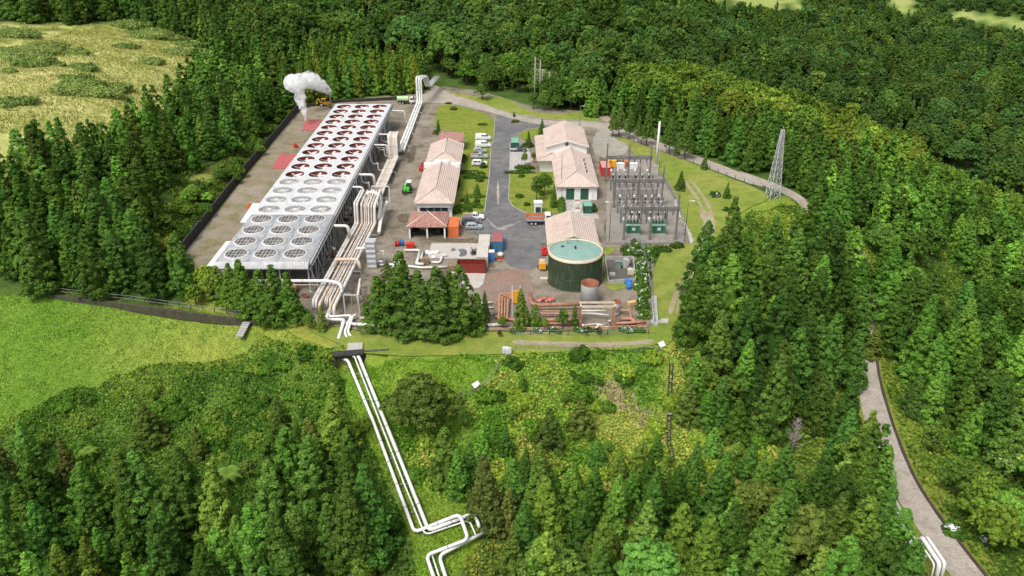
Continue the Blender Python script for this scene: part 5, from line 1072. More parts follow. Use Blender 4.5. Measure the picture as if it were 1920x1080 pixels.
# ------------------------------------------------------------------ vehicles
def _wheel_meshes(r, w):
    q = MB(); q.tube([(0, -w / 2, 0), (0, w / 2, 0)], r, 16); t = _mesh(q, M['black'])
    q = MB(); q.tube([(0, -w / 2 - .015, 0), (0, w / 2 + .015, 0)], r * .58, 12); return t, _mesh(q, M['steel_pale'])
WH = {}
def wheel(parent, x, y, r, w=.22):
    k = (r, w)
    if k not in WH: WH[k] = _wheel_meshes(r, w)
    t = child('wheel', WH[k][0], parent, (x, y, r)); child('rim', WH[k][1], t)
def car(label, px, py, rz, kind, m, z=.05, grp=None, cat='car', name=None):
    r = thing(name or 'parked_' + cat, label, cat, G(px, py, z), rz, grp)
    if kind == 'hatch':
        L, Wd, wr = 4.0, 1.72, .31; low = [(-2.0, .3), (-2.02, .75), (-1.95, .98), (.75, .98), (1.75, .82), (1.98, .62), (2.0, .3)]; cab = [(-1.92, .96), (-1.72, 1.40), (-1.2, 1.52), (.0, 1.50), (.55, 1.25), (.98, .94)]
    elif kind == 'suv':
        L, Wd, wr = 4.6, 1.85, .36; low = [(-2.3, .36), (-2.32, .9), (-2.25, 1.12), (.9, 1.12), (2.05, 1.0), (2.28, .75), (2.3, .36)]; cab = [(-2.22, 1.1), (-2.0, 1.62), (-1.5, 1.76), (.1, 1.74), (.6, 1.5), (1.1, 1.08)]
    elif kind == 'van':
        L, Wd, wr = 5.0, 1.95, .34; low = [(-2.5, .35), (-2.5, 1.2), (1.55, 1.2), (2.3, .98), (2.5, .7), (2.5, .35)]; cab = [(-2.48, 1.18), (-2.42, 1.9), (-2.2, 2.0), (.75, 1.98), (1.15, 1.75), (1.65, 1.16)]
    else:
        L, Wd, wr = 5.2, 1.82, .37; low = [(-2.6, .42), (-2.6, .72), (-.35, .74), (-.35, 1.08), (1.15, 1.08), (2.3, .98), (2.58, .75), (2.6, .42)]; cab = [(-.3, 1.06), (-.28, 1.6), (-.1, 1.76), (.55, 1.74), (.95, 1.5), (1.35, 1.06)]
    q = MB(); q.profile(low, -Wd / 2, Wd / 2); b = q.build('body', m, r, bevel=.06)
    zt = max(z_ for _, z_ in cab); zb = min(z_ for _, z_ in cab)
    ins = lambda x, z_: 1 - .22 * (z_ - zb) / (zt - zb)
    q = MB(); q.profile(cab, -Wd / 2 + .04, Wd / 2 - .04, 0, ins); c = q.build('cabin', m, r, bevel=.05)
    # glass band a little proud of the cabin
    gl = MB()
    def sidew(x0, x1, za, zb2, xi0=0., xi1=0.):
        for s in (-1, 1):
            def pt(x, z_): return (x, s * ((Wd / 2 - .04) * ins(x, z_) + .012), z_)
            a, b_, c_, d = pt(x0, za), pt(x1, za), pt(x1 - xi1, zb2), pt(x0 + xi0, zb2)
            gl.add([a, b_, c_, d] if s < 0 else [d, c_, b_, a], [(0, 1, 2, 3)])
    z0_, z1_ = zb + .08, zt - .14
    if kind == 'van': sidew(.35, 1.4, z0_ + .08, z1_, 0, .42); sidew(-.5, .22, z0_ + .08, z1_)
    elif kind == 'pickup': sidew(-.2, .45, z0_, z1_, .03, .0); sidew(.52, 1.15, z0_, z1_, 0, .4)
    else: sidew(cab[0][0] + .35, -.55, z0_, z1_, .3, 0); sidew(-.45, .35, z0_, z1_, 0, .1); sidew(.42, cab[-1][0] - .22, z0_, z1_ - .15, 0, .35)
    (xa, za), (xb, zb_) = cab[-2], cab[-1]
    n = Vector((za - zb_, 0, xb - xa)).normalized() * .015; w0, w1 = (Wd / 2 - .1) * ins(xb, zb_), (Wd / 2 - .1) * ins(xa, za)
    x_b, z_b = xb + (xa - xb) * .1, zb_ + (za - zb_) * .1
    gl.add([(x_b + n.x, -w0, z_b + n.z), (x_b + n.x, w0, z_b + n.z), (xa + n.x, w1, za + n.z), (xa + n.x, -w1, za + n.z)], [(0, 1, 2, 3)])
    if kind != 'van':
        (xa, za), (xb, zb_) = cab[1], cab[0]; w0, w1 = (Wd / 2 - .14) * ins(xb, zb_), (Wd / 2 - .14) * ins(xa, za)
        gl.add([(xb - .02, w0, zb_ + .1), (xb - .02, -w0, zb_ + .1), (xa - .02, -w1, za - .04), (xa - .02, w1, za - .04)], [(0, 1, 2, 3)])
    gl.build('windows', M['glass'], r)
    for s in (-1, 1):
        hz = low[-2][1] + .02
        q = MB(); q.box((L / 2 - .03, s * Wd * .36, hz), (.12, .34, .16)); q.build('headlight', M['porcelain'], r)
        q = MB(); q.box((-L / 2 + .0, s * Wd * .42, .82), (.08, .16, .26)); q.build('tail_light', M['red'], r)
        for x in (-L * .30, L * .31): wheel(r, x, s * (Wd / 2 - .1), wr)
    if kind == 'pickup':
        q = MB()
        for s in (-1, 1): q.box((-1.5, s * .86, .98), (2.15, .07, .52))
        q.box((-2.55, 0, .98), (.07, 1.7, .52)); q.box((-.45, 0, 1.05), (.07, 1.7, .66)); q.build('bed', M['greybox'], r)
        q = MB(); q.box((-1.5, 0, .85), (2.0, 1.6, .2)); q.build('bed_floor', M['rust'], r)
    return r
gC = 'vehicles parked on the lawn beside the access road'
car('white van parked farthest up on the lawn beside the access road', *z3(995, 672), 0, 'van', M['carwhite'], .07, gC, 'van')
car('white van parked second on the lawn, in front of the farthest van', *z3(995, 752), 0, 'van', M['carwhite'], .07, gC, 'van')
car('silver hatchback parked between the white vans and the dark roofed car', *z3(960, 812), 0, 'hatch', M['carsilver'], .07, gC)
car('silver pickup with dark bed parked on the lawn before the white estate', *z3(952, 880), 0, 'pickup', M['carsilver'], .07, gC, 'pickup')
car('white estate car parked nearest on the lawn behind a round bush', *z3(955, 960), 0, 'suv', M['carwhite'], .07, gC)
car('white pickup with rusty red bed parked beside the silver hatchback', *z4(890, 545), 0, 'pickup', M['carwhite'], .05, None, 'pickup')
car('dark grey estate car parked behind the silver hatchback', *z4(860, 600), 0, 'suv', M['cardark'], .05)
car('small silver hatchback on the asphalt nearest the orange container', *z4(893, 652), 0, 'hatch', M['carsilver'], .05)
car('black pickup parked before the dark green box container', *z3(1392, 800), 0, 'pickup', M['cardark'], .07, None, 'pickup')
def truck_base(r, L, Wd, wr, axles, m='dark'):
    q = MB()
    for s in (-.45, .45): q.box((0, s, wr + .25), (L, .14, .25))
    q.build('chassis', M[m], r)
    for x in axles:
        for s in (-1, 1): wheel(r, x, s * (Wd / 2 - .16), wr, .3)
def truck_cab(r, x0, x1, Wd, z0, z1, m):
    q = MB(); q.profile([(x0, z0), (x0, z1), (x0 + (x1 - x0) * .75, z1), (x1, z0 + (z1 - z0) * .5), (x1, z0)], -Wd / 2, Wd / 2); c = q.build('cab', m, r, bevel=.07)
    g = MB(); zm = z0 + (z1 - z0) * .52; xa = x0 + (x1 - x0) * .78
    g.add([(x1 + .012, -Wd * .42, zm), (x1 + .012, Wd * .42, zm), (xa + .012, Wd * .42, z1 - .08), (xa + .012, -Wd * .42, z1 - .08)], [(0, 1, 2, 3)])
    for s in (-1, 1):
        v = [(x0 + .35, s * (Wd / 2 + .012), zm), (x1 - .12, s * (Wd / 2 + .012), zm), (xa - .05, s * (Wd / 2 + .012), z1 - .16), (x0 + .35, s * (Wd / 2 + .012), z1 - .16)]
        g.add(v if s < 0 else v[::-1], [(0, 1, 2, 3)])
    g.build('windows', M['glass'], r)
    for s in (-1, 1): q = MB(); q.box((x1 + .02, s * Wd * .38, z0 + .3), (.08, .3, .2)); q.build('headlight', M['porcelain'], r)
r = thing('dump_truck', 'tipper truck with orange bed, blue grey sides and white cab', 'truck', G(*z4(1625, 598), .05), 0)
truck_base(r, 6.4, 2.4, .48, (-1.9, -.9, 2.3))
q = MB(); q.box((-1.0, 0, 1.15), (4.3, 2.4, .14)); q.build('bed_floor', M['rust'], r)
q = MB()
for s in (-1, 1): q.box((-1.0, s * 1.17, 1.85), (4.3, .08, .5))
q.box((-3.12, 0, 1.85), (.08, 2.3, .5)); q.box((1.12, 0, 2.05), (.1, 2.3, 1.6)); q.build('tipper_sides', M['c_orange'], r)
q = MB()
for s in (-1, 1): q.box((-1.0, s * 1.18, 1.38), (4.3, .1, .44))
q.box((-3.13, 0, 1.38), (.1, 2.3, .44)); q.build('lower_side', mat('blue_grey_paint', (.25, .33, .42), .5, var=.1), r)
truck_cab(r, 1.35, 3.2, 2.3, .8, 2.75, M['carwhite'])
p = G(*z4(1612, 462), .06); r = thing('booth', 'small white booth with dark window behind the tipper truck', 'booth', p)
q = MB(); q.box((0, 0, 1.3), (1.9, 1.9, 2.6)); q.build('wall', M['white'], r, bevel=.05); opening(r, -.6, .6, .3, 1.6, -.95, M['glass'], 'dkgreen'); q = MB(); q.box((0, 0, 2.68), (2.2, 2.2, .16)); q.build('roof', M['white'], r)
r = thing('tanker_truck', 'tanker truck with pale green tank and white cab at the back wall', 'truck', G(761, 194.5, 0), R(-2))
truck_base(r, 6.2, 2.3, .48, (-2.0, -1.0, 2.2)); q = MB(); q.tube([(-3.1, 0, 1.9), (-3.0, 0, 1.9), (1.1, 0, 1.9), (1.2, 0, 1.9)], 1.02, 18); q.build('tank', M['ltgreen'], r)
q = MB(); q.box((-.9, 0, 2.95), (.7, .7, .2)); q.build('hatch', M['steel'], r); q = MB(); q.box((-.9, 0, 1.0), (3.9, 2.2, .3)); q.build('cradle', M['dark'], r); truck_cab(r, 1.5, 3.2, 2.2, .75, 2.6, M['carwhite'])
r = thing('backhoe_loader', 'yellow backhoe loader parked at the far end of the fan decks', 'digger', G(609, 199, 0), 0)
q = MB(); q.profile([(-1.0, .7), (-1.0, 1.5), (.6, 1.5), (2.0, 1.35), (2.1, .75)], -.7, .7); q.build('body', M['yellow'], r, bevel=.06)
q = MB()
for x in (-.9, .45):
    for s in (-.62, .62): q.bar((x, s, 1.5), (x, s, 2.65), .1)
q.box((-.2, 0, 2.72), (1.7, 1.5, .14)); cb = q.build('cab', M['yellow'], r); q = MB(); q.box((-.22, 0, 2.05), (1.2, 1.12, 1.1)); q.build('windows', M['glass'], cb)
for s in (-1, 1): wheel(r, -.9, s * .95, .75, .4); wheel(r, 1.5, s * .9, .5, .32)
q = MB()
for s in (-.55, .55): q.bar((1.0, s, 1.5), (2.7, s, .7), .16)
q.profile([(2.6, .1), (2.6, 1.0), (2.75, 1.0), (2.8, .3), (3.4, .12), (3.3, .05)], -1.05, 1.05); q.build('loader_bucket', M['yellow'], r)
q = MB(); q.bar((-1.1, 0, 1.0), (-2.2, 0, 2.9), .28); q.bar((-2.2, 0, 2.9), (-2.9, 0, 1.5), .22); q.profile([(-3.1, .9), (-2.7, 1.6), (-2.4, 1.2), (-2.7, .8)], -.35, .35); q.build('digger_arm', M['yellow'], r)
r = thing('telehandler', 'bright green telehandler with white cab in the yard left of the workshop', 'telehandler', G(*z4(142, 236), 0), R(-90))
q = MB(); q.box((0, 0, 1.05), (4.0, 1.5, .9)); q.box((-1.6, .1, 1.6), (1.2, 1.3, .5)); q.build('body', M['lime'], r, bevel=.08)
q = MB(); q.box((-.2, .62, 2.05), (1.4, .95, 1.3)); q.build('cab', M['glass'], r); q = MB(); q.box((-.5, .5, 2.75), (2.2, 1.35, .14)); q.build('cab_roof', M['carwhite'], r)
q = MB(); q.bar((-1.9, -.35, 2.1), (2.3, -.35, 1.5), .42); q.bar((2.3, -.35, 1.5), (2.5, -.35, .6), .3); q.build('boom', M['lime'], r); q = MB(); q.box((2.6, -.3, .7), (.1, 1.3, .7)); q.bar((2.6, -.6, .3), (3.6, -.6, .3), .1); q.bar((2.6, .1, .3), (3.6, .1, .3), .1); q.build('fork', M['dark'], r)
for x in (-1.35, 1.35):
    for s in (-1, 1): wheel(r, x, s * .95, .6, .42)
# ------------------------------------------------------------------ containers
def container(label, x, y, L, Wd, m, mroof, h=2.55, rz=0., z=.06, open_top=False, along='y', name='shipping_container', cat='container', grp=None):
    r = thing(name, label, cat, (x, y, z), rz, grp); hx, hy = (Wd / 2, L / 2) if along == 'y' else (L / 2, Wd / 2)
    def corr(a, b, axis):
        q = MB(); n = int(abs(b - a) / .28); return n
    def side(p0, p1, nrm, nm):
        q = MB(); p0 = Vector(p0); p1 = Vector(p1); n = max(4, int((p1 - p0).length / .26)); nrm = Vector(nrm); vs = []
        for i in range(n + 1):
            p = p0 + (p1 - p0) * i / n - nrm * (.05 if (i // 1) % 2 else .0); vs += [p + Vector((0, 0, .12)), p + Vector((0, 0, h - .08))]
        q.add(vs, [(2 * i, 2 * i + 2, 2 * i + 3, 2 * i + 1) for i in range(n)]); q.build(nm, M[m], r)
    side((-hx, -hy, 0), (hx, -hy, 0), (0, -1, 0), 'end_panel'); side((hx, hy, 0), (-hx, hy, 0), (0, 1, 0), 'end_panel'); side((hx, -hy, 0), (hx, hy, 0), (1, 0, 0), 'side_panel'); side((-hx, hy, 0), (-hx, -hy, 0), (-1, 0, 0), 'side_panel')
    q = MB()
    for sx in (-1, 1):
        for sy in (-1, 1): q.box((sx * (hx - .03), sy * (hy - .03), h / 2), (.16, .16, h))
    for sz in (.07, h - .05):
        for s in (-1, 1): q.box((0, s * (hy - .01), sz), (2 * hx - .2, .12, .13)); q.box((s * (hx - .01), 0, sz), (.12, 2 * hy - .2, .13))
    q.build('corner_frame', M[m], r)
    q = MB()
    if open_top: q.box((0, 0, .2), (2 * hx - .3, 2 * hy - .3, .1)); q.build('floor', M['rust'], r)
    else:
        q.box((0, 0, h - .04), (2 * hx - .1, 2 * hy - .1, .06)); q.build('roof', M[mroof], r)
    q = MB()
    for x_ in (-.35, .35):
        q.bar((x_, -hy - .04, .2), (x_, -hy - .04, h - .2), .05)
    if along == 'y' and not open_top: q.build('lock_bars', M['steel'], r)
    return r
container('orange shipping container beside the open shed', -13.85, 176.5, 6.06, 2.44, 'c_orange', 'c_orange')
container('weathered cream container, far one of the two end to end', -6.3, 166.0, 6.06, 2.44, 'c_cream', 'c_cream')
container('weathered cream container, near one of the two end to end', -6.5, 159.7, 6.06, 2.44, 'c_cream', 'c_cream')
container('blue container with faded red roof beside the cream ones', -3.35, 168.0, 6.06, 2.44, 'c_blue', 'c_redroof')
container('dark red open topped container at the end of the cream ones', -8.75, 155.3, 6.06, 2.44, 'c_maroon', 'c_maroon', 2.1, open_top=True, along='x', name='open_container')
container('faded salmon roofed red container left of the substation', 26.6, 219.3, 6.06, 2.44, 'c_red', 'c_salmon')
container('dark green box container with pale green roof right of the road', *G(*z3(1352, 772))[:2], 5.6, 2.44, 'dkgreen', 'teal', 2.7)
container('small green cabin on the forecourt before the office', *G(*z6(728, 160))[:2], 3.2, 2.2, 'dkgreen', 'teal', 2.0, name='cabin', cat='cabin')
r = thing('portable_toilet', 'blue portable toilet with white roof before the blue container', 'toilet', (-4.5, 160.4, .06))
q = MB(); q.box((0, 0, 1.1), (1.15, 1.2, 2.2)); q.build('wall', M['blue'], r, bevel=.05); q = MB(); q.box((0, 0, 2.3), (1.25, 1.3, .22)); q.build('roof', M['white'], r, bevel=.08); q = MB(); q.box((0, -.61, 1.05), (.8, .04, 1.9)); q.build('door', M['blue'], r)
def pallet(lab, x, y, load=None, lm=None, ll=None, lc=None):
    q = MB()
    for i in range(6): q.box((-.5 + i * .2, 0, .15), (.15, 1.2, .03))
    for s in (-.5, 0, .5): q.box((0, s, .07), (1.15, .1, .12))
    o = q.build('pallet', M['wood'], None, (x, y, .06)); tag(o, lab, 'pallet')
pallet('weathered wooden pallet right of the blue toilet', -2.7, 160.2); pallet('weathered wooden pallet under the white bag', -2.6, 162.4); pallet('weathered wooden pallet nearest the dark red container', -4.4, 157.6)
junk('sack', 'bulging white bag on a pallet before the blue container', 'bag', (-2.6, 162.4, .24), lambda q: q.lathe((0, 0, 0), [(.5, 0), (.7, .25), (.68, .6), (.4, .85), (.15, .92)], 12), M['tarp'])
junk('timber', 'red painted beam lying right of the blue toilet', 'beam', (-2.7, 161.2, .1), lambda q: (q.box((0, 0, .12), (1.9, .22, .2)), q.box((.2, .2, .07), (1.4, .1, .1))), M['red'])
junk('scrap_heap', 'tangle of grey pipes and scrap beside the cream container', 'scrap', G(*z7(1222, 195), .08), lambda q: [q.bar((random.uniform(-1, 1), random.uniform(-1, 1), .1), (random.uniform(-1, 1), random.uniform(-1, 1), random.uniform(.3, 1.8)), .08) for _ in range(26)], M['dark'])
junk('tarpaulin', 'white tarpaulin heap at the left end of the pale slab', 'tarp', G(*z7(800, 200), .08), lambda q: [q.lathe((random.uniform(-1.5, 1.5), random.uniform(-1.6, 1.6), 0), [(random.uniform(.6, 1.1), 0), (random.uniform(.4, .6), .25), (.1, .45)], 9) for _ in range(7)], M['tarp'])
junk('crate', 'tan wooden crate at the left end of the pale slab', 'crate', G(*z7(735, 290), 0), lambda q: (q.box((0, 0, .75), (1.5, 1.2, 1.4)), q.box((0, -.62, .75), (1.6, .06, .15)), q.box((0, -.62, 1.3), (1.6, .06, .15)), q.box((0, -.62, .2), (1.6, .06, .15))), M['wood'])
junk('crate', 'tan wooden crate left of the dark red container', 'crate', G(*z7(1010, 345), 0), lambda q: (q.box((0, 0, .55), (2.2, 1.2, 1.0)), q.box((-.5, -.63, .55), (.1, .06, 1.0)), q.box((.5, -.63, .55), (.1, .06, 1.0))), M['wood'])
pipe('bent white pipe lying on the pale slab', [G(*z7(795, 275), .4), G(*z7(880, 278), .4), G(*z7(905, 205), .4), G(*z7(950, 205), .4)], .26, 'pipe', .7, flanges=False)
pipe('white pipe lying left of the pale slab', [G(*z7(520, 155), .5), G(*z7(665, 155), .5), G(*z7(690, 170), .5)], .28, 'pipe', .5)
pipe('short white pipe joint beside the pale slab', [G(*z7(680, 165), .6), G(*z7(655, 260), .6), G(*z7(640, 290), .4), G(*z7(720, 295), .4)], .34, 'pipe', .6)
pipe('slim white pipe beside the short joint near the pale slab', [G(*z7(710, 165), .5), G(*z7(690, 240), .5)], .2, 'pipe', .5)
pipe('thin white pipe running behind the front tree clump', [G(*z7(275, 298), .6), G(*z7(420, 298), .6), G(*z7(700, 330), .5), G(*z7(960, 320), .5)], .26, 'pipe', .5)
junk('toolbox', 'bright red square skip behind the front tree clump', 'skip', G(*z7(585, 130), 0), lambda q: (q.box((0, 0, .55), (1.7, 1.2, 1.0), taper=1.08), q.box((0, 0, 1.08), (1.95, 1.4, .08))), M['red'])
for px, m, lab in ((z7(455, 118), 'red', 'red gas cylinder rack behind the front tree clump'), (z7(497, 112), 'blue', 'blue gas cylinder rack beside the red one')):
    rt = thing('gas_cylinders', lab, 'gas cylinders', G(*px, 0))
    for x in (-.3, .3): q = MB(); q.lathe((x, 0, 0), [(.26, 0), (.26, 1.3), (.1, 1.5), (.08, 1.65)], 10); q.build('cylinder', M[m], rt)
    q = MB(); q.box((0, .3, .9), (1.3, .06, .1)); q.box((0, .3, .3), (1.3, .06, .1)); q.bar((-.62, .3, 0), (-.62, .3, 1.5), .06); q.bar((.62, .3, 0), (.62, .3, 1.5), .06); q.build('rack', M['steel'], rt)
# left of the tank: compressor etc.
r = thing('compressor', 'amber yellow mobile compressor left of the green tank', 'compressor', G(*z6(222, 805), .05))
q = MB(); q.box((0, 0, 1.15), (1.5, 2.6, 1.5)); q.build('casing', M['amber'], r, bevel=.1); q = MB(); q.box((0, -1.32, 1.1), (1.1, .04, .9)); q.build('grille', M['yellow'], r); q = MB(); q.box((0, -.2, 2.05), (.9, 1.4, .3)); q.build('top_cover', M['c_cream'], r)
for s in (-1, 1): wheel(r, s * .72, 0, .38, .2)
r.rotation_euler = (0, 0, 0)
junk('pump_trolley', 'red pump trolley between compressor and pump house', 'trolley', G(*z6(245, 640), .05), lambda q: (q.box((0, 0, .7), (1.2, 2.0, .8)), q.tube([(-.4, -.6, 1.3), (-.4, .8, 1.3)], .3), q.box((.2, .3, 1.3), (.5, .8, .5)), q.bar((-.5, -1, 0), (-.5, -1, .4), .12), q.bar((.5, 1, 0), (.5, 1, .4), .12)), M['red'])
junk('mesh_cage', 'grey mesh cage at the left corner of the pump house', 'cage', G(*z6(240, 530), .05), lambda q: ([q.bar((x, y, 0), (x, y, 1.4), .08) for x in (-.7, .7) for y in (-.6, .6)], [q.bar((-.7, y, z), (.7, y, z), .05) for y in (-.6, .6) for z in (.1, .5, .9, 1.38)], [q.bar((x, -.6, z), (x, .6, z), .05) for x in (-.7, .7) for z in (.1, .5, .9, 1.38)], q.box((0, 0, .4), (1.1, .9, .6))), M['steel'])
junk('pallet_board', 'pale board on the ground left of the green tank', 'board', G(*z6(240, 915), .07), lambda q: (q.box((0, 0, .08), (1.6, .9, .12)), q.box((0, 0, .17), (1.2, .7, .06))), M['cream'])
# planters, round bushes etc. on the forecourt
for u, v, lab in ((612, 60, 'far of two white planters on the forecourt'), (618, 150, 'near of two white planters on the forecourt')):
    rt = thing('planter', lab, 'planter', G(*z6(u, v), .07)); q = MB(); q.box((0, 0, .3), (1.6, 1.3, .6)); q.build('box', M['white'], rt); q = MB(); q.box((0, 0, .62), (1.4, 1.1, .1)); q.build('soil', M['wood'], rt)
# machines parked behind the back gantry
for px, m, s, lab in (((1147, 312), 'yellow', 1.3, 'yellow box stored right of the red container'), ((1158, 312), 'dkgreen', 1.1, 'dark green drum pile behind the back gantry'), ((1168, 311), 'c_orange', 1.0, 'orange crate behind the back gantry'), ((1163, 316), 'white', 1.1, 'white cabinet behind the back gantry'), ((1181, 313), 'rust', .9, 'rusty box behind the back gantry'), ((1187, 316), 'carwhite', 1.1, 'white tank on skids behind the back gantry')):
    junk('stored_box', lab, 'box', G(*px, .07), lambda q: (q.box((0, 0, .75 * s), (2.0 * s, 1.6 * s, 1.3 * s)), q.box((0, 0, 1.45 * s), (2.1 * s, 1.7 * s, .1)), q.box((-.6 * s, 0, .08), (.2, 1.6 * s, .16)), q.box((.6 * s, 0, .08), (.2, 1.6 * s, .16))), M[m])
for px, m, lab in (((554, 277), 'red', 'small red machine on the gravel path between the red canopies'), ((467, 392), 'c_orange', 'orange pole mounted box by the left sheet canopy'), ((793, 312), 'red', 'red fire pump by the left wall of the workshop'), ((789, 321), 'red', 'red hose box nearer the camera by the workshop wall'), ((814, 305), 'steel', 'grey cabinet against the workshop back corner')):
    junk('equipment_box', lab, 'equipment', G(*px, .03), lambda q: (q.box((0, 0, .6), (1.0, .9, 1.1)), q.tube([(0, 0, 1.15), (0, 0, 1.6)], .14), q.tube([(.3, 0, .5), (.9, 0, .5)], .2)), M[m])
p = G(598, 515, 0); junk('oil_drum_rack', 'orange rusty vessel beside the near legs of the fan deck', 'vessel', G(552, 548, 0), lambda q: (q.tube([(0, -.9, 1.0), (0, .9, 1.0)], .7, 14), q.box((0, -.5, .2), (.9, .2, .5)), q.box((0, .5, .2), (.9, .2, .5))), M['orange_pipe'])
junk('rust_heap', 'rusty brown scrap on the ground near the fan deck front', 'scrap', G(575, 556, 0), lambda q: [q.lathe((random.uniform(-.8, .8), random.uniform(-.4, .4), 0), [(.5, 0), (.3, .3), (.1, .45)], 7) for _ in range(5)], M['rust'])
# ------------------------------------------------------------------ orange pipe yard at the front right
gO = 'orange pipes at the front right of the yard'
def op(lab, pts, r, m='orange_pipe', fil=.6): return pipe(lab, pts, r * .82, m, fil, gO, name='pipe')
nest = ['outermost', 'second', 'third', 'innermost']
for i in range(4):
    u0 = 195 + i * 28; v0 = 385 + i * 15
    op(f"{nest[i]} of four nested orange pipes turning at the left end of the orange yard", [G(*z8(u0 - 8, 640 - i * 4), .9), G(*z8(u0, v0), 1.3), G(*z8(330, v0 - 8), 1.3), G(*z8(338, v0 + 30), 1.1)], (.36, .24, .2, .26)[i])
op('thick orange pipe running behind the front saplings', [G(*z8(500, 375), 1.6), G(*z8(515, 480), 1.6), G(*z8(600, 492), 1.5), G(*z8(1000, 478), 1.5)], .46, fil=.9)
op('slim orange pipe under the thick one, upper', [G(*z8(600, 550), 1.0), G(*z8(770, 550), 1.0), G(*z8(1000, 552), 1.0)], .2)
op('slim orange pipe under the thick one, lower', [G(*z8(605, 578), .9), G(*z8(800, 576), .9), G(*z8(1010, 580), .9)], .24)
op('long thick orange pipe low along the front curb, left part', [G(*z8(150, 605), .6), G(*z8(250, 620), .6), G(*z8(420, 660), .5), G(*z8(640, 672), .5), G(*z8(990, 680), .5)], .34)
op('second orange pipe low along the front curb', [G(*z8(410, 630), .5), G(*z8(600, 640), .5), G(*z8(985, 640), .5)], .42)
op('upper orange pipe right of the white vessel', [G(*z8(1395, 545), 1.0), G(*z8(1500, 545), 1.0), G(*z8(1515, 640), .8)], .26)
op('top thin orange pipe right of the white vessel', [G(*z8(1395, 512), 1.4), G(*z8(1490, 512), 1.4), G(*z8(1500, 560), 1.2)], .16)
op('thick orange pipe lower right of the white vessel', [G(*z8(1395, 628), .8), G(*z8(1520, 625), .8), G(*z8(1540, 660), .6)], .42)
op('long orange pipe at the right end of the front curb', [G(*z8(1340, 675), .6), G(*z8(1540, 665), .6), G(*z8(1655, 655), .6)], .34)
op('slim orange pipe at the front right corner', [G(*z8(1330, 704), .4), G(*z8(1560, 700), .4), G(*z8(1640, 680), .4)], .2)
op('tan riser pipe left inside the orange frame', [G(*z8(1030, 690), .1), G(*z8(1030, 690), 3.6)], .26, 'pipe_tan')
op('tan riser pipe right inside the orange frame', [G(*z8(1292, 650), .1), G(*z8(1292, 650), 3.2), G(*z8(1325, 640), 2.6)], .22, 'pipe_tan')
op('white level pipe through the orange frame, upper', [G(*z8(1015, 548), 1.3), G(*z8(1260, 545), 1.3)], .18, 'pipe')
op('white level pipe through the orange frame, lower', [G(*z8(1010, 575), 1.2), G(*z8(1140, 575), 1.2), G(*z8(1285, 592), 1.0)], .24, 'pipe')
op('white slanting pipe inside the orange frame', [G(*z8(1175, 690), 3.5), G(*z8(1270, 690), 2.2)], .24, 'pipe')
op('white upright pipe inside the orange frame', [G(*z8(1162, 712), .0), G(*z8(1165, 712), 3.6)], .2, 'pipe')
op('dusty pipe with valve at the foot of the orange frame', [G(*z8(1040, 690), .5), G(*z8(1190, 676), .5), G(*z8(1240, 700), .4), G(*z8(1290, 712), .3)], .16, 'pipe_tan')
fr = thing('portal_frame', 'orange and pale portal frame before the white vessel', 'frame', G(*z8(1170, 706), 0)); c = fr.location
xa = G(*z8(1002, 706), 0) - c; xb = G(*z8(1336, 706), 0) - c; zt = 4.3
for x in (xa, xb): q = MB(); q.bar((x.x, 0, 0), (x.x, 0, zt), .32); q.build('post', M['orange_pipe'], fr)
q = MB(); q.bar((xa.x - .2, 0, zt), (xb.x + .2, 0, zt), .32); q.bar((xa.x - .2, 1.6, zt), (xb.x + .2, 1.6, zt), .3); q.bar((xa.x, 0, zt), (xa.x, 1.6, zt), .2); q.bar((xb.x, 0, zt), (xb.x, 1.6, zt), .2); q.build('beam', M['pipe_tan'], fr)
for x in (xa, xb): q = MB(); q.bar((x.x, 1.6, 0), (x.x, 1.6, zt), .28); q.build('post', M['orange_pipe'], fr)
r = thing('yellow_frame', 'yellow panel between two white posts at the left of the orange yard', 'frame', G(*z8(360, 615), 0)); hh = zat(r.location.y, 480 + 295 / 5.3333)
for x in (-.75, .75): q = MB(); q.bar((x, 0, 0), (x, 0, hh), .12); q.build('post', M['white'], r)
q = MB(); q.box((0, 0, hh - 2.4), (1.25, .2, 2.6)); q.build('panel', M['amber'], r)
junk('barrier_stack', 'stack of red and white plastic barriers behind the thick orange pipe', 'barriers', G(*z8(630, 462), .03), lambda q: [q.box((-.9 + i * .55, .1 * (i % 2), .25 + .28 * (i % 3)), (.9, .45, .3), .4 * i) for i in range(6)], mat('red_white_barrier', (.62, .06, .04), .5, var=.1, stain=(.8, .75, .72), stain_amt=.9, stain_scale=1.5))
junk('trough', 'tan wooden trough on the grass beside the hydrangea hedge', 'trough', G(*z8(1525, 490), .07), lambda q: (q.box((0, 0, .4), (2.0, .9, .7), R(22)), q.box((0, 0, .78), (2.15, 1.0, .08), R(22))), mat('tan_wood', (.50, .33, .16), .8, var=.2))
junk('valve_box', 'dark blue grey valve box left of the nested orange pipes', 'valve box', G(*z8(172, 615), .05), lambda q: (q.box((0, 0, .6), (.9, .8, 1.0)), q.tube([(-.8, 0, .6), (.8, 0, .6)], .25)), M['cardark'])
for i, (u, v, lab) in enumerate([(95, 470, 'upper short white pipes left of the nested orange pipes'), (100, 520, 'lower short white pipes left of the nested orange pipes')]):
    pipe(lab, [G(*z8(u - 80, v), .4), G(*z8(u + 30, v - 6), .4)], .2, 'pipe', .3, flanges=False)
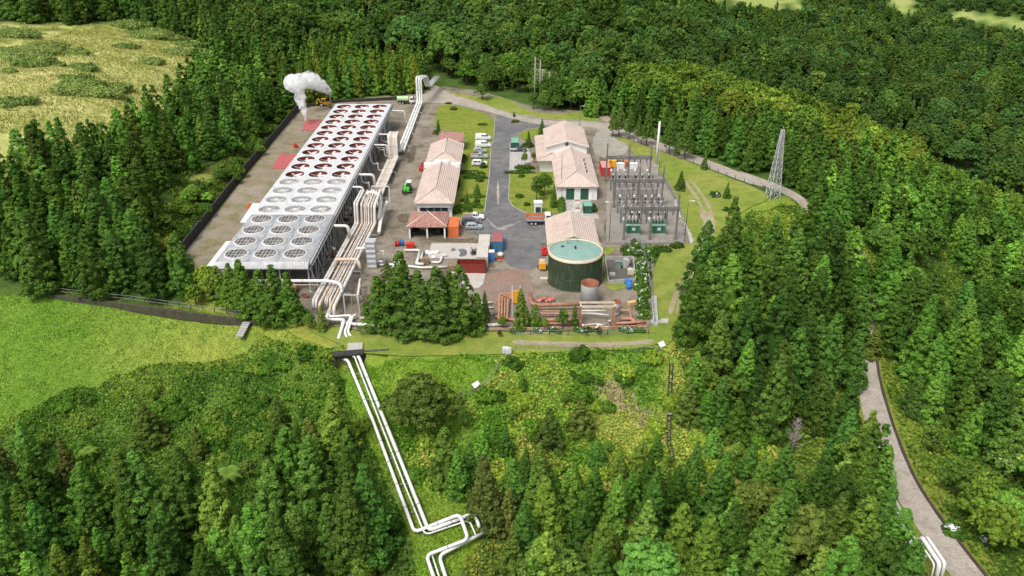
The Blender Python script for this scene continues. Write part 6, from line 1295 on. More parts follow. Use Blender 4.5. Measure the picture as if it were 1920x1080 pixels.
# ------------------------------------------------------------------ signs, steps, small grey cabin boxes on the slopes
def board(lab, px, py, w, d, tilt, rz, h=1.0):
    p = GT(px, py); r = thing('information_board', lab, 'sign', p, rz)
    for s in (-1, 1): q = MB(); q.bar((s * w * .38, 0, -.3), (s * w * .38, 0, h), .1); q.build('post', M['wood'], r)
    q = MB(); q.box((0, 0, h + .05), (w, d, .07), rot=Matrix.Rotation(R(tilt), 3, 'X')); q.build('panel', M['white'], r)
    return r
b = board('tilted white information board beside trees at the top of the left field', 102, 548, 2.0, 1.1, 35, 0)
q = MB(); q.box((-.45, -.02, 1.12), (.7, .5, .02), rot=Matrix.Rotation(R(35), 3, 'X')); q.box((.45, -.02, 1.12), (.6, .5, .02), rot=Matrix.Rotation(R(35), 3, 'X')); q.build('picture', M['greybox'], b)
board('tilted white board on the slope beside the short fence corner', 893, 733, 1.5, .9, 40, R(50)); board('tilted white board at the right end of the brow fence', 1240, 655, 1.3, 1.0, 40, R(35))
p = G(951, 662, -.1); junk('metal_bin', 'grey metal lidded box at the left end of the brow fence', 'box', p, lambda q: (q.box((0, 0, .5), (1.7, .9, .9), R(-12)), q.tube([(-.8, .15, 1.0), (.8, -.2, 1.0)], .35, 10), q.box((-.6, 0, .05), (.2, .9, .3)), q.box((.6, 0, .05), (.2, .9, .3))), M['greybox'])
rt = thing('steps', 'short concrete steps down to the left field', 'steps', G(462, 604, 0), R(-18))
for i in range(6): q = MB(); q.box((0, -.5 * i, -.15 - .28 * i), (1.5, .55, .3)); q.build('step', M['concrete'], rt)
r = thing('gate', 'grey wire gate panel beside the steps to the left field', 'gate', G(440, 592, 0), R(-8)); q = MB()
for x in (-1.3, 1.3): q.bar((x, 0, -.6), (x, 0, 1.3), .12)
q.build('post', M['wood'], r); q = MB()
for z_ in (0, .6, 1.2): q.bar((-1.3, 0, z_), (1.3, 0, z_), .05)
for k in range(9): q.bar((-1.3 + k * .325, 0, 0), (-1.3 + k * .325, 0, 1.2), .03)
q.build('mesh_panel', M['steel'], r)
p = G(1236, 604, 0); junk('stepping_slab', 'grey slab step between the yard corner and the verge', 'slab', p, lambda q: (q.box((0, 0, .1), (3.2, 1.0, .2)), q.box((1.2, .8, .06), (1.4, .9, .14))), M['concrete'])
# rails dropping from the brow on the right
q = MB(); pts = [GT(1258, 690) + Vector((0, 0, .6)), GT(1254, 760) + Vector((0, 0, .6)), GT(1253, 830) + Vector((0, 0, .5)), GT(1262, 870) + Vector((0, 0, .4))]; c = pts[0].copy()
for o in (-.3, .3): q.tube([p_ - c + Vector((o, 0, 0)) for p_ in pts], .09, 6)
for t in range(12):
    i = min(2, t // 4); a = pts[i] + (pts[i + 1] - pts[i]) * ((t % 4) / 4) - c; q.bar(a + Vector((-.4, 0, 0)), a + Vector((.4, 0, 0)), .1)
tag(q.build('rail_track', M['dark'], None, c), 'dark steel rails dropping down the slope right of the bare earth', 'rails')
p = GT(1253, 782); junk('winch_cart', 'small grey winch cart on the dark rails', 'cart', p + Vector((0, 0, .6)), lambda q: (q.box((0, 0, .3), (1.0, .9, .5)), q.box((0, 0, .65), (.7, .7, .2)), q.lathe((0, 0, .75), [(.2, 0), (.1, .4)], 8)), M['greybox'])
# ------------------------------------------------------------------ trees
def _leaves(C, Nn, size, rng, jit=.55):
    n = len(C); Nj = Nn + rng.normal(0, jit, (n, 3)); Nj /= np.linalg.norm(Nj, axis=1, keepdims=True) + 1e-9
    a = np.cross(Nj, rng.normal(0, 1, (n, 3))); a /= np.linalg.norm(a, axis=1, keepdims=True) + 1e-9
    b = np.cross(Nj, a); s = size[:, None] * rng.uniform(.7, 1.35, (n, 1)); asp = rng.uniform(.55, .9, (n, 1))
    V = np.stack([C - a * s, C + b * s * asp * .9 - Nj * s * .15, C + a * s, C - b * s * asp - Nj * s * .15], 1).reshape(-1, 3)
    return V, np.arange(4 * n).reshape(-1, 4)
def crown_from(Cc, Cn, Cs, nl, leaf, rng, tone, flat=.8):
    k = len(Cc); C = np.repeat(Cc, nl, 0); s = np.repeat(Cs, nl)
    Nn = np.repeat(Cn, nl, 0) * .9 + rng.normal(0, .65, (k * nl, 3)); Nn /= np.linalg.norm(Nn, axis=1, keepdims=True)
    pos = C + Nn * (s * rng.uniform(.6, 1.05, k * nl))[:, None] * np.array([1, 1, flat])
    V, Q = _leaves(pos, Nn, leaf * np.repeat(np.clip(Cs / Cs.mean(), .7, 1.4), nl), rng, .42)
    t = np.clip(np.repeat(tone, nl) + rng.normal(0, .13, k * nl), 0, 1)
    return V, Q, np.repeat(t, 4)
def core_mesh(prof, n, rng):
    k = len(prof); V = []; Q = []
    for r, z in prof:
        for j in range(n):
            a = 2 * math.pi * j / n; rr = r * rng.uniform(.85, 1.15); V.append((rr * math.cos(a), rr * math.sin(a), z))
    for i in range(k - 1):
        for j in range(n): Q.append((i * n + j, i * n + (j + 1) % n, (i + 1) * n + (j + 1) % n, (i + 1) * n + j))
    return np.array(V), np.array(Q)
def conifer_geo(seed, Ht=14., Rb=2.9, nc=250, nl=46, leaf=.16, power=.78, wob=.16, low=.04):
    rng = np.random.default_rng(seed)
    ts = []
    while len(ts) < nc:
        t = rng.random(nc * 3); keep = rng.random(nc * 3) < np.minimum(1, (1 - t) ** power / (1.1 - .78 * t) ** 1.6 * 1.05 + .05); ts += list(t[keep])
    t = np.array(ts[:nc]); nt_ = nc // 9; t[3:3 + nt_] = np.linspace(.70, .985, nt_); t = low + (1 - low) * t; a = rng.random(nc) * 2 * math.pi
    ph = rng.random(4) * 6.28
    lob = 1 + wob * np.sin(3 * a + ph[0] + t * 9) + wob * .8 * np.sin(5 * a + ph[1] - t * 14) + wob * .5 * np.sin(2 * a + ph[2])
    r = Rb * ((1 - t) ** power) * np.minimum(1, .72 + t * 2.2) * lob + .12
    rad = r * rng.uniform(.70, 1.06, nc)
    lean = rng.normal(0, .02, 2) * Ht
    C = np.stack([rad * np.cos(a) + lean[0] * t ** 2, rad * np.sin(a) + lean[1] * t ** 2, Ht * t - rad * .10 + rng.normal(0, .12, nc)], 1)
    C[:3] = [[lean[0], lean[1], Ht * .985], [lean[0], lean[1], Ht * .955], [lean[0] + .1, lean[1], Ht * .93]]
    Nn = np.stack([np.cos(a) * .8, np.sin(a) * .8, np.full(nc, .75)], 1)
    S = Ht * (.050 + .024 * rng.random(nc)) * (1.1 - .72 * t); S[:3] = Ht * .022
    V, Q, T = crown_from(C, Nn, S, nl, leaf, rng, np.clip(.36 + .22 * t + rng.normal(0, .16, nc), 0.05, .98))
    cv, cq = core_mesh([(Rb * .55 * (1 - z) ** power * min(1, .6 + z * 2) * (1 if z < .7 else .3), Ht * z) for z in np.linspace(low, .62, 7)], 9, rng)
    Q = np.vstack([Q, cq + len(V)]); V = np.vstack([V, cv]); T = np.concatenate([T, np.full(len(cv), .4)])
    return V, Q, T
def broad_geo(seed, Ht=11., Rb=4.6, nlobe=11, nc=26, nl=40, leaf=.175, base=.28):
    rng = np.random.default_rng(seed); Cs = []; Ns = []; Sz = []; Tn = []; cores = []
    for i in range(nlobe):
        a = i * 2.399 + rng.normal(0, .3); q = math.sqrt((i + .4) / nlobe)
        rr = Rb * .66 * q * rng.uniform(.8, 1.15); zc = Ht * (.80 - .36 * q ** 2 + rng.normal(0, .04)); lr = Rb * rng.uniform(.34, .50)
        lt = .45 + rng.normal(0, .13)
        d = rng.normal(0, 1, (nc, 3)); d[:, 2] = np.abs(d[:, 2]) * 1.1 - .35; d /= np.linalg.norm(d, axis=1, keepdims=True)
        c0 = np.array([rr * math.cos(a), rr * math.sin(a), zc]); Cs.append(c0 + d * lr * np.array([1, 1, .8]) * rng.uniform(.8, 1.05, (nc, 1))); Ns.append(d * .7 + np.array([0, 0, .5])); Sz.append(lr * rng.uniform(.22, .36, nc)); Tn.append(np.clip(lt + rng.normal(0, .12, nc), .05, .95))
        cores.append((c0, lr * .55))
    V, Q, T = crown_from(np.vstack(Cs), np.vstack(Ns), np.concatenate(Sz), nl, leaf, rng, np.concatenate(Tn))
    for c0, lr in cores:
        cv, cq = core_mesh([(lr * math.sin(p), -lr * .75 * math.cos(p)) for p in np.linspace(.25, 2.9, 6)], 8, rng)
        Q = np.vstack([Q, cq + len(V)]); V = np.vstack([V, cv + c0]); T = np.concatenate([T, np.full(len(cv), .4)])
    return V, Q, T
CON = [conifer_geo(100 + i, 14., [2.9, 3.2, 2.8, 3.4, 3.2, 2.6, 3.4][i], power=[.98, .84, 1.08, .80, 1.12, .92, 1.02][i], wob=[.14, .2, .12, .2, .16, .12, .22][i]) for i in range(7)]
BRO = [broad_geo(200 + i, 11., [4.6, 5.0, 4.2, 4.8, 3.9][i], [12, 13, 10, 14, 9][i]) for i in range(5)]
CON_LO = [conifer_geo(300 + i, 14., 2.9 + .3 * (i % 3 - 1), nc=80, nl=10, leaf=.5, power=[.9, 1.0, .82, .95][i]) for i in range(4)]
BRO_LO = [broad_geo(400 + i, 11., 4.7, 11, 14, 12, .44) for i in range(4)]
def crown_mesh(name, g, m): return np_mesh(name, g[0], g[1], [m], False, {'tint': g[2]})
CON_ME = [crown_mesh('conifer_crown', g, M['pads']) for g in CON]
BRO_ME = [crown_mesh('broadleaf_crown', g, M['pads']) for g in BRO]
def trunk_mesh(Ht, r, limbs, seed, m, forked=False):
    rg = random.Random(seed); mb = MB()
    if not forked: mb.tube([(0, 0, -.6), (0, 0, Ht * .3), (rg.uniform(-.1, .1), 0, Ht * .8)], r, 7, r1=.03)
    else:
        mb.tube([(0, 0, -.6), (.1, 0, Ht * .35)], r, 8, r1=r * .75)
    for i in range(limbs):
        a = i * 2.4; z0 = Ht * (.32 if forked else .1 + .3 * i / limbs); ln = Ht * (.42 if forked else .16)
        mb.tube([(0.05, 0, z0), (math.cos(a) * ln * .45, math.sin(a) * ln * .45, z0 + ln * (.5 if forked else .1)), (math.cos(a) * ln * (.6 if forked else .9), math.sin(a) * ln * (.6 if forked else .9), z0 + ln * (.95 if forked else .15))], r * .45, 5, r1=.04)
    me_o = mb.build('trunk', m); me_ = me_o.data; bpy.data.objects.remove(me_o); return me_
TR_CON = trunk_mesh(14, .24, 7, 1, M['bark']); TR_BRO = trunk_mesh(11, .30, 6, 2, M['bark'], True)

def hsv_jit(c, rng, dv=.24, dh=.045):
    v = math.exp(rng.normal(0, dv)); h = rng.normal(0, dh)
    return (c[0] * v * (1 + h), c[1] * v, c[2] * v)
FOL = 1.75
TREES = []   # kind, x, y, z, h, rot, variant, colour, zone
trng = np.random.default_rng(5)
_taken = []
def add_tree(kind, x, y, h, col, zone_, wid=1.0, z=None, var=None):
    z = h1(x, y) if z is None else z
    TREES.append(dict(kind=kind, x=x, y=y, z=z, h=h, w=wid * trng.uniform(.9, 1.12), rot=trng.uniform(0, 6.28), var=int(trng.integers(0, 100)) if var is None else var, col=col, zone=zone_))
def scatter(poly, sp, kind, hr, col, zone_, bbox, wid=1.0, avoid=None, jit=.42, prob=1.0, mixk=None, rmin=4.6):
    gx = np.arange(bbox[0], bbox[1], sp); gy = np.arange(bbox[2], bbox[3], sp * .87)
    X_, Y_ = np.meshgrid(gx, gy); X_ = X_ + (np.arange(len(gy)) % 2)[:, None] * sp * .5
    X_ = (X_ + trng.uniform(-jit, jit, X_.shape) * sp).ravel(); Y_ = (Y_ + trng.uniform(-jit, jit, Y_.shape) * sp).ravel()
    Z_ = H(X_, Y_); a, b, d = proj(X_, Y_, Z_); ok = inpoly(a, b, poly) & (d > 10) & (trng.random(len(X_)) < prob)
    rdv, _ = _road_z(X_, Y_); ok &= rdv > np.where(Y_ < 134, max(rmin, 6.8 if zone_ == 'right_valley' else 5.6), rmin)
    for av in avoid or []: ok &= ~inpoly(a, b, av)
    for x, y, z in zip(X_[ok], Y_[ok], Z_[ok]):
        k = kind
        if mixk and trng.random() < mixk[1]: k = mixk[0]
        c = col[int(trng.integers(0, len(col)))]
        hh = trng.uniform(*hr) * (.78 if k == 'b' and kind == 'c' else 1)
        add_tree(k, x, y, hh, hsv_jit(c, trng), zone_, wid, z)
DK = [(.042, .088, .015), (.050, .098, .017), (.036, .080, .015), (.060, .102, .018)]
MD = [(.052, .122, .018), (.066, .136, .020), (.046, .110, .019)]
LT = [(.072, .165, .024), (.066, .160, .024), (.085, .175, .024)]
OL = [(.090, .150, .020), (.078, .138, .020), (.105, .150, .021)]
BL = [(.040, .086, .016), (.050, .098, .018), (.060, .100, .018), (.042, .080, .015)]
FAR = [(.038, .084, .020), (.046, .092, .021), (.054, .096, .021), (.034, .074, .019)]
FM_AV = [[(x, y + dy) for x, y in fm] for fm in FARMEADOWS for dy in (0, 7, 14, 21, 28)]
PLANT = [(556, 204), (800, 170), (1130, 200), (1300, 290), (1480, 372), (1345, 440), (1262, 655), (620, 655), (560, 620), (330, 480)]
scatter([(-250, 440), (0, 376), (100, 332), (200, 294), (330, 228), (370, 168), (430, 140), (560, 140), (552, 200), (505, 245), (455, 296), (425, 284), (330, 340), (292, 392), (276, 470), (318, 530), (420, 560), (380, 584), (300, 574), (60, 547), (-250, 530)],
        5.5, 'c', (11.5, 18), DK + MD, 'left_bank', (-230, -70, 140, 345), wid=1.1)
scatter([(292, 490), (270, 440), (330, 392), (392, 347), (442, 306), (515, 232), (556, 206), (350, 470)], 3.6, 'b', (2.5, 5), [(.10, .18, .025), (.08, .15, .022), (.06, .12, .02)], 'left_corner', (-115, -76, 150, 300), avoid=[CLEAR_PX], prob=.8)
scatter([(290, 480), (330, 480), (420, 535), (440, 585), (330, 570), (300, 540)], 4.2, 'b', (4, 6.5), [(.12, .17, .025), (.10, .16, .02), (.15, .18, .03)], 'left_corner', (-100, -60, 138, 175))
scatter([(-350, 960), (0, 925), (110, 895), (200, 985), (330, 965), (430, 985), (500, 935), (560, 895), (640, 850), (680, 880), (715, 980), (735, 1090), (715, 1400), (-450, 1400)],
        6.0, 'c', (8.5, 16.5), DK[:2] + MD + [(.080, .130, .02)], 'lower_left', (-120, 0, 20, 110), wid=1.12)
scatter([(945, 1050), (975, 1000), (1010, 980), (1130, 985), (1250, 970), (1370, 1010), (1500, 1000), (1560, 900), (1625, 850), (1650, 930), (1690, 1040), (1700, 1400), (960, 1400)],
        5.6, 'c', (9, 15.5), MD + DK[:1] + [(.08, .14, .02), (.085, .145, .025)], 'lower_middle', (-10, 75, 20, 115), wid=1.05, mixk=('b', .07))
scatter([(1268, 655), (1280, 610), (1305, 560), (1330, 515), (1362, 484), (1420, 476), (1480, 478), (1530, 465), (1585, 520), (1600, 700), (1640, 830), (1655, 880), (1560, 870), (1480, 845), (1400, 790), (1340, 740), (1310, 690)],
        6.1, 'c', (10, 17.5), DK + MD, 'right_slope', (20, 100, 100, 215), wid=1.02, prob=.93, rmin=3.3)
scatter([(1500, 372), (1600, 440), (1650, 520), (1655, 700), (1690, 790), (1770, 840), (1850, 950), (2200, 1100), (2200, 250), (1950, 350), (1850, 390), (1750, 350), (1600, 340)],
        6.2, 'c', (9.5, 16.5), LT + MD + DK[:2], 'right_valley', (60, 210, 90, 260), avoid=[[(1690, 520), (1770, 490), (1830, 560), (1770, 640), (1710, 620)]], wid=1.06, prob=.93, mixk=('b', .14), rmin=3.3)
scatter([(1800, 960), (1880, 980), (2100, 1050), (2100, 1300), (1950, 1200), (1850, 1060)], 5, 'b', (6, 9), LT + OL[:1], 'right_corner', (60, 130, 50, 110))
scatter([(1105, 222), (1130, 200), (1210, 208), (1330, 236), (1500, 290), (1640, 350), (1640, 430), (1560, 400), (1500, 366), (1400, 325), (1300, 282), (1200, 240)], 5.0, 'c', (9, 14), DK + MD, 'roadside', (20, 130, 190, 330), wid=1.08, rmin=3.6)
scatter([(1150, 195), (1230, 165), (1400, 200), (1560, 235), (1720, 300), (1860, 385), (1900, 460), (1780, 400), (1640, 340), (1500, 285), (1330, 232), (1210, 205)], 6.6, 'b', (11, 15), OL, 'ridge', (20, 190, 190, 400), wid=.95)
scatter([(556, 150), (590, 118), (700, 132), (790, 135), (800, 165), (775, 180), (700, 181), (620, 187), (566, 200)], 4.3, 'c', (11, 15.5), MD + [(.095, .13, .018), (.08, .12, .018)], 'back_row', (-110, -25, 285, 370), wid=.9)
scatter([(830, 152), (880, 165), (940, 190), (975, 176), (1040, 205), (1115, 205), (1130, 195), (1130, 150), (830, 135)], 5.5, 'b', (9, 13), BL + MD[:1], 'back_centre', (-40, 50, 270, 360), avoid=[[(900, 178), (1000, 172), (985, 205), (920, 205)]], mixk=('c', .3))
scatter([(-300, 20), (0, 42), (120, 47), (220, 42), (300, 56), (370, 80), (400, 120), (560, 130), (600, -160), (-300, -160)], 6.0, 'c', (13, 18), DK + BL, 'top_left', (-330, -80, 300, 640), wid=1.05)
scatter([(420, 140), (560, -160), (1330, -160), (1330, 60), (1300, 120), (1150, 190), (1120, 180), (1000, 150), (830, 135), (600, 115)], 8.6, 'b', (12.5, 18), BL + FAR[:2], 'back_hill', (-170, 180, 290, 700), wid=1.0, mixk=('c', .33))
scatter([(1150, 185), (1300, 120), (1330, 30), (1500, 30), (1660, 40), (1800, 70), (1960, 105), (2100, 560), (1900, 380), (1700, 280), (1500, 225), (1300, 170)], 7.6, 'b', (11, 16), FAR + BL, 'far_hill', (20, 420, 280, 640), mixk=('c', .5), wid=.95, avoid=FM_AV)
scatter([(1330, -160), (2300, -160), (2300, 110), (1960, 105), (1800, 65), (1660, 36), (1500, 26), (1330, 26)], 8.0, 'c', (11, 15), FAR, 'far_top', (80, 560, 440, 900), avoid=FM_AV, mixk=('b', .45))
# trees that stand out on their own: (kind, top-left photo x of base, y of base, height, colour, width)
def _x(): pass
def solo(kind, px, py, h, col, zone_, wid=1.0, onplat=False):
    p = G(px, py) if onplat else GT(px, py)
    add_tree(kind, p.x, p.y, h, col, zone_, wid, None if not onplat else 0.05)
for a in [('c', 285, 832, 8.5, (.056, .088, .017), 'solo_ll', 1.75), ('c', 532, 850, 11.5, (.050, .086, .016), 'solo_ll', 1.0), ('c', 378, 862, 7, (.070, .105, .02), 'solo_ll', 1.1), ('c', 250, 960, 12.5, (.055, .092, .016), 'solo_ll', 1.25),
          ('c', 135, 900, 9, (.075, .09, .022), 'solo_ll', 1.1), ('c', 20, 920, 10, (.06, .085, .02), 'solo_ll', 1.2), ('c', 590, 862, 8.5, (.095, .12, .025), 'solo_ll', 1.1), ('b', 470, 900, 4.5, (.10, .15, .03), 'solo_ll', .8),
          ('b', 788, 806, 10.5, (.052, .082, .016), 'solo_lm', 1.12), ('c', 840, 905, 10.6, (.07, .125, .02), 'solo_lm', 1.2), ('c', 912, 985, 13.4, (.060, .085, .020), 'solo_lm', 1.1), ('c', 952, 1000, 9.0, (.09, .115, .025), 'solo_lm', .9),
          ('c', 1010, 905, 7.8, (.075, .125, .02), 'solo_lm', 1.1), ('c', 1030, 840, 8.4, (.05, .085, .018), 'solo_lm', 1.2), ('c', 1088, 812, 7.8, (.075, .11, .022), 'solo_lm', 1.3), ('c', 1160, 905, 6.7, (.085, .14, .022), 'solo_lm', 1.15), ('c', 1200, 885, 6.7, (.09, .145, .022), 'solo_lm', 1.1),
          ('c', 1285, 790, 9.0, (.075, .12, .022), 'solo_lm', 1.3), ('c', 1240, 930, 7.8, (.085, .135, .022), 'solo_lm', 1.1), ('c', 980, 735, 3.4, (.06, .12, .02), 'solo_lm', 1.2), ('b', 1320, 720, 4.0, (.10, .16, .025), 'solo_lm', .8), ('b', 1360, 760, 6.5, (.075, .125, .022), 'solo_lm', 1), ('b', 1420, 990, 9, (.085, .12, .022), 'solo_lm', 1.0), ('b', 1500, 1050, 10, (.08, .115, .022), 'solo_lm', 1.1), ('b', 1120, 1080, 9, (.088, .115, .025), 'solo_lm', 1.1),
          ('b', 1590, 890, 8, (.08, .14, .022), 'solo_rm', .9), ('c', 1632, 672, 8, (.085, .115, .022), 'solo_rm', 1.0), ('b', 1740, 850, 6, (.075, .125, .022), 'solo_rm', .8), ('b', 1790, 930, 7, (.065, .12, .02), 'solo_rm', 1.0), ('b', 1880, 890, 6, (.16, .26, .06), 'solo_rm', 1.1), ('b', 1905, 990, 6, (.12, .105, .03), 'solo_rm', .9), ('c', 1705, 780, 9, (.05, .10, .02), 'solo_rm', 1.0)]: solo(*a)
for a in [('c', 440, 575, 9.6, (.075, .14, .02), 'front_row', 1.15), ('c', 466, 590, 11.9, (.06, .12, .018), 'front_row', 1.21), ('c', 497, 596, 10.7, (.055, .115, .018), 'front_row', 1.26), ('c', 522, 600, 11.9, (.052, .105, .018), 'front_row', 1.15), ('c', 548, 604, 10.7, (.055, .12, .018), 'front_row', 1.21), ('c', 415, 560, 7.3, (.09, .15, .025), 'front_row', 1.26), ('c', 605, 618, 5.1, (.10, .14, .03), 'front_row', 1.03), ('b', 582, 616, 3.4, (.07, .13, .02), 'front_row', 0.80),
          ('c', 715, 612, 10.7, (.050, .105, .016), 'front_clump', 1.32), ('c', 755, 622, 16.4, (.046, .092, .016), 'front_clump', 1.26), ('c', 790, 624, 13.0, (.05, .10, .018), 'front_clump', 1.44), ('c', 825, 625, 14.1, (.048, .092, .018), 'front_clump', 1.32), ('c', 868, 622, 14.1, (.055, .105, .018), 'front_clump', 1.21), ('c', 735, 600, 12.4, (.06, .085, .022), 'front_clump', 0.92), ('c', 893, 618, 7.9, (.07, .13, .02), 'front_clump', 1.15), ('c', 847, 605, 11.3, (.045, .09, .016), 'front_clump', 1.26),
          ('c', 910, 602, 6.5, (.055, .10, .02), 'front_thin', .75), ('c', 978, 612, 8.2, (.085, .135, .025), 'front_thin', .85), ('c', 1003, 612, 5.0, (.075, .13, .022), 'front_thin', 1.1), ('b', 1055, 618, 4.6, (.065, .125, .02), 'front_thin', .8), ('c', 1077, 614, 5.0, (.06, .10, .02), 'front_thin', .8), ('b', 937, 632, 1.6, (.04, .07, .02), 'front_thin', .8), ('b', 942, 618, 3.0, (.08, .14, .02), 'front_thin', .7), ('b', 1020, 618, 2.6, (.10, .17, .025), 'front_thin', .7)]: solo(*a, onplat=True)
for a in [('c', 822, 252, 5.0, (.05, .105, .022), 'yard', .9), ('b', 964, 226, 3.2, (.09, .135, .025), 'yard', .45), ('c', 1016, 253, 5.5, (.055, .105, .022), 'yard', 1.1), ('c', 991, 276, 5.2, (.055, .105, .022), 'yard', 1.1), ('b', 984, 310, 4.2, (.11, .16, .03), 'yard', .55), ('b', 1000, 306, 3.8, (.12, .15, .035), 'yard', .5), ('b', 1006, 378, 7.2, (.07, .125, .025), 'yard', .72), ('b', 1020, 366, 6.5, (.06, .11, .022), 'yard', .65), ('c', 1038, 388, 6.2, (.06, .115, .022), 'yard', .8),
          ('c', 876, 386, 4.4, (.065, .12, .022), 'yard', .8), ('c', 895, 370, 4.0, (.065, .12, .022), 'yard', 1.1), ('c', 1275, 357, 5.6, (.05, .10, .02), 'yard', 1.2), ('c', 1148, 257, 8.5, (.085, .125, .03), 'lane_tree', .95), ('c', 1160, 256, 10.5, (.075, .115, .028), 'lane_tree', .95), ('c', 1179, 261, 10, (.06, .105, .022), 'lane_tree', .95), ('c', 1196, 268, 8, (.06, .105, .022), 'lane_tree', .8), ('c', 1212, 273, 11, (.055, .10, .02), 'lane_tree', 1.05), ('c', 1254, 288, 10.5, (.055, .105, .02), 'lane_tree', 1.1), ('c', 1283, 297, 10, (.055, .10, .02), 'lane_tree', 1.1), ('c', 1268, 292, 5, (.06, .11, .02), 'lane_tree', .8), ('c', 1320, 318, 5, (.065, .12, .022), 'lane_tree', 1.0), ('c', 1362, 372, 4.5, (.06, .12, .02), 'lane_tree', 1.2), ('c', 905, 187, 9.5, (.06, .105, .022), 'lane_tree', 1.3),
          ('b', 1000, 205, 7, (.06, .115, .022), 'island', .75), ('b', 1020, 207, 7.5, (.065, .125, .022), 'island', .75), ('b', 1045, 208, 7, (.055, .11, .02), 'island', .8), ('b', 1070, 206, 7.5, (.06, .115, .022), 'island', .8), ('b', 1090, 203, 7, (.055, .105, .022), 'island', .7), ('b', 1035, 200, 8, (.06, .11, .022), 'island', .7), ('b', 1060, 197, 8.5, (.058, .112, .022), 'island', .8)]: solo(*a, onplat=True)

for px, py, h, w in [(1518, 440, 13, 1.2), (1545, 462, 14, 1.25), (1572, 498, 14, 1.25), (1588, 540, 14, 1.25), (1600, 590, 14, 1.25), (1596, 640, 13, 1.25), (1660, 560, 13, 1.25), (1655, 610, 13, 1.25), (1662, 660, 13, 1.2), (1590, 720, 12, 1.2), (1650, 1005, 10, 1.0), (1668, 1065, 11, 1.0), (1640, 935, 10, 1.0), (1682, 1130, 11, 1.0)]:
    solo('c', px, py, h, hsv_jit(MD[int(trng.integers(0, 3))], trng), 'right_slope', w)
for px, py, h, w in [(905, 860, 5, 1.1), (950, 850, 4, 1.2), (985, 900, 5, 1.1), (1120, 880, 5, 1.2), (1075, 940, 6, 1.1), (1300, 900, 6, 1.1), (1335, 860, 5, 1.3), (1230, 860, 4, 1.2), (1350, 930, 7, 1.1), (1400, 900, 6, 1.2), (1290, 960, 8, 1.1), (1180, 960, 7, 1.1), (1040, 980, 8, 1.1), (1320, 800, 6, 1.2), (1345, 790, 7, 1.1), (1300, 730, 6, 1.2), (880, 900, 6, 1.1), (1110, 970, 8, 1.1), (960, 960, 8, 1.1), (1000, 985, 9, 1.1), (1070, 990, 9, 1.1), (1150, 1000, 9, 1.1), (1210, 940, 7, 1.1), (1260, 985, 9, 1.1), (1215, 1010, 10, 1.1), (1420, 950, 8, 1.1), (1460, 930, 8, 1.1), (1375, 830, 7, 1.1), (860, 930, 7, 1.1), (1530, 960, 9, 1.1), (1330, 1000, 10, 1.1)]:
    solo('c', px, py, h * 1.3, hsv_jit(MD[int(trng.integers(0, 3))], trng), 'solo_lm', w * .92)
for px, py, h, w in [(640, 870, 8, 1.1), (600, 900, 9, 1.15), (665, 935, 10, 1.1), (560, 880, 8, 1.2), (60, 870, 9, 1.2), (330, 905, 6, 1.2), (430, 790, 3, 1.0)]:
    solo('c', px, py, h, hsv_jit(MD[int(trng.integers(0, 3))], trng), 'solo_ll', w)
for px, py, h in [(870, 800, 3.2), (900, 830, 2.6), (960, 790, 2.4), (1060, 760, 2.2), (1140, 850, 2.6), (1250, 880, 3), (1380, 860, 3.4), (500, 760, 2.6), (620, 780, 3), (560, 720, 2.2), (460, 720, 2), (330, 760, 2.6)]:
    solo('b', px, py, h, hsv_jit((.085, .16, .025), trng), 'solo_lm' if px > 700 else 'solo_ll', .8)
# which trees does the photograph show most of? (near to far, silhouettes on a small grid)
occ = np.zeros((270, 480), bool)
for t in sorted(TREES, key=lambda t: proj(t['x'], t['y'], t['z'])[2]):
    a, b, d = proj(t['x'], t['y'], t['z']); a2, b2, _ = proj(t['x'], t['y'], t['z'] + t['h'])
    hw = (t['h'] * (.2 if t['kind'] == 'c' else .42) * t['w']) * FPX / d / 4
    a, b, a2, b2 = a / 4, b / 4, a2 / 4, b2 / 4; t['vis'] = 0; t['d'] = d; t['px'] = ((a + a2) * 2, (b + b2) * 2)
    y0, y1 = int(max(0, math.floor(b2))), int(min(269, math.ceil(b)))
    for yy in range(y0, y1 + 1):
        f = (yy - b2) / max(b - b2, 1e-6); f = min(max(f, 0), 1)
        w_ = hw * (f ** .8 if t['kind'] == 'c' else math.sqrt(max(0.02, 1 - (2 * f * .9 - .9) ** 2))); cx = a2 + (a - a2) * f
        x0, x1 = int(max(0, round(cx - w_))), int(min(479, round(cx + w_)))
        if x1 < 0 or x0 > 479 or x1 < x0: continue
        row = occ[yy, x0:x1 + 1]; t['vis'] += int((~row).sum()); row[:] = True
tight = {'yard', 'lane_tree', 'front_row', 'front_clump', 'front_thin', 'island', 'solo_ll', 'solo_lm', 'solo_rm'}
picked = []; rest = []
for kind, cap in (('c', 298), ('b', 298)):
    ts = [t for t in TREES if t['kind'] == kind]
    ts.sort(key=lambda t: (-(t['zone'] in tight and t['vis'] > 0), -t['vis']))
    k = [t for t in ts[:cap] if t['vis'] >= 4]
    picked += k; ids = {id(t) for t in k}; rest += [t for t in ts if id(t) not in ids]
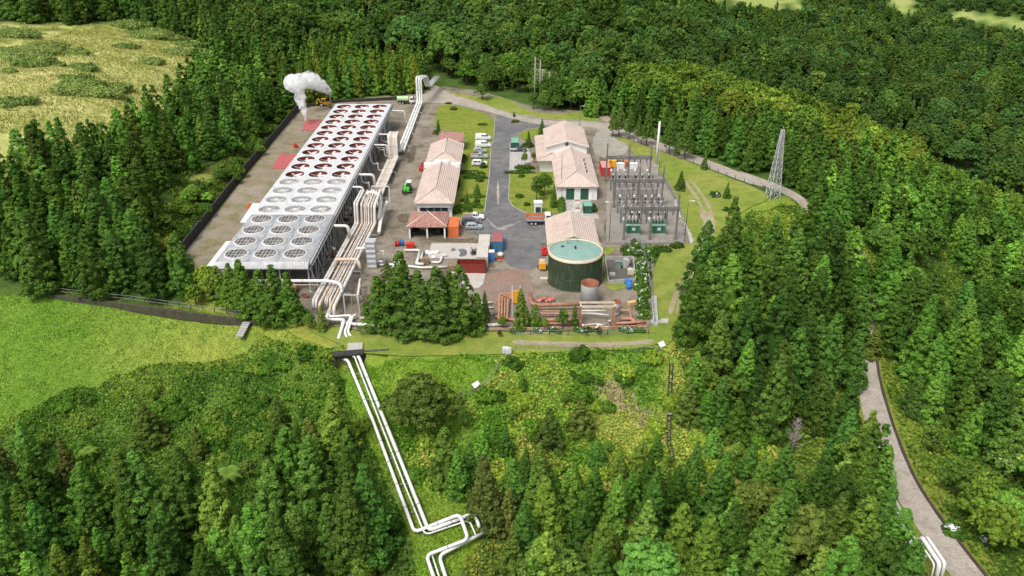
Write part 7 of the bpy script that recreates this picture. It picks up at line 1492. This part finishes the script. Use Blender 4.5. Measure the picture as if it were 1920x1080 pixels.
WHERE = {'left_bank': 'in the dense bank left of the fan decks', 'left_corner': 'in the thicket off the near left deck corner', 'lower_left': 'in the wood below the left field', 'lower_middle': 'in the wood right of the bent foreground pipes',
         'right_slope': 'on the slope between substation and valley road', 'right_valley': 'beyond the valley road on the right', 'right_corner': 'by the valley road in the right bottom corner', 'roadside': 'behind the lane above the substation', 'ridge': 'on the ridge behind the lattice pylon',
         'back_row': 'in the row behind the fan decks', 'back_centre': 'at the foot of the hill behind the lane', 'top_left': 'beyond the dry meadow', 'back_hill': 'on the hillside behind the plant', 'far_hill': 'on the far side of the valley', 'far_top': 'below the far upper meadows',
         'solo_ll': 'in the scrub below the left field', 'solo_lm': 'on the yellow green slope below the plant', 'solo_rm': 'beside the valley road', 'front_row': 'in the row before the near fan decks', 'front_clump': 'in the clump before the maroon container', 'front_thin': 'by the orange pipes at the front fence',
         'yard': 'on the plant lawns', 'lane_tree': 'on the verge of the lane', 'island': 'in the thicket below the wooden power poles'}
def hue_word(c):
    l = c[0] * .3 + c[1] * .6; r = c[0] / c[1]
    return ('pale ' if l > .105 else 'dark ' if l < .062 else 'mid ') + ('olive green' if r > .78 else 'blue green' if r < .5 else 'green')
def plant(t, label=None, name=None, cat=None):
    con = t['kind'] == 'c'
    ht = t['h'] / (14. if con else 11.)
    size = 'tall' if t['h'] > 12.3 else 'short' if t['h'] < 7 else 'medium'
    shape = ('slender ' if t['w'] < .95 else 'broad ' if t['w'] > 1.12 else '')
    nm = 'conifer' if con else 'broadleaf_tree'
    lab = label or f"{size} {shape}{hue_word(t['col'])} {'conifer' if con else 'broadleaf tree'} {WHERE[t['zone']]}"
    r = thing(nm, lab, 'conifer' if con else 'broadleaf tree', (t['x'], t['y'], t['z'] - .1), t['rot'], ('conifers ' if con else 'broadleaf trees ') + WHERE[t['zone']])
    r.scale = (ht * t['w'], ht * t['w'], ht)
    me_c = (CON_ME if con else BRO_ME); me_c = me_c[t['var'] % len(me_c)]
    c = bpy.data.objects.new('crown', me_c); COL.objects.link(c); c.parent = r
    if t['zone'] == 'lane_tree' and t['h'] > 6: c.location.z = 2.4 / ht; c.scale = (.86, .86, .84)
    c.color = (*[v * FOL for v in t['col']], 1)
    k = bpy.data.objects.new('trunk', TR_CON if con else TR_BRO); COL.objects.link(k); k.parent = r
    return r
for t in picked: t['obj'] = plant(t)
def merge(name, ts, cons, label):
    Vs, Qs, Ts, Cs = [], [], [], []; o = 0
    for t in ts:
        lo = (CON_LO if t['kind'] == 'c' else BRO_LO); V, Q, T = lo[t['var'] % len(lo)]; s = t['h'] / (14. if t['kind'] == 'c' else 11.); ca, sa = math.cos(t['rot']), math.sin(t['rot'])
        w = s * t['w']; X_ = (V[:, 0] * ca - V[:, 1] * sa) * w + t['x']; Y_ = (V[:, 0] * sa + V[:, 1] * ca) * w + t['y']
        Vs.append(np.stack([X_, Y_, V[:, 2] * s + t['z'] - .1], 1)); Qs.append(Q + o); o += len(V); Ts.append(T); Cs.append(np.tile(np.array(t['col'], np.float32) * FOL, (len(V), 1)))
    me = np_mesh(name, np.vstack(Vs), np.vstack(Qs), [M['padstuff']], False, {'tint': np.concatenate(Ts), 'treecol': np.vstack(Cs)})
    ob = bpy.data.objects.new(name, me); COL.objects.link(ob); return tag(ob, label, 'wood', None, 'stuff')
inv = [t for t in rest if t['vis'] > 0 or (-200 < t['px'][0] < 2120 and -250 < t['px'][1] < 1300)]
merge('conifer_wood', [t for t in inv if t['kind'] == 'c'], True, 'mass of further dark conifers filling the woods around the plant')
merge('broadleaf_wood', [t for t in inv if t['kind'] == 'b'], False, 'mass of further broadleaf crowns covering the hillsides')
print('TREES', len(TREES), 'picked', len(picked), 'mass', len(inv), 'minvis', min(t['vis'] for t in picked))
# ------------------------------------------------------------------ bushes, hedges, ground cover
def bush_geo(seed, rx, ry, h, nc, nl, leaf):
    rng = np.random.default_rng(seed); d = rng.normal(0, 1, (nc, 3)); d[:, 2] = np.abs(d[:, 2]) * .9 + .02; d /= np.linalg.norm(d, axis=1, keepdims=True)
    an = np.arctan2(d[:, 1], d[:, 0])[:, None]; wv = .24 if rx > 3 else .08; rr = rng.uniform(.72, 1.05, (nc, 1)) * (1 + wv * np.sin(2 * an + rng.uniform(0, 6)) + wv * .8 * np.sin(3 * an + rng.uniform(0, 6)) + wv * .5 * np.sin(5 * an + rng.uniform(0, 6))); C = d * rr * np.array([rx, ry, h]); S = np.full(nc, (rx + ry) * .13) * rng.uniform(.7, 1.4, nc)
    V, Q, T = crown_from(C, d * .8 + np.array([0, 0, .4]), S, nl, leaf, rng, np.clip(.45 + rng.normal(0, .16, nc), .05, .95))
    cv, cq = core_mesh([(math.cos(p) * (.5 if rx > 3 else .72), math.sin(p) * .8 * h) for p in np.linspace(0, 1.45, 5)], 10, rng); cv = cv * np.array([rx, ry, 1])
    return np.vstack([V, cv]), np.vstack([Q, cq + len(V)]), np.concatenate([T, np.full(len(cv), .4)])
_bush_cache = {}
def bush(name, lab, cat, loc, rx, ry, h, col, rz=0., grp=None, flowers=None, nfl=40, dens=1.0, leaf=.14):
    key = (round(rx, 1), round(ry, 1), round(h, 1), leaf)
    if key not in _bush_cache:
        nc = int(min(420, max(30, 34 * rx * ry * dens + 30))); _bush_cache[key] = crown_mesh('foliage', bush_geo(900 + len(_bush_cache), rx, ry, h, nc, 22, leaf), M['pads'])
    r = thing(name, lab, cat, loc, rz, grp); o = child('foliage', _bush_cache[key], r); o.color = (*col, 1)
    if flowers:
        rng = np.random.default_rng(int(rx * 100 + loc[0] * 10) % 9999); mb = MB()
        cen = [rng.normal(0, 1, 3) for _ in range(max(3, int(3 * rx)))]
        for i in range(nfl * 4):
            d = cen[i % len(cen)] + rng.normal(0, .28, 3); d[2] = abs(d[2]) + .25; d /= np.linalg.norm(d); p = d * np.array([rx, ry, h]) * rng.uniform(.95, 1.08); s = rng.uniform(.06, .14)
            mb.lathe(p, [(s * .6, -s * .4), (s, .1 * s), (s * .3, s * .7)], 5)
        mb.build('blossoms', M[flowers], r)
    return r
M['bloom_white'] = mat('white_blossom', (.72, .74, .72), .8, var=.12); M['bloom_blue'] = mat('pale_blue_blossom', (.50, .60, .72), .8, var=.15)
BG = [(.075, .17, .025), (.06, .14, .022), (.10, .20, .03), (.05, .11, .02)]
k = 0
hyd = [(1178, 478), (1172, 470), (1186, 476), (1193, 468), (1200, 480), (1203, 492), (1197, 500), (1210, 502), (1204, 512), (1200, 522), (1212, 520), (1206, 533), (1199, 540), (1212, 546), (1207, 556), (1215, 490), (1222, 478), (1216, 470), (1203, 570), (1206, 582), (1208, 595)]
desc = {0: 'at the back left end', 6: 'in the middle'}
for i, (px, py) in enumerate(hyd):
    p = G(px, py, .05); sec = 'far' if py < 485 else 'middle' if py < 530 else 'near'; blu = i % 4 == 1
    bush('hydrangea_bush', f"{'pale blue' if blu else 'white'} flowering hydrangea in the {sec} part of the hedge right of the tank", 'bush', p, random.uniform(.95, 1.3), random.uniform(.9, 1.2), random.uniform(1.1, 1.7), BG[i % 3], random.uniform(0, 6), 'hydrangea hedge right of the tank', 'bloom_blue' if blu else 'bloom_white', 9)
for i, px in enumerate((962, 975, 1008, 1036, 1046, 1084, 1092, 1105, 1122, 1168, 1180, 1190, 1202)):
    p = G(px, 623 - (i % 2) * 2, .05); w = i in (2, 3, 5, 6, 9, 10, 11)
    bush('flowering_bush', f"low {'white and blue flowered' if w else 'leafy green'} bush along the front curb of the orange pipe yard", 'bush', p, random.uniform(.6, 1.0), .6, random.uniform(.6, 1.0), BG[i % 4], 0, 'bushes along the front curb', 'bloom_blue' if w else None, 12)
for i, (a, b, lab) in enumerate([((740, 30), (985, 35), 'farthest white flowering border on the lawn by the workshop'), ((760, 82), (1040, 85), 'second white flowering border on the lawn by the workshop'), ((790, 298), (1000, 300), 'third white flowering border on the lawn by the workshop'), ((700, 408), (1000, 415), 'nearest white flowering border on the lawn by the workshop'), ((1300, 30), (1550, 25), 'white flowering border across the lawn before the office'), ((1872, 330), (1880, 480), 'white flowering border down the right edge of the office lawn')]):
    pa = G(*z4(*a), .06); pb = G(*z4(*b), .06); c = (pa + pb) / 2; L_ = (pb - pa).length / 2
    bush('flower_border', lab, 'hedge', c, L_, .5, .6, BG[i % 3], math.atan2(pb.y - pa.y, pb.x - pa.x), 'flowering borders of the plant lawns', 'bloom_white', int(L_ * 9), 2.0)
for px, rx, ry, h, lab in [(z4(960, 120), .9, .9, 1.5, 'dark round bush on the lawn by the second flower border'), (z3(998, 985), .95, .95, 1.6, 'round dark bush in front of the white estate car'), (z4(780, 345), .9, .6, .7, 'low bush left of the sapling on the workshop lawn'), (z4(925, 350), .8, .6, .7, 'low bush right of the sapling on the workshop lawn'), (z4(925, 395), 1.2, .5, .7, 'low wide bush before the nearest flower border'), (z4(820, 455), 1.1, .5, .8, 'dark bush before the parked white pickup'),
                           (z4(1408, 300), 1.1, .8, .8, 'round clipped bush in the middle of the office lawn'), (z4(1487, 388), .8, .6, .7, 'small clipped bush near the tipper truck'), (z4(1428, 70), .8, .5, .6, 'small clipped bush at the top of the office lawn'), (z4(1650, 270), .7, .7, .9, 'small bush at the foot of the office lawn tree'), (z3(1355, 475), 1.3, .9, .8, 'round clipped bush at the road fork island'), (z3(665, 335), 1.4, 1.0, .9, 'brownish shrub on the far lawn behind the store'), (z3(985, 505), 1.6, .9, .35, 'flat grey green shrub on the far lawn'), (z3(605, 266), 1.2, .4, .5, 'low shrub at the back edge of the far lawn'),
                           (z3(1460, 1000), 2.6, .8, 1.0, 'clipped hedge beside the parking bay'), (z3(1740, 1000), 1.2, .6, .9, 'clipped hedge by the office entrance'), (z3(1500, 745), 1.7, 1.2, 1.0, 'bushy hedge at the foot of the conifer by the dark green container'), (z6(1560, 600), 2.3, 1.0, .9, 'clipped low hedge left part behind the hydrangeas'), (z6(1735, 560), 1.6, .9, 1.0, 'clipped low hedge right part below the boulders'), (z6(1255, 525), .9, .8, 1.1, 'bright bush at the left end of the substation fence'), (z6(800, 150), .8, 1.0, 1.5, 'leafy shrub right of the small green cabin'), (z6(440, 90), .5, 1.8, .8, 'leafy shrub left of the forecourt'), (z4(690, 170), .8, 3.2, 1.6, 'green shrubs along the workshop wall, near part'), (z4(700, 470), 1.0, 1.2, 1.5, 'white dotted shrub at the near corner of the workshop'), (z3(780, 900), .5, 2.8, 1.4, 'green shrubs along the workshop wall, far part'), (z3(465, 600), 1.0, .8, 1.0, 'shrub at the foot of the conifer by the store')]:
    bush('shrub', lab, 'shrub', G(*px, .06), rx, ry, h, random.choice([(.055, .11, .02), (.065, .125, .022), (.08, .14, .022)]))
# white flowering shrubs beyond the plant
for px, s, lab in (((1340, 368), 1.3, 'white flowering shrub by the track right of the substation'), ((1362, 395), .9, 'small white flowering shrub by the forest edge right of the track')):
    bush('flowering_shrub', lab, 'shrub', G(*px, 0), s, s, s * .8, BG[3], 0, None, 'bloom_white', 60)
for px, s, lab in (((1675, 418), 1.6, 'white flowering shrub between conifers beyond the valley road'), ((1790, 1000), 1.5, 'white flowering shrub beside the valley road, right bottom'), ((1838, 1016), 1.0, 'small white flowering shrub right of the larger one by the valley road')):
    bush('flowering_shrub', lab, 'shrub', GT(*px), s, s, s * .9, BG[0], 0, None, 'bloom_white', 60)
# bramble mounds on the dry meadow
mounds = [(25, 66, 9, 5), (30, 108, 14, 6), (75, 95, 11, 6), (60, 120, 9, 4.5), (20, 100, 8, 5), (240, 48, 13, 4.5), (275, 68, 10, 5), (315, 72, 9, 4), (328, 100, 9, 4), (290, 62, 8, 4), (235, 90, 5, 2.5), (280, 118, 7, 3), (140, 100, 6, 3.5), (155, 128, 6, 3.5), (105, 122, 3.5, 2), (120, 170, 7, 4), (175, 175, 9, 5), (150, 158, 8, 3.5), (215, 165, 7, 3.5), (15, 195, 7, 4), (18, 135, 2.5, 2), (140, 148, 6, 2.5), (350, 85, 7, 4)]
for i, (px, py, rx, ry) in enumerate(mounds):
    p = GT(px, py); pos = ('left' if px < 110 else 'middle' if px < 215 else 'right') + (' upper' if py < 85 else ' central' if py < 130 else ' lower'); big_ = 'large' if rx > 8 else 'small' if rx < 5 else 'medium'
    bush('bramble_mound', f"{big_} green bramble mound on the {pos} part of the dry meadow", 'bramble', p + Vector((0, 0, -.2)), rx * .8, ry * .85, random.uniform(.6, 1.2), random.choice([(.20, .29, .075), (.17, .26, .065), (.23, .31, .085)]), random.uniform(-.3, .3), 'bramble mounds on the dry meadow', None, 0, .35, .28)
# leafy ground cover on slopes and under the trees: far too many leaves to count
def cover(name, lab, poly, n_m2, bbox, cols, hmax, leaf, avoid=None, seed=1, patch=3.0, flat=.6, thresh=0.0, lim=200000):
    rng = np.random.default_rng(seed); A = (bbox[1] - bbox[0]) * (bbox[3] - bbox[2]); n = int(A * n_m2)
    x = rng.uniform(bbox[0], bbox[1], n); y = rng.uniform(bbox[2], bbox[3], n); z = H(x, y); a, b, d = proj(x, y, z)
    ok = inpoly(a + (vnoise(x, y, 4) - .5) * 26, b + (vnoise(x + 50, y, 4) - .5) * 22, poly) & (d > 5); rv, _ = _road_z(x, y); ok &= rv > 3.2
    ok &= ~inpoly(x, y, PLATFORM)
    for av in avoid or []: ok &= ~inpoly(a, b, av)
    pn = vnoise(x, y, patch); ok &= pn > thresh
    for pp in (fa, fb, fc, fd):
        ok &= linedist(x, y, [(p.x, p.y) for p in pp]) > .55
    x, y, z, pn = x[ok][:lim], y[ok][:lim], z[ok][:lim], pn[ok][:lim]; n = len(x)
    hh = hmax * np.clip((vnoise(x + 7, y, patch * .45) * .7 + pn * .6 - .25), .05, 1.2)
    C = np.stack([x, y, z + hh * rng.uniform(.35, 1.0, n)], 1); Nn = rng.normal(0, flat, (n, 3)); Nn[:, 2] += 1; Nn /= np.linalg.norm(Nn, axis=1, keepdims=True)
    V, Q = _leaves(C, Nn, np.full(n, leaf), rng, .25)
    ca = np.array(cols); pk = vnoise(x + 91, y + 13, patch * 1.3) + rng.normal(0, .16, n); f = np.clip((pk - .25) * 2 * (len(ca) - 1) / 1.0 * .5 * 2 / 1.0, 0, len(ca) - 1.001); i0 = f.astype(int); w = (f - i0)[:, None]
    cc = ca[i0] * (1 - w) + ca[i0 + 1] * w
    me = np_mesh(name, V, Q, [M['padstuff']], False, {'tint': np.repeat(np.clip(.45 + rng.normal(0, .18, n), 0, 1), 4), 'treecol': np.repeat(cc, 4, 0)})
    o = bpy.data.objects.new(name, me); COL.objects.link(o); return tag(o, lab, 'ground cover', None, 'stuff')
BRACK_COV = [(x, y - 14 if y < 750 else y) for x, y in BRACK_PX]
cover('ginger_cover', 'yellow green broad leaved ground cover on the slope below the plant', SLOPE_PX, 20, (-32, 45, 75, 128), [(.075, .20, .022), (.12, .29, .03), (.20, .36, .04), (.33, .43, .06), (.36, .38, .085)], 1.2, .25, [PIPEWAY_PX], 3, 4.0)
cover('bracken_cover', 'dense green bracken and scrub below the left field', BRACK_COV, 18, (-112, -10, 70, 137), [(.045, .12, .016), (.065, .17, .02), (.10, .23, .028), (.18, .27, .04)], 1.2, .24, [PIPEWAY_PX], 4, 5.0)
FLOOR_L = [(-250, 930), (0, 880), (330, 880), (640, 840), (790, 1000), (790, 1200), (-250, 1200)]
cover('undergrowth', 'dark undergrowth beneath the trees of the lower wood', FLOOR_L, 7, (-100, 5, 55, 100), [(.04, .09, .016), (.06, .13, .02), (.08, .15, .025)], 1.3, .3, [PIPEWAY_PX], 5, 4.0, lim=90000)
cover('undergrowth', 'leafy undergrowth between the trees right of the foreground pipes', [(880, 1000), (1100, 930), (1300, 900), (1480, 900), (1620, 840), (1700, 1080), (1760, 1200), (880, 1200)], 8, (-10, 70, 50, 105), [(.05, .11, .018), (.085, .16, .022), (.15, .21, .03), (.22, .24, .04)], 1.2, .28, None, 6, 4.0, lim=90000)
cover('undergrowth', 'bright green undergrowth around and beyond the valley road', [(1264, 600), (1310, 500), (1400, 400), (1500, 375), (1700, 420), (1950, 400), (2000, 1200), (1800, 1100), (1640, 900), (1500, 960), (1440, 860), (1400, 790), (1260, 690)], 7, (25, 140, 70, 220), [(.06, .13, .02), (.10, .19, .025), (.15, .25, .035), (.19, .26, .04)], 1.3, .34, None, 7, 5.0, lim=120000)
cover('undergrowth', 'light green undergrowth in the clearing on the left bank', [(250, 480), (300, 400), (330, 345), (430, 285), (550, 208), (560, 215), (345, 480), (300, 520)], 9, (-112, -77, 150, 300), [(.06, .12, .02), (.10, .17, .025), (.17, .24, .035)], 1.6, .32, [CLEAR_PX], 8, 4.0)
# grass blades standing on the fields
def grass(name, lab, poly, n_m2, bbox, cols, h, w, seed, avoid=None, lim=150000):
    rng = np.random.default_rng(seed); n = int((bbox[1] - bbox[0]) * (bbox[3] - bbox[2]) * n_m2); x = rng.uniform(bbox[0], bbox[1], n); y = rng.uniform(bbox[2], bbox[3], n); z = H(x, y); a, b, d = proj(x, y, z)
    ok = inpoly(a + (vnoise(x, y, 4) - .5) * 26, b + (vnoise(x + 50, y, 4) - .5) * 22, poly) & ~inpoly(x, y, PLATFORM)
    x, y, z = x[ok][:lim], y[ok][:lim], z[ok][:lim]; n = len(x); th = rng.uniform(0, 6.28, n); ln = rng.normal(0, .45, (n, 2)) + np.array([.25, -.1]); hh = h * rng.uniform(.5, 1.4, n) * (.5 + vnoise(x, y, 2.2))
    dx, dy = np.cos(th) * w, np.sin(th) * w; tip = np.stack([x + ln[:, 0] * hh, y + ln[:, 1] * hh, z + hh], 1)
    V = np.stack([np.stack([x - dx, y - dy, z - .03], 1), np.stack([x + dx, y + dy, z - .03], 1), tip + np.stack([dx, dy, 0 * dx], 1) * .35, tip - np.stack([dx, dy, 0 * dx], 1) * .35], 1).reshape(-1, 3)
    ca = np.array(cols); pk = np.clip(vnoise(x + 3, y + 8, 9) * .6 + vnoise(x, y, 2.5) * .5 + rng.normal(0, .1, n) - .05, 0, .999) * (len(ca) - 1); i0 = pk.astype(int); ww = (pk - i0)[:, None]; cc = ca[i0] * (1 - ww) + ca[np.minimum(i0 + 1, len(ca) - 1)] * ww
    me = np_mesh(name, V, np.arange(4 * n).reshape(-1, 4), [M['padstuff']], False, {'tint': np.repeat(np.clip(.45 + rng.normal(0, .15, n), 0, 1), 4), 'treecol': np.repeat(cc, 4, 0)})
    o = bpy.data.objects.new(name, me); COL.objects.link(o); return tag(o, lab, 'grass', None, 'stuff')
grass('field_grass', 'bright green grass standing on the left field', LAWN_PX, 22, (-125, -18, 95, 150), [(.09, .245, .017), (.125, .285, .023), (.19, .29, .045)], .16, .08, 21)
grass('meadow_grass', 'dry pale grass standing on the upper left meadow', MEADOW_PX, 5, (-230, -95, 210, 420), [(.26, .31, .07), (.37, .39, .12), (.47, .46, .18)], .42, .16, 22)
grass('pipeway_grass', 'yellow green grass beside the foreground pipes', PIPEWAY_PX, 30, (-35, 2, 75, 128), [(.10, .24, .018), (.15, .30, .024), (.21, .30, .04)], .24, .08, 23)
grass('dry_grass', 'pale dry grass on the bare patch of the slope', DRY_PX, 22, (8, 40, 90, 120), [(.22, .18, .10), (.34, .28, .17), (.28, .27, .09)], .4, .10, 24)
# single leafy shrubs one can tell apart on the two slopes
srng = random.Random(12)
for poly, lab, grp, cols, n, bx in ((SLOPE_PX, 'leafy {} shrub on the yellow green slope below the plant', 'shrubs on the slope below the plant', [((.10, .22, .025), 'bright green'), ((.19, .30, .035), 'lime green'), ((.06, .14, .02), 'dark green'), ((.24, .36, .045), 'yellow green')], 70, (690, 1480, 660, 1000)), (BRACK_PX, 'leafy {} shrub in the scrub below the left field', 'shrubs in the scrub below the left field', [((.06, .15, .02), 'dark green'), ((.09, .21, .025), 'bright green'), ((.15, .25, .035), 'lime green')], 55, (30, 720, 650, 900))):
    k = 0
    while k < n:
        px, py = srng.uniform(bx[0], bx[1]), srng.uniform(bx[2], bx[3])
        if not inpoly([px], [py], poly)[0] or inpoly([px], [py], PIPEWAY_PX)[0]: continue
        k += 1; p = GT(px, py); c_, w_ = srng.choice(cols); s = srng.uniform(.7, 1.7)
        bush('shrub', lab.format(w_), 'shrub', p - Vector((0, 0, .15)), round(s * 2) / 2 + .2, round(s * 2) / 2, round(s * 1.6) / 2 + .3, c_, srng.uniform(0, 6), grp, None, 0, 1.0, .2)
# tree ferns, a dead tree
M['fern'] = foliage_mat('fern_frond', True)
def fern(px, py, s, lab, col=(.16, .28, .05)):
    p = GT(px, py); r = thing('tree_fern', lab, 'tree fern', p); r.scale = (s, s, s)
    q = MB(); q.tube([(0, 0, -.4), (.05, 0, 2.2)], .14, 7, r1=.11); q.build('trunk', M['bark'], r)
    for i in range(8):
        a = i * math.pi / 4 + random.uniform(-.2, .2); V = []; F = []; n = 16
        for j in range(n):
            t = (j + .3) / n; rr = 2.2 * t; zz = 2.2 + .7 * math.sin(min(t * 2.0, 3)) - .9 * t * t; wd = .52 * math.sin(math.pi * min(1, t * .92 + .1)) + .03
            for s_ in (-1, 1):
                o = len(V); bw_ = .062; c0 = Vector((rr, 0, zz)); tip = Vector((rr + .16, s_ * wd, zz - .12))
                V += [c0 - Vector((bw_, 0, 0)), c0 + Vector((bw_, 0, 0)), tip + Vector((.05, 0, 0)), tip - Vector((.03, 0, 0))]; F.append((o, o + 1, o + 2, o + 3))
        V = np.array(V); ca, sa = math.cos(a), math.sin(a); V = np.stack([V[:, 0] * ca - V[:, 1] * sa, V[:, 0] * sa + V[:, 1] * ca, V[:, 2]], 1)
        me = np_mesh('frond', V, np.array(F), [M['fern']], False, {'tint': np.full(len(V), .5)}); o = bpy.data.objects.new('frond', me); COL.objects.link(o); o.parent = r; o.color = (*col, 1)
fern(432, 912, 1.15, 'bright tree fern with spread fronds in the scrub below the left field'); fern(1490, 765, 1.0, 'tree fern among the conifers left of the valley road'); fern(1800, 455, 1.2, 'tree fern among the conifers beyond the valley road'); fern(1500, 640, 1.0, 'tree fern in the gap of dark conifers on the right slope'); fern(170, 862, .8, 'small tree fern at the edge of the scrub under the left field')
p = GT(1484, 850); r = thing('dead_tree', 'grey leafless dead tree among the conifers left of the valley road', 'dead tree', p); rg = random.Random(4)
q = MB(); q.tube([(0, 0, -.4), (.1, 0, 3), (.0, .1, 7)], .2, 7, r1=.05); q.build('trunk', M['greybark'], r); q = MB()
for i in range(70):
    z_ = rg.uniform(1.5, 6.8); a = rg.uniform(0, 6.28); ln = rg.uniform(.6, 1.7) * (1.1 - z_ / 9); e = Vector((math.cos(a) * ln, math.sin(a) * ln, z_ + ln * .55)); q.tube([(0.05, 0, z_), e], .045, 4, r1=.02)
    for _ in range(3): q.tube([e * .75 + Vector((0, 0, z_ * .25)), e + Vector((rg.uniform(-.5, .5), rg.uniform(-.5, .5), rg.uniform(.1, .6)))], .025, 3, r1=.012)
q.build('branches', M['greybark'], r)
# ------------------------------------------------------------------ steam
def steam(name, lab, pts, dens, seed):
    """pts = (px, py, radius m) along one drifting plume at ground distance y"""
    y = pts[0][3]; P_ = []
    for px, py, r, yy in pts:
        z = zat(yy, py); d = yy * CP - (z - CAMZ) * SP; P_.append((Vector(((px - 960) * d / FPX, yy, z)), r))
    bm_ = bmesh.new(); rg = random.Random(seed)
    for (a, ra), (b, rb) in zip(P_[:-1], P_[1:]):
        n = max(2, int((b - a).length / (min(ra, rb) * .45 + .2)))
        for i in range(n):
            t = i / n; r = ra + (rb - ra) * t; c = a + (b - a) * t + Vector((rg.uniform(-.3, .3), rg.uniform(-.3, .3), rg.uniform(-.3, .3))) * r
            bmesh.ops.create_icosphere(bm_, subdivisions=2, radius=r * rg.uniform(.7, 1.3), matrix=Matrix.Translation(c))
    me = bpy.data.meshes.new(name); bm_.to_mesh(me); bm_.free(); o = bpy.data.objects.new(name, me); COL.objects.link(o)
    md = o.modifiers.new('merge', 'REMESH'); md.mode = 'VOXEL'; md.voxel_size = .35
    m, nt, out = new_mat(name + '_vapour'); L = nt.links; pv = N(nt, 'ShaderNodeVolumePrincipled'); pv.inputs['Color'].default_value = (1, 1, 1, 1); pv.inputs['Anisotropy'].default_value = 0.0
    g = N(nt, 'ShaderNodeNewGeometry'); no = N(nt, 'ShaderNodeTexNoise', Scale=.8, Detail=10.0, Roughness=.75); L.new(g.outputs['Position'], no.inputs['Vector'])
    mr = N(nt, 'ShaderNodeMapRange'); mr.inputs[1].default_value = .45; mr.inputs[2].default_value = .78; mr.inputs[3].default_value = 0; mr.inputs[4].default_value = dens; L.new(no.outputs[0], mr.inputs[0]); L.new(mr.outputs[0], pv.inputs['Density']); L.new(pv.outputs[0], out.inputs['Volume'])
    me.materials.append(m); return tag(o, lab, 'steam', None, 'thing')
steam('steam_plume', 'thick white steam plume rising from the far red canopy', [(573.5, 226, .35, 247), (571, 214, .7, 247), (567, 200, 1.2, 247.5), (562, 185, 1.6, 248), (557, 170, 2.0, 248.5), (552, 158, 2.3, 249), (547, 148, 1.6, 249)], 4.2, 3)
steam('steam_drift', 'white steam drifting leftward from the slim vent pipe', [(620, 177, .35, 292), (614, 168, 1.3, 291), (603, 163, 2.0, 289), (592, 152, 2.6, 287), (580, 144, 2.5, 285), (568, 146, 2.3, 283), (557, 150, 1.8, 281), (583, 163, 1.6, 286)], 3.0, 5)
